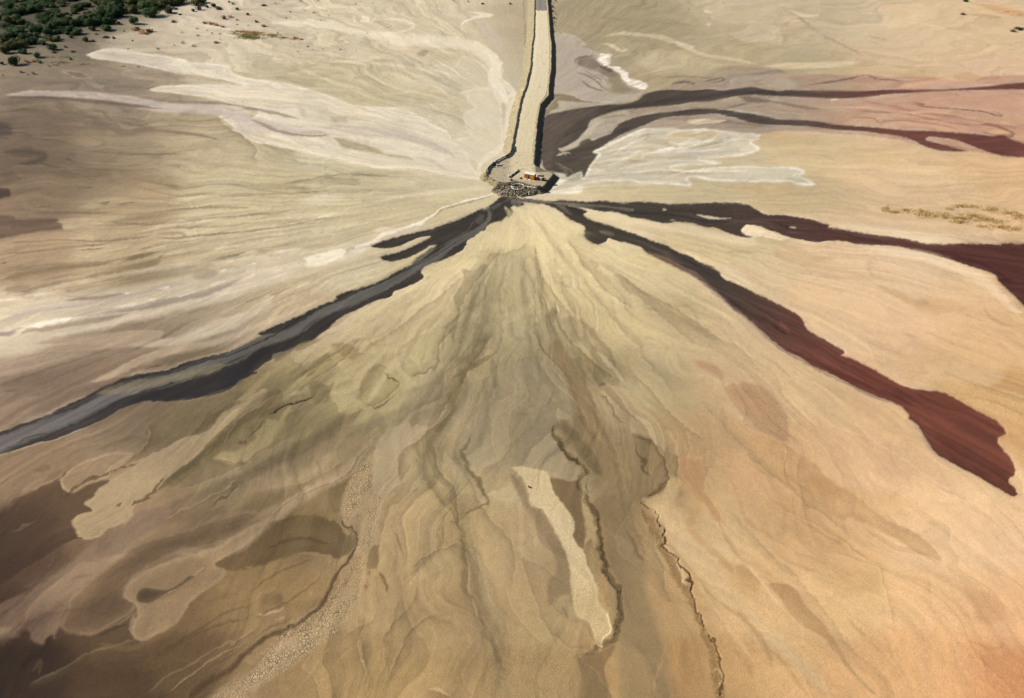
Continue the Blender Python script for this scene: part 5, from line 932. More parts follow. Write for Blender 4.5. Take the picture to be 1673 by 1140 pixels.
class MB:
    def __init__(s): s.v = []; s.f = []; s.mi = []
    def add(s, vs_, fs, mi=0):
        b = len(s.v); s.v += [tuple(v) for v in vs_]
        s.f += [tuple(b + i for i in f) for f in fs]; s.mi += [mi] * len(fs); return s
    def box(s, c, d, rz=0.0, bevel=0.0, mi=0, taper=1.0):
        x, y, z = d[0] / 2, d[1] / 2, d[2] / 2
        R = Matrix.Rotation(rz, 3, 'Z')
        if bevel <= 0:
            vs_ = [(sx * x * (taper if sz > 0 else 1), sy * y * (taper if sz > 0 else 1), sz * z) for sz in (-1, 1) for sy in (-1, 1) for sx in (-1, 1)]
            fs = [(0, 2, 3, 1), (4, 5, 7, 6), (0, 1, 5, 4), (2, 6, 7, 3), (0, 4, 6, 2), (1, 3, 7, 5)]
            s.add([Vector(c) + R @ Vector(v) for v in vs_], fs, mi)
        else:
            bm = bmesh.new(); bmesh.ops.create_cube(bm, size=1)
            for v in bm.verts: v.co = Vector((v.co.x * d[0], v.co.y * d[1], v.co.z * d[2]))
            bmesh.ops.bevel(bm, geom=bm.edges[:], offset=bevel, segments=2, affect='EDGES')
            bm.verts.index_update()
            s.add([Vector(c) + R @ v.co for v in bm.verts], [[v.index for v in f.verts] for f in bm.faces], mi)
            bm.free()
        return s
    def tube(s, pts, r, n=10, cap=True, mi=0):
        pts = [Vector(p) for p in pts]
        rs = r if isinstance(r, (list, tuple)) else [r] * len(pts)
        b = len(s.v); up = Vector((0, 0, 1)); prev = None
        for i, p in enumerate(pts):
            d = (pts[min(i + 1, len(pts) - 1)] - pts[max(i - 1, 0)]).normalized()
            a = d.cross(up) if prev is None else prev - d * prev.dot(d)
            if a.length < 1e-4: a = d.cross(Vector((1, 0, 0)))
            a.normalize(); prev = a; c = d.cross(a)
            for k in range(n):
                t = 2 * math.pi * k / n
                s.v.append(tuple(p + (a * math.cos(t) + c * math.sin(t)) * rs[i]))
        for i in range(len(pts) - 1):
            for k in range(n):
                k2 = (k + 1) % n
                s.f.append((b + i * n + k, b + i * n + k2, b + (i + 1) * n + k2, b + (i + 1) * n + k)); s.mi.append(mi)
        if cap:
            s.f.append(tuple(b + k for k in range(n))[::-1]); s.mi.append(mi)
            s.f.append(tuple(b + (len(pts) - 1) * n + k for k in range(n))); s.mi.append(mi)
        return s
    def lathe(s, c, prof, n=16, mi=0):
        b = len(s.v)
        for r, z in prof:
            for k in range(n):
                t = 2 * math.pi * k / n
                s.v.append((c[0] + r * math.cos(t), c[1] + r * math.sin(t), c[2] + z))
        for i in range(len(prof) - 1):
            for k in range(n):
                k2 = (k + 1) % n
                s.f.append((b + i * n + k, b + i * n + k2, b + (i + 1) * n + k2, b + (i + 1) * n + k)); s.mi.append(mi)
        s.f.append(tuple(b + k for k in range(n))[::-1]); s.mi.append(mi)
        s.f.append(tuple(b + (len(prof) - 1) * n + k for k in range(n))); s.mi.append(mi)
        return s
    def build(s, name, mats, parent=None, smooth=False, loc=None):
        me = bpy.data.meshes.new(name)
        me.from_pydata(s.v, [], s.f)
        for m in (mats if isinstance(mats, (list, tuple)) else [mats]): me.materials.append(m)
        if any(s.mi): me.polygons.foreach_set('material_index', s.mi)
        if smooth: me.polygons.foreach_set('use_smooth', [True] * len(me.polygons))
        me.update()
        o = bpy.data.objects.new(name, me); COL.objects.link(o)
        if parent: o.parent = parent
        if loc: o.location = loc
        return o

def mat(name, col, rough=0.8, metal=0.0, var=0.12, scale=1.5, bump=0.0, spec=0.3, col2=None):
    m = bpy.data.materials.new(name); m.use_nodes = True
    nt = m.node_tree; b = nt.nodes['Principled BSDF']
    b.inputs['Roughness'].default_value = rough; b.inputs['Metallic'].default_value = metal
    b.inputs['Specular IOR Level'].default_value = spec
    tc = nt.nodes.new('ShaderNodeTexCoord'); nz = nt.nodes.new('ShaderNodeTexNoise')
    nz.inputs['Scale'].default_value = scale; nz.inputs['Detail'].default_value = 6
    nt.links.new(tc.outputs['Object'], nz.inputs['Vector'])
    mx = nt.nodes.new('ShaderNodeMix'); mx.data_type = 'RGBA'
    c = [float(q) for q in col]
    a = [max(0, q * (1 - var)) for q in c]; d = [min(1, q * (1 + var)) for q in c] if col2 is None else [float(q) for q in col2]
    mx.inputs[6].default_value = (*a, 1); mx.inputs[7].default_value = (*d, 1)
    rp = nt.nodes.new('ShaderNodeMapRange'); rp.inputs['From Min'].default_value = 0.35; rp.inputs['From Max'].default_value = 0.65
    nt.links.new(nz.outputs['Fac'], rp.inputs['Value']); nt.links.new(rp.outputs['Result'], mx.inputs[0])
    nt.links.new(mx.outputs[2], b.inputs['Base Color'])
    if bump:
        bp = nt.nodes.new('ShaderNodeBump'); bp.inputs['Strength'].default_value = bump; bp.inputs['Distance'].default_value = 0.05
        n2 = nt.nodes.new('ShaderNodeTexNoise'); n2.inputs['Scale'].default_value = scale * 5; n2.inputs['Detail'].default_value = 4
        nt.links.new(tc.outputs['Object'], n2.inputs['Vector'])
        nt.links.new(n2.outputs['Fac'], bp.inputs['Height']); nt.links.new(bp.outputs['Normal'], b.inputs['Normal'])
    return m

EXPO = 0.5
vs.exposure = EXPO
KC = np.array([0.685, 0.70, 0.73], np.float32)          # lit colour -> base colour under this sun and sky

def soil_material(name, fine_scale=1.0, wetness=True):
    m = bpy.data.materials.new(name); m.use_nodes = True
    nt = m.node_tree; N, L = nt.nodes, nt.links
    b = N['Principled BSDF']
    at = N.new('ShaderNodeAttribute'); at.attribute_name = 'deposit'
    ak = N.new('ShaderNodeAttribute'); ak.attribute_name = 'crack'
    aw = N.new('ShaderNodeAttribute'); aw.attribute_name = 'wet'
    geo = N.new('ShaderNodeNewGeometry')
    n1 = N.new('ShaderNodeTexNoise'); n1.inputs['Scale'].default_value = 3.0 * fine_scale; n1.inputs['Detail'].default_value = 5; n1.inputs['Roughness'].default_value = 0.65
    n2 = N.new('ShaderNodeTexNoise'); n2.inputs['Scale'].default_value = 0.5 * fine_scale; n2.inputs['Detail'].default_value = 6; n2.inputs['Roughness'].default_value = 0.6
    n2.inputs['Distortion'].default_value = 1.2
    vo = N.new('ShaderNodeTexVoronoi'); vo.feature = 'DISTANCE_TO_EDGE'; vo.inputs['Scale'].default_value = 1.45
    wn = N.new('ShaderNodeTexNoise'); wn.inputs['Scale'].default_value = 1.3; wn.inputs['Detail'].default_value = 2
    for q in (n1, n2, wn): L.new(geo.outputs['Position'], q.inputs['Vector'])
    add = N.new('ShaderNodeVectorMath'); add.operation = 'MULTIPLY_ADD'
    add.inputs[1].default_value = (0.7, 0.7, 0.0)
    L.new(wn.outputs['Color'], add.inputs[0]); L.new(geo.outputs['Position'], add.inputs[2]); L.new(add.outputs[0], vo.inputs['Vector'])
    def math_(op, a, bb, clamp=False):
        q = N.new('ShaderNodeMath'); q.operation = op; q.use_clamp = clamp
        for i, x in enumerate((a, bb)):
            if hasattr(x, 'is_linked') or isinstance(x, bpy.types.NodeSocket): L.new(x, q.inputs[i])
            else: q.inputs[i].default_value = x
        return q.outputs[0]
    g1 = math_('MULTIPLY', math_('SUBTRACT', n1.outputs['Fac'], 0.5), 0.80)
    g2 = math_('MULTIPLY', math_('SUBTRACT', n2.outputs['Fac'], 0.5), 0.26)
    # the damp currents are smoother
    dry = math_('SUBTRACT', 1.0, math_('MULTIPLY', aw.outputs['Fac'], 0.6))
    g = math_('MULTIPLY', math_('ADD', g1, g2), dry)
    ce = math_('DIVIDE', vo.outputs['Distance'], 0.16, True)
    ckk = math_('MULTIPLY', math_('SUBTRACT', ce, 0.72), math_('MULTIPLY', ak.outputs['Fac'], 0.85))
    tot = math_('ADD', math_('ADD', g, 1.0), ckk)
    sc = N.new('ShaderNodeVectorMath'); sc.operation = 'SCALE'
    L.new(at.outputs['Color'], sc.inputs[0]); L.new(tot, sc.inputs['Scale'])
    L.new(sc.outputs[0], b.inputs['Base Color'])
    b.inputs['Specular IOR Level'].default_value = 0.15
    L.new(math_('SUBTRACT', 0.95, math_('MULTIPLY', aw.outputs['Fac'], 0.25)), b.inputs['Roughness'])
    bp = N.new('ShaderNodeBump'); bp.inputs['Strength'].default_value = 0.6; bp.inputs['Distance'].default_value = 0.12
    hh = math_('ADD', math_('MULTIPLY', n1.outputs['Fac'], dry), math_('MULTIPLY', ce, math_('MULTIPLY', ak.outputs['Fac'], 1.2)))
    L.new(hh, bp.inputs['Height']); L.new(bp.outputs['Normal'], b.inputs['Normal'])
    return m

def grid_object(name, wx, wy, wz, colr, crack=None, wet=None, keep=None, material=None):
    H, W = wx.shape
    co = np.stack([wx, wy, wz], -1).reshape(-1, 3).astype(np.float32)
    idx = np.arange(H * W, dtype=np.int32).reshape(H, W)
    q = np.stack([idx[1:, :-1], idx[1:, 1:], idx[:-1, 1:], idx[:-1, :-1]], -1).reshape(-1, 4)
    if keep is not None: q = q[keep[:-1, :-1].reshape(-1)]
    if keep is not None:
        used = np.unique(q); remap = np.full(H * W, -1, np.int32); remap[used] = np.arange(len(used)); q = remap[q]
    else: used = slice(None)
    me = bpy.data.meshes.new(name)
    co = co[used]
    me.vertices.add(len(co)); me.vertices.foreach_set('co', co.ravel())
    me.loops.add(q.size); me.loops.foreach_set('vertex_index', q.ravel().astype(np.int32))
    me.polygons.add(len(q)); me.polygons.foreach_set('loop_start', np.arange(0, q.size, 4, dtype=np.int32))
    me.polygons.foreach_set('use_smooth', np.ones(len(q), dtype=bool))
    me.update(calc_edges=True)
    a = me.attributes.new('deposit', 'FLOAT_COLOR', 'POINT')
    rgba = np.ones((len(co), 4), np.float32); rgba[:, :3] = colr.reshape(-1, 3)[used]
    a.data.foreach_set('color', rgba.ravel())
    for nm, ar in (('crack', crack), ('wet', wet)):
        t = me.attributes.new(nm, 'FLOAT', 'POINT')
        v = np.zeros(len(co), np.float32) if ar is None else ar.reshape(-1)[used].astype(np.float32)
        t.data.foreach_set('value', v)
    if material: me.materials.append(material)
    o = bpy.data.objects.new(name, me); COL.objects.link(o)
    return o

# ------------------------------------------------------------------ the ground: one sheet out to the horizon
STEP = 1.25
def axis(lo, hi, step, far_lo, far_hi, g=1.09):
    mid = list(np.arange(lo, hi + step, step))
    a, d = [], step
    x = mid[0]
    while x > far_lo:
        d *= g; x -= d; a.append(max(x, far_lo))
    b, d = [], step
    x = mid[-1]
    while x < far_hi:
        d *= g; x += d; b.append(min(x, far_hi))
    return np.array(a[::-1] + mid + b)
xs = axis(-40, 1713, STEP, -9000, 10600)
ys = axis(-20, 1160, STEP, -392, 2150)
ys = ys[np.concatenate([[True], np.diff(ys) > 1e-6])]; xs = xs[np.concatenate([[True], np.diff(xs) > 1e-6])]
F = Field(xs, ys)
paint(F)
cx_line = np.interp(F.wy, [300, 345, 360, 421, 480, 560, 691, 900], [2, 4, 7, 8, 9.5, 15, 24, 38])
flat = sstep(16, 34, np.abs(F.wx - cx_line)) + sstep(318, 300, F.wy)
gz = F.Hgt * np.clip(flat, 0, 1)
gz = np.where(F.wy > 1500, gz * np.exp(-(F.wy - 1500) / 600), gz)
m_soil = soil_material('tailings')
ground = grid_object('ground', F.wx, F.wy, gz, F.out * KC, F.crack, F.wet, material=m_soil)
tag(ground, 'broad fan of tan and cream tailings with dark wet streams', 'ground', kind='structure')

# ------------------------------------------------------------------ causeway, pad and rubble: one height field
ST = np.array([  # py, left toe, left crest, inner foot, right inner, right crest, right toe (photo pixels)
 [-60,862,875,877,892,894,904],[0,860,873.5,875.5,892.5,894.5,904],[18,859,873,875,893,896,905],[40,858,872.5,874.2,894.3,897.5,907],[60,858,871.5,874.3,895.5,899,906.5],[70,857.5,869,873,897,901,908],
 [90,857,867.5,870.6,896.5,900.5,907],[110,856,866.5,870,896,900.5,905],[125,853,862,868,895,898.5,903.5],[140,849,859,864.5,893,896.5,901.5],[155,845,853,858,890.5,896,901],
 [162,843.5,851,855.5,886,890,898],[170,842,849.5,853.5,879,882.5,889.5],[185,838.5,845.5,850,876,880,886.5],[200,836,843.5,847,874,877.5,885.5],[220,833,839,843.5,871.5,876,883.5],
 [240,829.5,836,839,869,874,882.5],[252,829,834,838,869,873.5,882.5],[262,829,834,838,868,873,882]], float)
def W2(px, py, z): v = P(px, py, z); return (v.x, v.y)
Z_ROAD, Z_LC, Z_RC, Z_PAD, Z_RUB = 1.7, 2.85, 2.15, 2.2, 1.1
lc = [W2(r[2], r[0], Z_LC) for r in ST]; li = [W2(r[3], r[0], Z_ROAD) for r in ST]
ri = [W2(r[4], r[0], Z_ROAD) for r in ST]; rc = [W2(r[5], r[0], Z_RC) for r in ST]
for a in (lc, li, ri, rc):                       # on beyond the top of the photograph
    d = (a[0][0] - a[1][0], a[0][1] - a[1][1]); k = 160 / d[1]
    a.insert(0, (a[0][0] + d[0] * k, a[0][1] + d[1] * k))
road_poly = lc + rc[::-1]
def hp(spec, z): return [W2(p[0], p[1], z) for p in pts_of(spec)]
PAD = hp("h 620,255 560,310 480,345 400,380 340,420 300,460 255,520 240,572 280,610 350,665 420,700 500,715 600,700 700,690 800,720 940,760 1030,785 1075,760 1130,690 1180,630 1222,580 1150,550 1060,505 950,455 930,420 930,260", Z_PAD)
RUB = hp("h 350,800 430,735 560,715 700,700 860,740 1010,790 1000,822 900,850 800,868 680,872 560,868 450,862", Z_RUB)
PADB = hp("h 601,182 597,240 552,303 480,345 400,385 330,425 280,475 240,520 228,570", 2.85)

def poly_out(x, y, poly):
    inside = np.zeros(x.shape, bool); best = np.full(x.shape, 1e9)
    n = len(poly)
    for i in range(n):
        (ax, ay), (bx, by) = poly[i], poly[(i + 1) % n]
        dx, dy = bx - ax, by - ay
        t = np.clip(((x - ax) * dx + (y - ay) * dy) / (dx * dx + dy * dy + 1e-9), 0, 1)
        best = np.minimum(best, np.hypot(x - ax - t * dx, y - ay - t * dy))
        if abs(dy) > 1e-9:
            c = (ay > y) != (by > y)
            inside ^= c & (x < ax + (y - ay) * dx / dy)
    return np.where(inside, -best, best)
def line_out(x, y, pl):
    best = np.full(x.shape, 1e9); side = np.zeros(x.shape)
    for (ax, ay), (bx, by) in zip(pl[:-1], pl[1:]):
        dx, dy = bx - ax, by - ay
        t = np.clip(((x - ax) * dx + (y - ay) * dy) / (dx * dx + dy * dy + 1e-9), 0, 1)
        d = np.hypot(x - ax - t * dx, y - ay - t * dy); m = d < best
        best = np.where(m, d, best); side = np.where(m, np.sign((x - ax) * dy - (y - ay) * dx), side)
    return best, side        # side: -1 left in the photograph for lines drawn from far to near... sign resolved below

Y_LEND = P(836, 241, Z_LC).y
def emb_height(x, y):
    rough = 0.16 * fbm(x / 1.1, y / 1.1, 3, 201) + 0.05 * noise(x / .35, y / .35, 203)
    wv = 0.6 * fbm(x / 6.0, y / 6.0, 3, 205) + 0.15 * noise(x / 1.2, y / 1.2, 206)
    x2 = x + wv
    far = np.clip((y - 420) / 280, 0, 1)
    dr = poly_out(x2, y, road_poly)
    z = Z_ROAD - 0.05 - 0.85 * np.maximum(dr - 0.3, 0) + 0.03 * rough
    # left bank: long outer slope, low crest towards the road
    d, s_ = line_out(x2, y, lc)
    cxl = np.interp(y, [p[1] for p in lc][::-1], [p[0] for p in lc][::-1])
    outer = x2 < cxl
    sl = np.where(outer, 0.62 - 0.18 * far, 0.85)
    zl = Z_LC - 0.35 * far - sl * d + 0.10 * np.exp(-(d / 0.6) ** 2) * noise(y / 2.2, x * 0 + 3, 207)
    z = np.maximum(z, np.where(y > Y_LEND, zl + rough, -9))
    d, s_ = line_out(x2, y, rc)
    cxr = np.interp(y, [p[1] for p in rc][::-1], [p[0] for p in rc][::-1])
    sl = np.where(x2 > cxr, 0.84, 0.55)
    zr = Z_RC + 0.15 - sl * d + 0.14 * noise(y / 1.8, x * 0 + 9, 209)
    z = np.maximum(z, np.where(y > 350, zr + 1.5 * rough, -9))
    dp = poly_out(x, y, PAD) + 0.25 * fbm(x / 3, y / 3, 2, 211)
    z = np.maximum(z, Z_PAD - np.maximum(dp, 0) * 0.82 + np.where(dp < 0, 0.25, 1.3) * rough * 0.6)
    d, s_ = line_out(x, y, PADB)
    z = np.maximum(z, 3.0 - 0.85 * d + rough)
    dq = poly_out(x, y, RUB) + 0.5 * fbm(x / 2, y / 2, 2, 213)
    z = np.maximum(z, Z_RUB - np.maximum(dq, 0) * 0.6 + 0.55 * fbm(x / 0.9, y / 0.9, 3, 215) * np.clip(1.2 - dq * .3, 0, 1))
    # hollow inside the ring of pipe
    rx, ry = P(845.7, 305.5, 1.2).x, P(845.7, 305.5, 1.2).y
    dd = np.hypot(x - rx, y - ry)
    z = z - 0.7 * sstep(3.0, 2.0, dd) * (z > 0.6)
    return z, dr, dp, dq

ex = np.arange(-22, 52, 0.34); ey = [316.0]
while ey[-1] < 860: ey.append(ey[-1] + (0.36 if ey[-1] < 378 else 0.36 + (ey[-1] - 378) * 0.0022))
EX, EY = np.meshgrid(ex, np.array(ey)[::-1])
EZ, DR, DP, DQ = emb_height(EX, EY)
nz1 = fbm(EX / 0.8, EY / 0.8, 3, 221); nz2 = fbm(EX / 5, EY / 5, 3, 223); nz3 = noise(EX / 0.4, EY / 0.4, 225)
base = lin((176, 162, 130)) * np.ones(EX.shape + (1,))
grav = lin((186, 172, 144)); rub = lin((150, 136, 104)); dk = lin((92, 80, 60))
def mixc(c, d, t): t = np.clip(t, 0, 1)[..., None]; return c * (1 - t) + d * t
base = mixc(base, lin((138, 120, 84)), sstep(0.0, 0.45, nz1) * 0.85)
base = mixc(base, lin((214, 196, 152)), sstep(0.1, 0.5, nz2) * 0.5)
base = mixc(base, lin((110, 128, 70)), sstep(0.25, 0.5, nz2 + 0.3 * nz1) * (EY > 470) * (EX < np.interp(EY, [421, 691], [5, 19])) * 0.7)
padm = sstep(0.4, -0.6, DP)
base = mixc(base, grav, padm * 0.9)
base = mixc(base, lin((188, 172, 138)), padm * sstep(0.0, 0.4, nz2) * 0.7)
base = mixc(base, lin((222, 205, 166)), padm * sstep(338, 349, EY + 2.5 * nz2) * sstep(9, 4, np.abs(EX - 5.5 + 2 * nz2)) * 0.9)
base = mixc(base, lin((148, 138, 122)), padm * sstep(0.15, 0.5, fbm(EX / 4, EY / 1.6, 3, 227)) * 0.6)
slope = (DP > 0) & (DP < 4) & (EY < 352)
base = mixc(base, rub, slope * 0.7)
base = mixc(base, dk, slope * sstep(0.1, 0.5, nz1) * 0.6)
rb = sstep(3.0, 0.0, DQ) * (DP > -0.3)
base = mixc(base, lin((112, 99, 76)), rb * 0.95)
base = mixc(base, lin((80, 70, 54)), rb * sstep(0.1, 0.45, nz1 + 0.4 * nz3) * 0.9)
base = mixc(base, lin((190, 172, 132)), rb * sstep(0.3, 0.6, nz3 - 0.3 * nz1) * 0.6)
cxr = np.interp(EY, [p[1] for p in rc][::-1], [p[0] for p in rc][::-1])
# shade of the right outer slope, painted darker into the bank colour
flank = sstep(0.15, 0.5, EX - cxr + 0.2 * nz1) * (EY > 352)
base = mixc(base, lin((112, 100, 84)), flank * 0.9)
dpr = sstep(0.1, 0.5, DP + 0.2 * nz1) * (EX > 13) * (EY <= 352)  # right slope of the pad: its shade is painted darker too
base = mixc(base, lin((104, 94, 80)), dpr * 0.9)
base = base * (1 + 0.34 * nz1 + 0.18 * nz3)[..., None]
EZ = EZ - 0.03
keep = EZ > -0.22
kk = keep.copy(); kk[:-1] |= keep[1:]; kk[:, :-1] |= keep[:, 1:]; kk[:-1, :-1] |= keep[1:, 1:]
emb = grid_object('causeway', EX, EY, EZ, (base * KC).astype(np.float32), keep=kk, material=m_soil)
tag(emb, 'raised earth causeway with side banks ending in a gravel pad', 'causeway', kind='structure')

# road surface: a sheet laid on the causeway between the banks
yy = np.arange(346, 850, 0.6)
lx = np.interp(yy, [p[1] for p in li][::-1], [p[0] for p in li][::-1]); rx_ = np.interp(yy, [p[1] for p in ri][::-1], [p[0] for p in ri][::-1])
uu = np.linspace(0, 1, 40)
RX = lx[:, None] * (1 - uu) + rx_[:, None] * uu - 0.0; RY = yy[:, None] * np.ones_like(uu)
RX += 0.45 * ((uu - 0.5) * 2)[None, :] * (0.8 + 0.5 * noise(RY / 3, RX / 9, 231))
RZ = Z_ROAD + 0.06 + 0.10 * np.sin(uu * math.pi)[None, :] + 0.025 * fbm(RX / 1.2, RY / 3, 2, 233)
RZ = RZ - np.clip((352 - RY) / 6, 0, 1) * 0.0 + np.clip((360 - RY) / 12, 0, 1) * (Z_PAD - Z_ROAD - 0.12)
cr_ = lin((236, 220, 186)) * np.ones(RX.shape + (1,))
k1 = sstep(620, 350, RY + 20 * noise(RX / 2, RY / 20, 235))
cr_ = mixc(cr_, lin((222, 205, 166)), k1 * 0.8)
for u0, w_, cc, op_ in ((0.36, 0.035, (176, 164, 138), .5), (0.52, 0.03, (178, 166, 140), .45), (0.62, 0.02, (188, 176, 150), .35), (0.24, 0.02, (190, 176, 146), .35), (0.44, 0.02, (232, 216, 176), .4), (0.8, 0.02, (196, 180, 146), .3)):
    uw = uu[None, :] + 0.05 * noise(RY / 30, RX * 0 + u0 * 9, 237)
    cr_ = mixc(cr_, lin(cc), np.exp(-((uw - u0) / w_) ** 2) * op_ * (0.6 + 0.8 * noise(RY / 9, uw * 20, 239)))
far_r = sstep(648, 652, RY + 1.5 * noise(RX / 1.5, RY / 3, 241))
cr_ = mixc(cr_, lin((150, 142, 128)), far_r)
for u0 in (0.3, 0.42, 0.5): cr_ = mixc(cr_, lin((112, 106, 100)), far_r * np.exp(-((uu[None, :] - u0) / 0.022) ** 2) * .8)
cr_ = mixc(cr_, grav, sstep(356, 347, RY + 3 * noise(RX / 2, RY / 3, 247)) * 0.35)
cr_ = cr_ * (1 + 0.10 * fbm(RX / 1.0, RY / 6, 3, 243) + 0.05 * noise(RX / .3, RY / .6, 245))[..., None]
road = grid_object('road', RX[::-1], RY[::-1], RZ[::-1], (cr_[::-1] * KC).astype(np.float32), material=m_soil)
tag(road, 'pale gravel road with wheel tracks along the causeway', 'road', kind='structure')

def gheight(x, y):
    """top of whatever carries an object at (x, y)"""
    z, *_ = emb_height(np.array([[x]]), np.array([[y]]))
    return max(float(z[0, 0]) - 0.03, 0.0)
# ------------------------------------------------------------------ materials of the objects
M_ORANGE = mat('orange paint', (0.60, 0.20, 0.025), 0.5, var=0.25, scale=1.2, col2=(0.70, 0.30, 0.05))
M_WHITE = mat('white paint', (0.78, 0.77, 0.72), 0.45, var=0.08)
M_ROOF = mat('white roof sheet', (0.74, 0.72, 0.66), 0.5, var=0.12, scale=0.8)
M_DARK = mat('dark steel', (0.035, 0.036, 0.045), 0.45, var=0.3)
M_BLACK = mat('black plastic pipe', (0.016, 0.017, 0.022), 0.35, var=0.3)
M_PIPE = mat('weathered grey pipe', (0.58, 0.55, 0.47), 0.55, var=0.25, scale=2.5)
M_TEAL = mat('dark teal paint', (0.012, 0.05, 0.06), 0.45, var=0.3)
M_RED = mat('dark red paint', (0.20, 0.022, 0.016), 0.5, var=0.3)
M_CONE = mat('red cone plastic', (0.62, 0.05, 0.02), 0.45, var=0.1)
M_RUBBER = mat('black rubber', (0.02, 0.02, 0.02), 0.8)
M_GLASS = mat('dark window glass', (0.015, 0.02, 0.028), 0.15, spec=0.5)
M_WOOD = mat('grey timber', (0.30, 0.25, 0.18), 0.8, var=0.25, scale=3)
M_CONC = mat('pale concrete', (0.62, 0.60, 0.52), 0.8, var=0.1, scale=3)
M_ROCK = mat('rock', (0.20, 0.165, 0.115), 0.9, var=0.5, scale=0.6, bump=0.4, col2=(0.34, 0.29, 0.21))
M_ROCKD = mat('dark rock', (0.09, 0.078, 0.058), 0.9, var=0.4, scale=0.6, bump=0.4, col2=(0.20, 0.17, 0.12))

def at_photo(px, py, z=None):
    """photo pixel -> point on whatever stands there (pad, causeway or ground)"""
    if z is not None: return P(px, py, z)
    zz = Z_PAD
    for _ in range(6):
        p = P(px, py, zz); zz = 0.5 * zz + 0.5 * gheight(p.x, p.y)
    p = P(px, py, zz)
    return Vector((p.x, p.y, gheight(p.x, p.y)))

# ------------------------------------------------------------------ orange site cabin
a = P(856.3, 291.2, Z_PAD); b = P(872.3, 294.3, Z_PAD)
L_ = (b - a).length; ang = math.atan2(b.y - a.y, b.x - a.x)
D_, H_ = 2.35, 2.35
cab = empty('site_cabin', (a.x, a.y, gheight((a.x + b.x) / 2, (a.y + b.y) / 2 + 1)), ang)
tag(cab, 'orange site cabin with a white roof standing on the gravel pad', 'cabin')
m = MB()
m.box((L_ / 2, D_ / 2, 0.12 + H_ / 2), (L_ - .06, D_ - .06, H_))
n = int(L_ / 0.28)
for i in range(n):                                   # pressed ribs of the walls
    x = 0.14 + i * (L_ - 0.28) / (n - 1)
    if not (L_ * .36 < x < L_ * .56): m.box((x, 0.005, 0.12 + H_ / 2), (0.13, 0.07, H_ - 0.3))
    m.box((x, D_ - 0.005, 0.12 + H_ / 2), (0.13, 0.07, H_ - 0.3))
for i in range(7): m.box((L_ - 0.005, 0.25 + i * (D_ - .5) / 6, 0.12 + H_ / 2), (0.07, 0.13, H_ - 0.3)); m.box((0.005, 0.25 + i * (D_ - .5) / 6, 0.12 + H_ / 2), (0.07, 0.13, H_ - 0.3))
m.build('wall', M_ORANGE, cab)
m = MB()
for x in (0.06, L_ - 0.06):
    for y in (0.06, D_ - 0.06): m.box((x, y, 0.12 + H_ / 2), (0.16, 0.16, H_ + 0.02))
m.box((L_ / 2, 0.03, 0.17), (L_, 0.12, 0.14)); m.box((L_ / 2, D_ - 0.03, 0.17), (L_, 0.12, 0.14))
m.build('frame', M_ORANGE, cab)
m = MB(); m.box((L_ / 2, D_ / 2, 0.12 + H_ + 0.08), (L_ + 0.14, D_ + 0.14, 0.14), bevel=0.03)
for i in range(9): m.box((0.3 + i * (L_ - .6) / 8, D_ / 2, 0.12 + H_ + 0.165), (0.08, D_, 0.03))
m.build('roof', M_ROOF, cab)
dr = MB().box((L_ * .46, -0.03, 0.2 + 0.95), (0.86, 0.07, 1.9), bevel=0.015).build('door', M_DARK, cab)
MB().box((0, -0.045, 0), (0.45, 0.02, 0.5)).build('pane', M_GLASS, dr, loc=(L_ * .46, -0.03, 1.55))
MB().box((0, 0, 0), (0.05, 0.08, 0.16)).build('handle', M_PIPE, dr, loc=(L_ * .46 + .34, -0.09, 1.1))
MB().box((L_ * .17, -0.04, 1.55), (0.75, 0.06, 0.55), bevel=0.01).build('window', M_GLASS, cab)
MB().box((L_ * .80, -0.04, 1.55), (0.75, 0.06, 0.55), bevel=0.01).build('window', mat('yellowed shutter', (0.55, 0.33, 0.06), 0.6), cab)
for i, (fx, lab) in enumerate(((0.17, 'left of the two pale concrete slabs in front of the orange cabin'), (0.60, 'right of the two pale concrete slabs in front of the orange cabin'))):
    q = cab.matrix_basis @ Vector((L_ * fx, -0.75, 0)); gz_ = gheight(q.x, q.y)
    st = MB().box((0, 0, 0.10), (1.15, 0.75, 0.2), bevel=0.03).box((0, 0.22, 0.26), (1.15, 0.32, 0.14), bevel=0.02).build('concrete_step', M_CONC, loc=(q.x, q.y, gz_))
    st.rotation_euler = (0, 0, ang)
    tag(st, lab, 'step', 'concrete slabs by the cabin')

# drum and scrap at the cabin's left end
q = at_photo(852.2, 292.0)
dm = empty('oil_drum', q); tag(dm, 'dark dented drum at the left end of the orange cabin', 'drum')
MB().lathe((0, 0, 0), [(.27, 0), (.30, .02), (.30, .28), (.32, .3), (.30, .32), (.30, .58), (.32, .6), (.30, .62), (.30, .86), (.28, .88)], 18).build('barrel', mat('rusty drum', (0.06, 0.03, 0.02), 0.6, var=.4), dm, True)
MB().lathe((0, 0, .88), [(.28, 0), (.26, .02), (.2, .015)], 18).build('lid', M_DARK, dm)
MB().box((-.62, .1, .22), (.62, .5, .44), .3, bevel=.04).build('battery_box', M_DARK, dm)

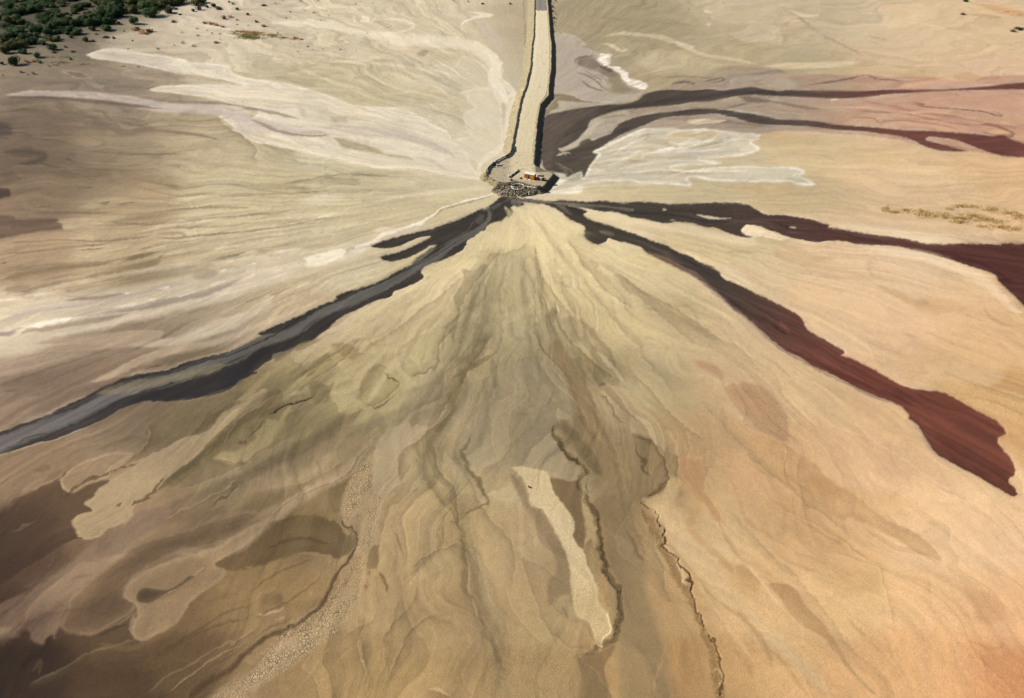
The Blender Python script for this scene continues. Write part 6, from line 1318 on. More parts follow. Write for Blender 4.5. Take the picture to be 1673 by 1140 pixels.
# ------------------------------------------------------------------ pump skid with canopy, right of the cabin
q = at_photo(882.8, 294.2)
sk = empty('pump_skid', q, -0.10); tag(sk, 'dark red pump skid under a flat dark canopy beside the orange cabin', 'pump')
MB().box((0, .55, .14), (5.0, .16, .2)).box((0, -.55, .14), (5.0, .16, .2)).box((-2.3, 0, .14), (.16, 1.2, .18)).box((2.3, 0, .14), (.16, 1.2, .18)).box((0, 0, .14), (.16, 1.2, .18)).build('frame', M_RED, sk)
MB().box((-1.3, 0, .78), (1.5, .95, 1.0), bevel=.08).box((-1.3, 0, 1.33), (1.1, .7, .14), bevel=.03).build('engine', M_RED, sk)
g = MB()
for k in range(7): g.box((-2.07, 0, .45 + k * .11), (.03, .8, .05))
g.build('grille', M_DARK, sk)
MB().tube([(-1.0, .2, 1.35), (-1.0, .2, 1.75), (-.85, .2, 1.9)], .06).build('exhaust', M_DARK, sk)
MB().lathe((1.35, 0, .25), [(.5, 0), (.55, .1), (.55, .55), (.35, .75), (.2, .8)], 18).tube([(.1, 0, .62), (1.0, 0, .62)], .16).tube([(1.35, 0, .95), (1.35, 0, 1.15), (1.9, 0, 1.2), (2.6, -.1, .8)], .14).build('pump_casing', M_DARK, sk, True)
for x in (-.95, 1.25):
    for y in (-.6, .6): MB().tube([(x, y, .2), (x, y, 2.12)], .045, 8).build('post', M_DARK, sk)
MB().box((.15, 0, 2.16), (2.9, 1.6, .09), bevel=.02).box((.15, 0, 2.23), (2.7, 1.4, .05)).build('canopy', M_DARK, sk)
q = at_photo(884.0, 295.3)
hop = empty('hopper', q); tag(hop, 'white funnel shaped hopper on a thin leg in front of the pump skid', 'hopper')
MB().lathe((0, 0, .55), [(.06, 0), (.12, .1), (.42, .75), (.55, .95), (.55, 1.28), (.58, 1.3), (.55, 1.32), (.3, 1.36)], 20).build('funnel', M_WHITE, hop, True)
MB().tube([(0, 0, 0), (0, 0, .7)], .05, 10).build('leg', M_PIPE, hop)
for t in (0.5, 2.6, 4.7): MB().tube([(.42 * math.cos(t), .42 * math.sin(t), 0), (.36 * math.cos(t), .36 * math.sin(t), 1.3)], .03, 6).build('leg', M_PIPE, hop)

# ------------------------------------------------------------------ white marker posts and red cones
def marker(px, py, h, lab):
    q = at_photo(px, py)
    t = empty('marker_post', q); tag(t, lab, 'post', 'white marker posts on the gravel pad')
    MB().lathe((0, 0, .05), [(.22, 0), (.20, .1), (.12, h * .5), (.05, h * .92), (.02, h)], 12).build('post', M_WHITE, t, True)
    MB().lathe((0, 0, 0), [(.36, 0), (.36, .06), (.22, .12)], 12).build('base', M_CONC, t)
    MB().lathe((0, 0, h * .55), [(.125, 0), (.115, .12)], 12).build('band', M_RED, t)
marker(811.4, 273.2, 2.0, 'white tapered marker post beside the dark teal valve box')
marker(796.9, 282.6, 2.1, 'white tapered marker post at the left corner of the gravel pad')
marker(831.2, 287.0, 1.9, 'white tapered marker post at the near end of the black pipe')
marker(844.6, 279.0, 1.9, 'white tapered marker post at the far end of the black pipe')

def cone(px, py, lab, h=1.35):
    q = at_photo(px, py)
    t = empty('traffic_cone', q, 0.3); tag(t, lab, 'cone', 'traffic cones along the road')
    MB().lathe((0, 0, .05), [(.26, 0), (.24, .04), (.05, h - .04), (.035, h)], 14).build('body', M_CONE, t, True)
    MB().box((0, 0, .03), (.66, .66, .06), bevel=.02).build('base', M_RUBBER, t)
    MB().lathe((0, 0, .5), [(.165, 0), (.132, .2)], 14).build('band', M_WHITE, t)
cone(892.0, 86.8, 'red traffic cone farthest up the pale road')
cone(888.6, 105.6, 'red traffic cone between the two others on the pale road')
cone(881.4, 143.6, 'red traffic cone nearest to the gravel pad on the pale road')
q = at_photo(873.3, 157.2)
st = empty('survey_stake', q); tag(st, 'short red topped stake at the right edge of the pale road', 'stake')
MB().box((0, 0, .35), (.07, .07, .7)).build('stake', M_WOOD, st); MB().box((0, 0, .74), (.12, .12, .16), bevel=.01).build('cap', M_CONE, st)

# ------------------------------------------------------------------ pipework
def pth(spec, z):
    """photo window points -> resampled 3-D line lying dz above what is there"""
    p = smooth(pts_of(spec)[:, :2], False, 5)
    out = []
    for x, y in p:
        if z is None:
            q = at_photo(x, y)
        else: q = P(x, y, z)
        out.append(q)
    return out
def ground_pipe(name, spec, r, lab, mt, cat='pipe', lift=None, group=None, flanges=0):
    pts = pth(spec, None)
    pts = [Vector((p.x, p.y, p.z)) for p in pts]
    zs = [p.z for p in pts]
    for i in range(len(pts)):
        w = zs[max(0, i - 2):i + 3]; pts[i].z = max(sum(w) / len(w), gheight(pts[i].x, pts[i].y) - r * .3) + r * (0.9 if lift is None else lift)
    c = pts[len(pts) // 2].copy(); c.z -= r
    t = empty(name, c); tag(t, lab, cat, group)
    MB().tube([p - c for p in pts], r, 12).build('pipe_run', mt, t, True)
    for k in range(flanges):
        i = int((k + .5) / flanges * (len(pts) - 1)); d = (pts[min(i + 1, len(pts) - 1)] - pts[max(i - 1, 0)]).normalized() * .07
        MB().tube([pts[i] - c - d, pts[i] - c + d], r * 1.45, 14).build('flange', M_PIPE if mt is not M_PIPE else M_DARK, t)
    return t
ground_pipe('black_pipe', "h 570,640 600,620 640,590 680,560 708,535", .36, 'thick black pipe lying slantwise across the middle of the gravel pad', M_BLACK, flanges=3)
ground_pipe('black_pipe', "h 612,150 605,220 585,268 540,312 480,345 400,384 362,410", .30, 'black pipe added to darken the left bank shade from the road to the teal valve box', M_BLACK, flanges=4)  # added so the shaded strip inside the left bank turns black
ground_pipe('black_pipe', "h 322,432 290,462 255,500 232,540 228,566", .26, 'black pipe added to darken the shade along the left rim of the pad below the valve box', M_BLACK, flanges=2)  # added to carry the dark shade strip on round the pad rim
ground_pipe('pipe_stub', "h 375,468 410,466 462,466", .26, 'short black pipe stub lying right of the teal valve box', M_BLACK, flanges=1)
ground_pipe('pipe_stub', "h 300,487 335,488 368,487", .13, 'thin dark rail lying in front of the teal valve box', M_DARK)

rc_ = P(845.7, 304.6, 1.9)
ring = empty('ring_manifold', (rc_.x, rc_.y, 1.45)); tag(ring, 'large pale ring of pipe in the middle of the rubble below the pad', 'pipe ring')
pts = [(2.95 * math.cos(t) * (1 + .03 * math.sin(3 * t)), 2.95 * math.sin(t), .38 + .06 * math.sin(2 * t)) for t in np.linspace(0, 2 * math.pi, 49)]
MB().tube(pts, .2, 12, cap=False).build('ring_pipe', M_PIPE, ring, True)
MB().tube([(-2.9, .1, .4), (-1.2, -.5, .55), (.2, -.3, .5), (1.4, .3, .5), (2.8, .6, .4)], .13).build('cross_pipe', M_PIPE, ring, True)
MB().tube([(.1, -2.9, .4), (-.2, -1.4, .5), (-.1, -.4, .5)], .13).build('cross_pipe', M_PIPE, ring, True)
for k in range(8):
    t = k * math.pi / 4 + .3; x, y = 2.95 * math.cos(t), 2.95 * math.sin(t); d = Vector((-math.sin(t), math.cos(t), 0)) * .1
    MB().tube([Vector((x, y, .38)) - d, Vector((x, y, .38)) + d], .29, 12).build('flange', M_DARK, ring)
for x, y in ((-.7, -.4), (1.5, .4), (.2, -1.6)):
    MB().lathe((x, y, .3), [(.26, 0), (.26, .35), (.12, .45), (.12, .75), (.3, .76), (.3, .82)], 12).build('valve', M_DARK, ring)

GP = 'discharge pipes running out from the ring'
ground_pipe('discharge_pipe', "h 585,805 545,815 505,828 465,850 430,868 400,884", .15, 'grey discharge pipe bending out to the left towards the white trickle', M_PIPE, group=GP, flanges=2)
ground_pipe('discharge_pipe', "h 578,770 540,771 480,772 420,770", .12, 'thin dark discharge pipe pointing straight left from the ring', M_BLACK, group=GP)
ground_pipe('discharge_pipe', "h 656,822 655,850 654,880 652,905 640,918", .22, 'dark discharge pipe running down from the ring to the grey stream', M_BLACK, group=GP, flanges=1)
ground_pipe('discharge_pipe', "h 668,880 680,905 700,928 740,945 790,958", .13, 'pale hose curling right at the foot of the rubble', M_PIPE, group=GP)
ground_pipe('discharge_pipe', "h 800,770 850,780 900,786 960,793", .2, 'grey discharge pipe pointing right to the dark sump box', M_PIPE, group=GP, flanges=2)
ground_pipe('discharge_pipe', "h 862,905 855,880 868,855 885,845", .12, 'short pale pipe end sticking out at the right foot of the rubble', M_PIPE, group=GP)
ground_pipe('discharge_pipe', "h 610,752 660,738 720,735 760,742", .16, 'black pipe bridging the far side of the ring', M_BLACK, group=GP)

q = at_photo(880.0, 308.0)
sb = empty('sump_box', q, .2); tag(sb, 'dark sump box at the right end of the rubble', 'box')
MB().box((0, 0, .55), (1.9, 1.5, 1.1), bevel=.06).build('body', M_DARK, sb)
MB().box((0, 0, 1.14), (2.05, 1.65, .1), bevel=.02).build('lid', M_TEAL, sb)
MB().tube([(.6, 0, 1.15), (.6, 0, 1.55)], .04, 8).lathe((.6, 0, 1.55), [(.22, 0), (.22, .04)], 14).build('handwheel', M_RED, sb)
MB().tube([(-.95, 0, .5), (-1.4, 0, .5)], .2, 12).build('inlet', M_PIPE, sb)

q = at_photo(808.2, 270.5)
vb = empty('valve_box', q, .15); tag(vb, 'dark teal valve box on the left rim of the gravel pad', 'box')
MB().box((0, 0, .75), (1.5, 1.1, 1.5), bevel=.08).build('body', M_TEAL, vb)
MB().box((0, 0, 1.54), (1.62, 1.22, .08), bevel=.02).build('lid', M_DARK, vb)
MB().lathe((-.85, 0, .35), [(.32, 0), (.4, .1), (.4, .9), (.3, 1.1), (.12, 1.2), (.12, 1.5)], 16).build('strainer', M_DARK, vb, True)
MB().tube([(-.3, 0, 1.55), (-.3, 0, 1.95)], .05, 8).lathe((-.3, 0, 1.95), [(.3, 0), (.3, .05)], 16).build('handwheel', M_TEAL, vb)
MB().box((.4, -.57, .85), (.5, .04, .8), bevel=.01).build('door', M_DARK, vb)

q = at_photo(835.6, 294.8)
gv = empty('gate_valve', q); tag(gv, 'black gate valve with a reddish handwheel on the pad edge above the ring', 'valve')
MB().tube([(-.75, 0, .35), (.75, 0, .35)], .2, 12).build('pipe_run', M_BLACK, gv, True)
MB().lathe((0, 0, .2), [(.32, 0), (.38, .2), (.3, .5), (.16, .7), (.1, 1.1)], 14).build('bonnet', M_DARK, gv, True)
MB().tube([(.33 * math.cos(t), .33 * math.sin(t), 1.32) for t in np.linspace(0, 2 * math.pi, 17)], .045, 8, cap=False).tube([(-.33, 0, 1.32), (.33, 0, 1.32)], .03, 6).tube([(0, -.33, 1.32), (0, .33, 1.32)], .03, 6).build('handwheel', M_CONE, gv)
for x in (-.6, .6): MB().tube([(x - .05, 0, .35), (x + .05, 0, .35)], .3, 12).build('flange', M_DARK, gv)

# ------------------------------------------------------------------ rubble: countless stones
rnd = random.Random(5)
def rock_mesh(mb, c, r, seed):
    rr = random.Random(seed)
    bm = bmesh.new(); bmesh.ops.create_icosphere(bm, subdivisions=1, radius=1)
    s = (rr.uniform(.7, 1.2), rr.uniform(.7, 1.2), rr.uniform(.45, .8)); R = Matrix.Rotation(rr.uniform(0, 6), 3, 'Z')
    for i, v in enumerate(bm.verts): v.index = i
    vs_ = [Vector(c) + (R @ Vector((v.co.x * s[0], v.co.y * s[1], v.co.z * s[2]))) * r * rr.uniform(.75, 1.15) for v in bm.verts]
    mb.add(vs_, [[v.index for v in f.verts] for f in bm.faces], 1 if rr.random() < .6 else 0); bm.free()
rub_mb = MB(); cnt = 0
RUBX = [p[0] for p in RUB]; RUBY = [p[1] for p in RUB]
tries = 0
while cnt < 1000 and tries < 40000:
    tries += 1
    x, y = rnd.uniform(-14, 20), rnd.uniform(322, 350)
    _, _, dp, dq = emb_height(np.array([[x]]), np.array([[y]])); dp, dq = float(dp[0, 0]), float(dq[0, 0])
    if (dq < 1.2 and dp > .3) or (0.2 < dp < 2.2 and x < 12 and rnd.random() < .45):
        if math.hypot(x - rc_.x, y - rc_.y) < 3.6: continue
        if dq < -1.2 and rnd.random() < .35: continue
        z = gheight(x, y)
        if z < .02: continue
        r = rnd.choice((.12, .14, .18, .22, .26, .32, .55)) * rnd.uniform(.7, 1.2)
        rock_mesh(rub_mb, (x, y, z + r * .15), r, cnt); cnt += 1
ob = rub_mb.build('rubble', [M_ROCK, M_ROCKD]); tag(ob, 'tan and dark broken rock heaped below the gravel pad', 'rubble', kind='stuff')
st_mb = MB()
for k in range(700):                                     # stones on the causeway banks
    side = rnd.random() < .55; i = rnd.random()
    y = 352 + 340 * i ** 1.3
    cxl = np.interp(y, [p[1] for p in lc][::-1], [p[0] for p in lc][::-1]); cxr_ = np.interp(y, [p[1] for p in rc][::-1], [p[0] for p in rc][::-1])
    x = cxl - rnd.uniform(-.6, 4.2) if side else cxr_ + rnd.uniform(-1.2, .4)
    z = gheight(x, y)
    if z > .03: rock_mesh(st_mb, (x, y, z + .02), rnd.uniform(.1, .26), 9000 + k)
ob = st_mb.build('stones', [M_ROCK, M_ROCKD]); tag(ob, 'loose stones scattered on the banks of the causeway', 'stones', kind='stuff')

# ------------------------------------------------------------------ vegetation
def leaf_mat(name, c1, c2):
    m = bpy.data.materials.new(name); m.use_nodes = True
    nt = m.node_tree; N, L = nt.nodes, nt.links; b = N['Principled BSDF']
    b.inputs['Roughness'].default_value = .75; b.inputs['Specular IOR Level'].default_value = .15
    oi = N.new('ShaderNodeObjectInfo'); tc = N.new('ShaderNodeTexCoord'); nz = N.new('ShaderNodeTexNoise')
    nz.inputs['Scale'].default_value = 2.2; nz.inputs['Detail'].default_value = 3
    L.new(tc.outputs['Object'], nz.inputs['Vector'])
    ad = N.new('ShaderNodeMath'); ad.operation = 'MULTIPLY_ADD'; ad.inputs[1].default_value = 0.5
    L.new(oi.outputs['Random'], ad.inputs[0]); L.new(nz.outputs['Fac'], ad.inputs[2])
    mr = N.new('ShaderNodeMapRange'); mr.inputs['From Min'].default_value = .4; mr.inputs['From Max'].default_value = 1.1
    L.new(ad.outputs[0], mr.inputs['Value'])
    mx = N.new('ShaderNodeMix'); mx.data_type = 'RGBA'; mx.inputs[6].default_value = (*c1, 1); mx.inputs[7].default_value = (*c2, 1)
    L.new(mr.outputs['Result'], mx.inputs[0]); L.new(mx.outputs[2], b.inputs['Base Color'])
    return m
ML = {'d': leaf_mat('dark green leaves', (0.014, 0.042, 0.014), (0.050, 0.090, 0.022)), 'o': leaf_mat('olive leaves', (0.035, 0.045, 0.012), (0.10, 0.10, 0.025)),
      'g': leaf_mat('fresh green leaves', (0.05, 0.12, 0.045), (0.12, 0.20, 0.07)), 'r': leaf_mat('rust coloured twigs', (0.42, 0.22, 0.10), (0.58, 0.38, 0.20)),
      'p': leaf_mat('purplish bare twigs', (0.10, 0.06, 0.06), (0.20, 0.13, 0.11)), 'y': leaf_mat('dry yellow grass', (0.52, 0.36, 0.15), (0.68, 0.50, 0.24))}
ML['q'] = leaf_mat('pale green grass', (0.16, 0.24, 0.09), (0.30, 0.36, 0.16))
ML['t'] = leaf_mat('tan rust grass', (0.46, 0.25, 0.11), (0.60, 0.40, 0.22))
M_TWIG = mat('shrub wood', (0.10, 0.075, 0.055), 0.9)

def shrub_proto(key, seed, n, lobes):
    """unit crown (width 1, base at z=0) of leaf faces in uneven clumps"""
    rr = random.Random(seed); mb = MB()
    cl = []
    for k in range(lobes):
        t = rr.uniform(0, 6.28); q = rr.uniform(0, .30)
        cl.append((q * math.cos(t), q * math.sin(t), rr.uniform(.16, .30), rr.uniform(.13, .24)))
    for i in range(n):
        cx, cy, cz, cr = rr.choice(cl)
        d = Vector((rr.gauss(0, 1), rr.gauss(0, 1), rr.gauss(.25, .9))).normalized()
        p = Vector((cx, cy, cz)) + d * cr * rr.uniform(.75, 1.08)
        if p.z < .02: p.z = rr.uniform(.0, .08)
        nrm = (d + Vector((rr.uniform(-.5, .5), rr.uniform(-.5, .5), rr.uniform(-.2, .6)))).normalized()
        u = nrm.cross(Vector((rr.uniform(-1, 1), rr.uniform(-1, 1), rr.uniform(-1, 1)))).normalized(); w = nrm.cross(u)
        s = rr.uniform(.018, .040)
        mb.add([p - u * s, p + w * s * .6, p + u * s, p - w * s * .6], [(0, 1, 2, 3)])
    return mb
def stem_proto(seed, k=7, h=.34):
    rr = random.Random(seed); mb = MB()
    for i in range(k):
        t = rr.uniform(0, 6.28); q = rr.uniform(.12, .32)
        mb.tube([(0, 0, -.02), (q * .4 * math.cos(t), q * .4 * math.sin(t), h * .4), (q * math.cos(t), q * math.sin(t), h * rr.uniform(.7, 1.0))], [.014, .010, .004], 5)
    return mb
def twig_proto(key, seed, n=90):
    rr = random.Random(seed); mb = MB()
    for i in range(n):
        t = rr.uniform(0, 6.28); q = rr.uniform(.1, .5); h = rr.uniform(.2, .5); b0 = Vector((rr.gauss(0, .12), rr.gauss(0, .12), 0))
        e = b0 + Vector((q * math.cos(t) * .7, q * math.sin(t) * .7, h)); w = Vector((-math.sin(t), math.cos(t), 0)) * .022
        mb.add([b0 - w, b0 + w, e + w * .5, e - w * .5], [(0, 1, 2, 3)])
        for k in range(2):
            p = b0.lerp(e, rr.uniform(.5, 1)); u = Vector((rr.uniform(-1, 1), rr.uniform(-1, 1), rr.uniform(0, 1))) * .05
            mb.add([p - w, p + w, p + u + w, p + u - w], [(0, 1, 2, 3)])
    return mb
def mesh_of(mb, name, mt):
    o = mb.build(name, mt); me = o.data; bpy.data.objects.remove(o); return me
PRO = {}
for key in 'dog': PRO[key] = [(mesh_of(shrub_proto(key, 40 + j * 7 + ord(key), 2400, 7 + j * 2), 'foliage', ML[key]), mesh_of(stem_proto(90 + j), 'stems', M_TWIG)) for j in range(4)]
for key in 'rpy': PRO[key] = [(mesh_of(twig_proto(key, 60 + j), 'twigs', ML[key]), None) for j in range(3)]
SM = {key: [mesh_of(shrub_proto(key, 140 + j + ord(key), 260, 4), 'foliage', ML[key]) for j in range(3)] for key in 'dog'}
rs = random.Random(11)
def plant(px, py, wpx, hpx, key, lab, group=None, parts=True, name=None, cat=None):
    p = P(px, py, 0.0); s = S(px, py)
    w = wpx / s; dep = w * rs.uniform(.75, 1.0); el = math.atan2(CAM_H, math.hypot(p.x, p.y))
    h = max(0.25 * w, (hpx / s - 0.45 * dep * math.sin(el)) / math.cos(el)); h = min(h, w * .55)
    nm = name or ('shrub' if key in 'dog' else 'dry_bush'); ct = cat or ('shrub' if key in 'dog' else 'dry bush')
    p.y += dep * .35
    zf = h / .5; rz = rs.uniform(0, 6.28)
    if key in 'rpy' or not parts:
        if key == 'r': zf *= .8; w *= .85
        me = rs.choice(PRO[key])[0] if key in 'rpy' else rs.choice(SM[key])
        o = bpy.data.objects.new(nm, me); COL.objects.link(o); o.location = p; o.rotation_euler = (0, 0, rz); o.scale = (w, dep, zf)
        tag(o, lab, ct, group); return o
    e = empty(nm, p, rz); e.scale = (w, dep, zf); tag(e, lab, ct, group)
    a, b = rs.choice(PRO[key])
    for me, n_ in ((a, 'foliage'), (b, 'stems')):
        o = bpy.data.objects.new(n_, me); COL.objects.link(o); o.parent = e
    return e

def wins(win, rows):
    o = CROPS[win]
    return [(o[0] + r[0] / o[2], o[1] + r[1] / o[2], r[2] / o[2], r[3] / o[2]) + tuple(r[4:]) for r in rows]
TH = 'dark shrubs crowding the thicket'
thick = wins('v', [(60,740,160,140,'o'),(100,690,250,120,'o'),(270,670,180,110,'o'),(430,610,150,110),(890,470,120,80),(1060,480,150,90),(640,560,180,90),(560,620,120,70),(480,520,120,80),
 (320,550,160,100),(140,510,300,120),(450,450,200,110),(70,410,180,100),(280,340,130,80),(130,340,240,130),(590,350,160,100),(550,300,200,110),(700,410,200,120),(860,360,220,110),(1040,370,200,120),(1210,370,180,120),
 (1330,340,200,120),(1450,345,160,100),(1540,330,100,70),(1400,240,300,150),(1560,250,220,140),(1480,160,280,140),(1210,205,100,60),(1010,195,90,50),(1000,150,190,90),(900,205,70,40),(730,205,180,90),(650,225,100,70),
 (140,235,220,110),(250,205,180,100),(430,180,260,120),(60,190,140,60),(80,140,160,90),(250,115,180,80),(400,105,200,90),(560,105,200,90),(700,115,120,60),(820,65,150,70),(560,55,200,70),(300,45,200,60),(100,45,200,60),
 (950,22,180,50),(1320,45,180,60),(1460,65,160,60),(1560,35,200,60),(800,270,150,90),(930,300,130,80),(750,310,120,70),(520,250,100,70),(1090,135,120,70),(1160,105,150,70),(200,620,170,100,'o'),(350,620,140,90),(20,620,150,110,'o'),
 (60,560,170,100),(230,450,170,90),(390,400,150,80),(640,480,150,90),(540,440,140,80),(760,470,130,70),(950,430,130,80),(1130,300,140,90),(1250,270,140,90),(300,150,130,70),(140,80,150,60),(680,40,140,50),(770,20,140,40,'o'),(840,95,110,40),
 (30,280,140,90),(190,290,130,90),(30,90,120,70),(500,130,120,60),(1640,100,120,90),(1640,180,100,80)])
thick += wins('A', [(840,95,110,60,'o'),(860,40,130,60,'o'),(920,75,150,70),(1000,65,150,65,'o'),(1080,45,140,60,'o'),(1150,32,100,50,'o'),(900,32,150,50),(1000,20,150,40,'o'),(820,30,120,50,'o'),(700,60,150,70),(760,90,90,60),(1250,40,90,50,'o'),(1290,25,80,40),(1100,15,120,30),(620,40,110,60),(600,15,120,40)])
thick += [(r[0] + rs.uniform(-9, 9), r[1] + rs.uniform(-3, 2.5), r[2] * rs.uniform(.6, 1.0), r[3] * rs.uniform(.6, .95)) + tuple(r[4:]) for r in thick[:70] if r[1] < 74 + (60 - r[0]) * .2]
for r in thick: plant(r[0], r[1], r[2] * 1.22, r[3] * 1.05, r[4] if len(r) > 4 else ('d' if rs.random() < .8 else 'o'), 'dark green shrub crowded in the thicket at the far left', TH)
for r in wins('v', [(690,700,190,110,'d','lone rounded dark shrub on the pale wash just below the thicket'),(300,745,150,85,'d','dark shrub at the near tip of the thicket above the orange tufts'),(180,905,230,180,'d','largest dark shrub at the near left corner of the thicket'),
 (480,805,170,90,'g','bright green shrub beside the orange tufts'),(540,865,80,40,'g','small green shrub just in front of the bright green one'),(20,885,70,100,'d','dark shrub cut by the left edge beside the largest one'),
 (1260,430,130,75,'o','olive shrub left of a rounded dark one at the thicket front'),(1440,432,220,95,'d','wide rounded dark shrub at the thicket front on open sand'),(1165,575,120,90,'o','yellowish green shrub standing alone on sand before the thicket'),
 (1270,578,70,40,'p','purplish twiggy bush touching the yellowish shrub'),(970,525,80,45,'d','small dark shrub between the thicket and the yellowish shrub'),(790,545,110,65,'d','small dark dome at the foot of the thicket'),
 (960,820,60,35,'g','small green tuft shrub on the tan bank near the orange tufts'),(890,655,60,35,'p','purplish bush beside the lone rounded shrub'),(985,720,90,25,'p','low dark brown brush on the pale wash'),(730,730,90,35,'p','brown brush under the lone rounded shrub')]):
    plant(*r)
for r in wins('A', [(960,120,160,75,'d','big dark shrub at the right front of the thicket'),(1082,90,80,42,'o','olive shrub right of the big dark front shrub'),(850,162,95,58,'d','round dark shrub on bare sand below the thicket'),
 (1240,76,32,26,'d','small round shrub near the twiggy ones past the thicket'),(1275,68,60,40,'p','bare purplish shrub among the small ones past the thicket'),(1330,52,32,22,'d','small shrub between the two far clumps'),(1370,48,45,40,'o','upright olive shrub at the right of the far clump'),
 (1395,64,66,18,'o','low flat shrub stretched beside the far clump'),(1470,17,22,14,'g','tiny green shrub first in the line past the clump'),(1495,30,32,14,'g','flat green shrub below the tiny one past the clump'),(1523,66,34,20,'d','lone dark green shrub on bare ground past the clumps'),
 (1155,97,28,12,'d','little dark shrub on the path right of the thicket'),(1126,64,28,12,'d','little flat shrub beside the thicket tip'),(1436,125,50,28,'p','purplish twiggy bush alone on pale ground')]):
    plant(*r)
DL = 'small shrubs dotted along the far left flat'
for r in wins('B', [(195,26,26,14),(245,8,15,8),(357,12,30,16),(470,10,28,14),(475,77,12,10),(522,72,16,16),(535,106,20,10),(168,115,12,8),(712,30,22,14),(1130,26,8,8),(1342,12,28,14),(1432,15,30,16),(1525,29,22,12),(1120,402,16,8),(985,33,8,6),(655,16,8,6),(1500,4,10,6),(820,24,24,6)]):
    plant(r[0], r[1], max(r[2], 2.6), max(r[3], 2), 'd', 'small dark shrub dotted on the pale flat left of the causeway', DL, parts=False)
for r in wins('r', [(70,60,48,26,'d','lone dark green shrub left of the causeway top'),(436,62,44,36,'g','round green shrub closest to the causeway top on its left')]): plant(*r)
for r in wins('B', [(340,333,20,12),(400,306,48,14),(497,320,24,12),(612,322,30,12),(713,328,16,10),(290,278,18,8),(355,280,14,8),(430,323,20,6)]) + wins('A', [(1260,190,40,12),(1325,200,30,10),(1265,235,45,12),(1410,222,40,12),(1235,305,60,18),(1165,285,60,20),(815,318,30,10),(1010,320,50,16),(1410,255,24,10),(1500,250,20,10),(1160,215,40,8)]):
    plant(r[0], r[1], r[2], r[3], 'g', 'low bright green clump near the green grass strip', 'green clumps around the grass strip', parts=False, name='green_clump', cat='plant')
for r in wins('C', [(333,88,10,16),(280,12,8,6),(398,118,12,7),(385,140,10,8),(452,117,10,6),(465,120,8,6),(458,172,9,6),(630,128,9,8),(610,165,9,8),(775,180,14,6),(900,124,9,6),(962,134,9,6),(980,128,12,6),(1078,64,16,8),(1217,124,16,8),(820,52,8,6),(930,68,8,5)]):
    plant(r[0], r[1], max(r[2], 2.4), max(r[3], 1.8), 'd', 'tiny dark shrub dotted on the tan flat right of the causeway', 'tiny shrubs right of the causeway', parts=False)
plant(*wins('C', [(255, 216, 22, 9)])[0], 'o', 'small olive shrub touching the right foot of the causeway bank', parts=False)
plant(863.9, 797.0, 5.6, 4.2, 'd', 'single dark bush on the bright tongue of sand in the foreground', parts=True)
for r in wins('D', [(1290,13,46,16,'d','dark shrub above the orange ground at the far right'),(1640,196,70,18,'o','olive shrub at the right edge below the orange ground'),(1275,97,50,8,'p','low brown brush left of the orange ground'),(1600,208,60,12,'p','low brown brush left of the olive shrub at the right edge')]): plant(*r)
SG = 'scrub along the foot of the right bank'
for r in wins('r', [(1040,30,60,50),(1000,100,50,60),(1045,200,50,50),(1020,250,50,50),(1050,260,30,30),(1010,320,40,50),(1035,350,30,40),(1005,420,40,50),(1000,160,50,60),(1025,130,30,40),(985,40,50,60),(1030,300,30,30)]):
    plant(r[0], r[1], r[2], r[3], 'p' if rs.random() < .5 else 'd', 'dark scrubby bush at the right foot of the causeway bank', SG, parts=False, name='scrub_bush', cat='shrub')
GW = 'green weeds along the left foot of the causeway'
for k in range(26):
    py = 1 + k * 3.1 + rs.uniform(-1, 1); px = np.interp(py, [0, 60, 80], [855.5, 858, 857.5]) + rs.uniform(-1.5, 1.5)
    plant(px, py, rs.uniform(2.5, 4.5), rs.uniform(2, 3.2), 'g' if rs.random() < .75 else 'o', 'green weed clump along the left foot of the causeway', GW, parts=False, name='weed_clump', cat='plant')
OT = wins('v', [(360,860,110,60,'r'),(455,850,80,50,'r'),(330,840,60,40,'r'),(500,830,60,40,'r'),(275,995,80,50,'r'),(450,1015,70,70,'r'),(370,1025,40,30,'r'),(670,910,50,30,'r'),(705,862,40,25,'r'),(1310,478,60,25,'p'),(1440,528,90,40,'p'),(1545,525,50,35,'p'),(1410,520,40,30,'p'),(1630,545,20,14,'p'),(30,1030,30,15,'p'),(120,1045,20,14,'r'),(930,505,20,20,'p')])
OT += wins('A', [(860,200,70,28,'r'),(905,225,110,36,'r'),(950,212,80,30,'p'),(880,195,60,26,'p'),(915,205,60,24,'r'),(680,245,50,16,'p'),(730,252,30,16,'p'),(850,265,16,10,'p'),(795,203,16,10,'p'),(1310,155,60,22,'r'),(1350,160,70,26,'r'),(1385,168,50,24,'r'),(1425,178,50,16,'r'),(1475,115,60,20,'r'),(1520,132,30,14,'r'),(1590,98,30,18,'p'),(1110,145,50,16,'p'),(1118,292,16,14,'r'),(1385,280,60,14,'r'),(1640,140,20,12,'p'),(1360,215,14,10,'p'),(1520,160,26,8,'r')])
OT += wins('B', [(75,145,34,14,'p'),(20,165,14,10,'r'),(120,175,60,24,'r'),(120,42,50,12,'p'),(15,98,20,12,'p'),(440,85,30,10,'r'),(290,80,20,14,'r'),(265,118,14,8,'p'),(385,72,20,6,'r'),(785,215,12,14,'r'),(920,178,10,10,'r'),(320,250,60,14,'r'),(360,258,40,14,'r'),(210,215,20,16,'r'),(465,215,12,8,'r'),(625,262,14,6,'r'),(485,132,10,6,'p')])
for r in OT: plant(r[0], r[1], r[2], r[3], r[4], 'rust coloured dry tuft on the sand by the thicket and wash' if r[4] == 'r' else 'low purplish brown twiggy bush on the sand by the thicket and wash', 'dry tufts around the thicket')

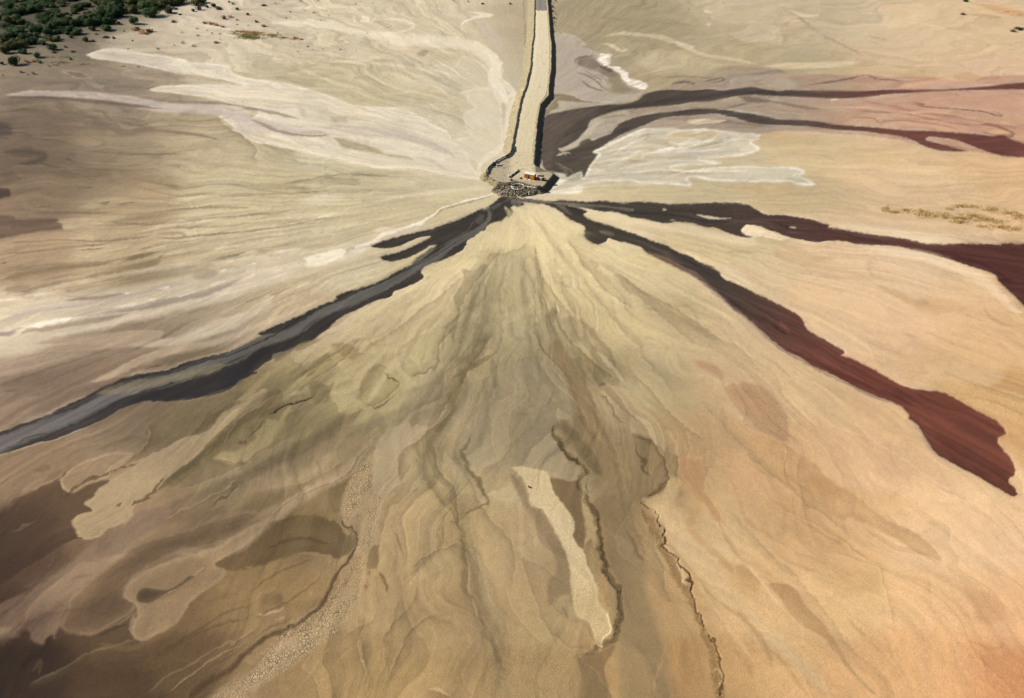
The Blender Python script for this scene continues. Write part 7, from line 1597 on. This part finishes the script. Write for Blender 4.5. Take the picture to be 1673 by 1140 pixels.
# grass: countless blades in clumps
def blades(name, spots, mt, lab, seed, hgt=(.3, .9)):
    rr = random.Random(seed); mb = MB()
    for px, py, rx, ry, n in spots:
        for k in range(n):
            t = rr.uniform(0, 6.28); q = abs(rr.gauss(0, .5))
            p = P(px + rx * q * math.cos(t), py + ry * q * math.sin(t))
            for j in range(7):
                c = p + Vector((rr.gauss(0, .4), rr.gauss(0, .5), 0)); h = rr.uniform(*hgt); u = Vector((rr.uniform(-1, 1), rr.uniform(-1, 1), 0)).normalized() * rr.uniform(.04, .10)
                mb.add([c - u, c + u, c + Vector((rr.uniform(-.35, .35), rr.uniform(-.35, .35), h))], [(0, 1, 2)], 0 if rr.random() < .8 else len(mt) - 1)
    o = mb.build(name, mt); tag(o, lab, 'grass', kind='stuff')
def spots(win, rows):
    o = CROPS[win]; return [(o[0] + r[0] / o[2], o[1] + r[1] / o[2], r[2] / o[2], r[3] / o[2], r[4]) for r in rows]
blades('dry_grass', spots('H', [(775,245,30,22,70),(830,262,60,10,40),(900,250,80,18,60),(1030,275,90,26,170),(1140,285,70,24,90),(1250,300,110,26,170),(1240,325,70,12,80),(1340,285,90,18,110),(1400,305,100,22,150),(1470,320,90,18,90),
 (1260,222,110,14,90),(1450,245,90,16,120),(1550,265,90,14,100),(1620,285,70,20,90),(1520,355,80,16,90),(1380,350,60,10,30),(1600,370,90,14,70),(1700,300,120,40,140),(1180,240,40,8,30),(1000,250,30,10,30),(1330,225,60,8,40)]), [ML['y'], ML['o']], 'dry yellow grass scattered on the sand at the right edge', 3)
blades('green_grass', spots('A', [(1600,235,100,16,260),(1560,225,60,14,90),(1640,225,60,18,120),(1500,215,50,10,30)]) + spots('B', [(60,245,90,12,260),(0,235,60,16,120),(250,243,60,10,90),(180,235,50,12,50)]), [ML['q'], ML['y']], 'bright green grass strip on the sand right of the thicket', 4)
blades('rust_grass', spots('A', [(1570,205,110,14,150),(1640,210,60,14,90),(1520,200,60,10,50)]) + spots('B', [(60,215,100,14,170),(180,225,110,12,150),(320,252,70,8,70),(0,205,60,12,80)]) + spots('D', [(1560,75,100,16,60),(1640,95,80,22,80)]), [ML['t'], ML['y']], 'rust coloured grass along the green strip and at the far right', 6)
blades('bank_growth', spots('v', [(700,780,260,20,50),(860,850,200,30,120),(760,890,120,16,50),(900,780,160,20,60),(1130,880,90,14,40),(620,780,120,24,40)]) + spots('A', [(560,410,60,8,24),(790,425,20,8,14),(890,428,20,8,14),(600,380,100,16,20)]), [ML['q'], ML['t']], 'sparse green and rust growth on the bank below the thicket', 8, (.2, .5))
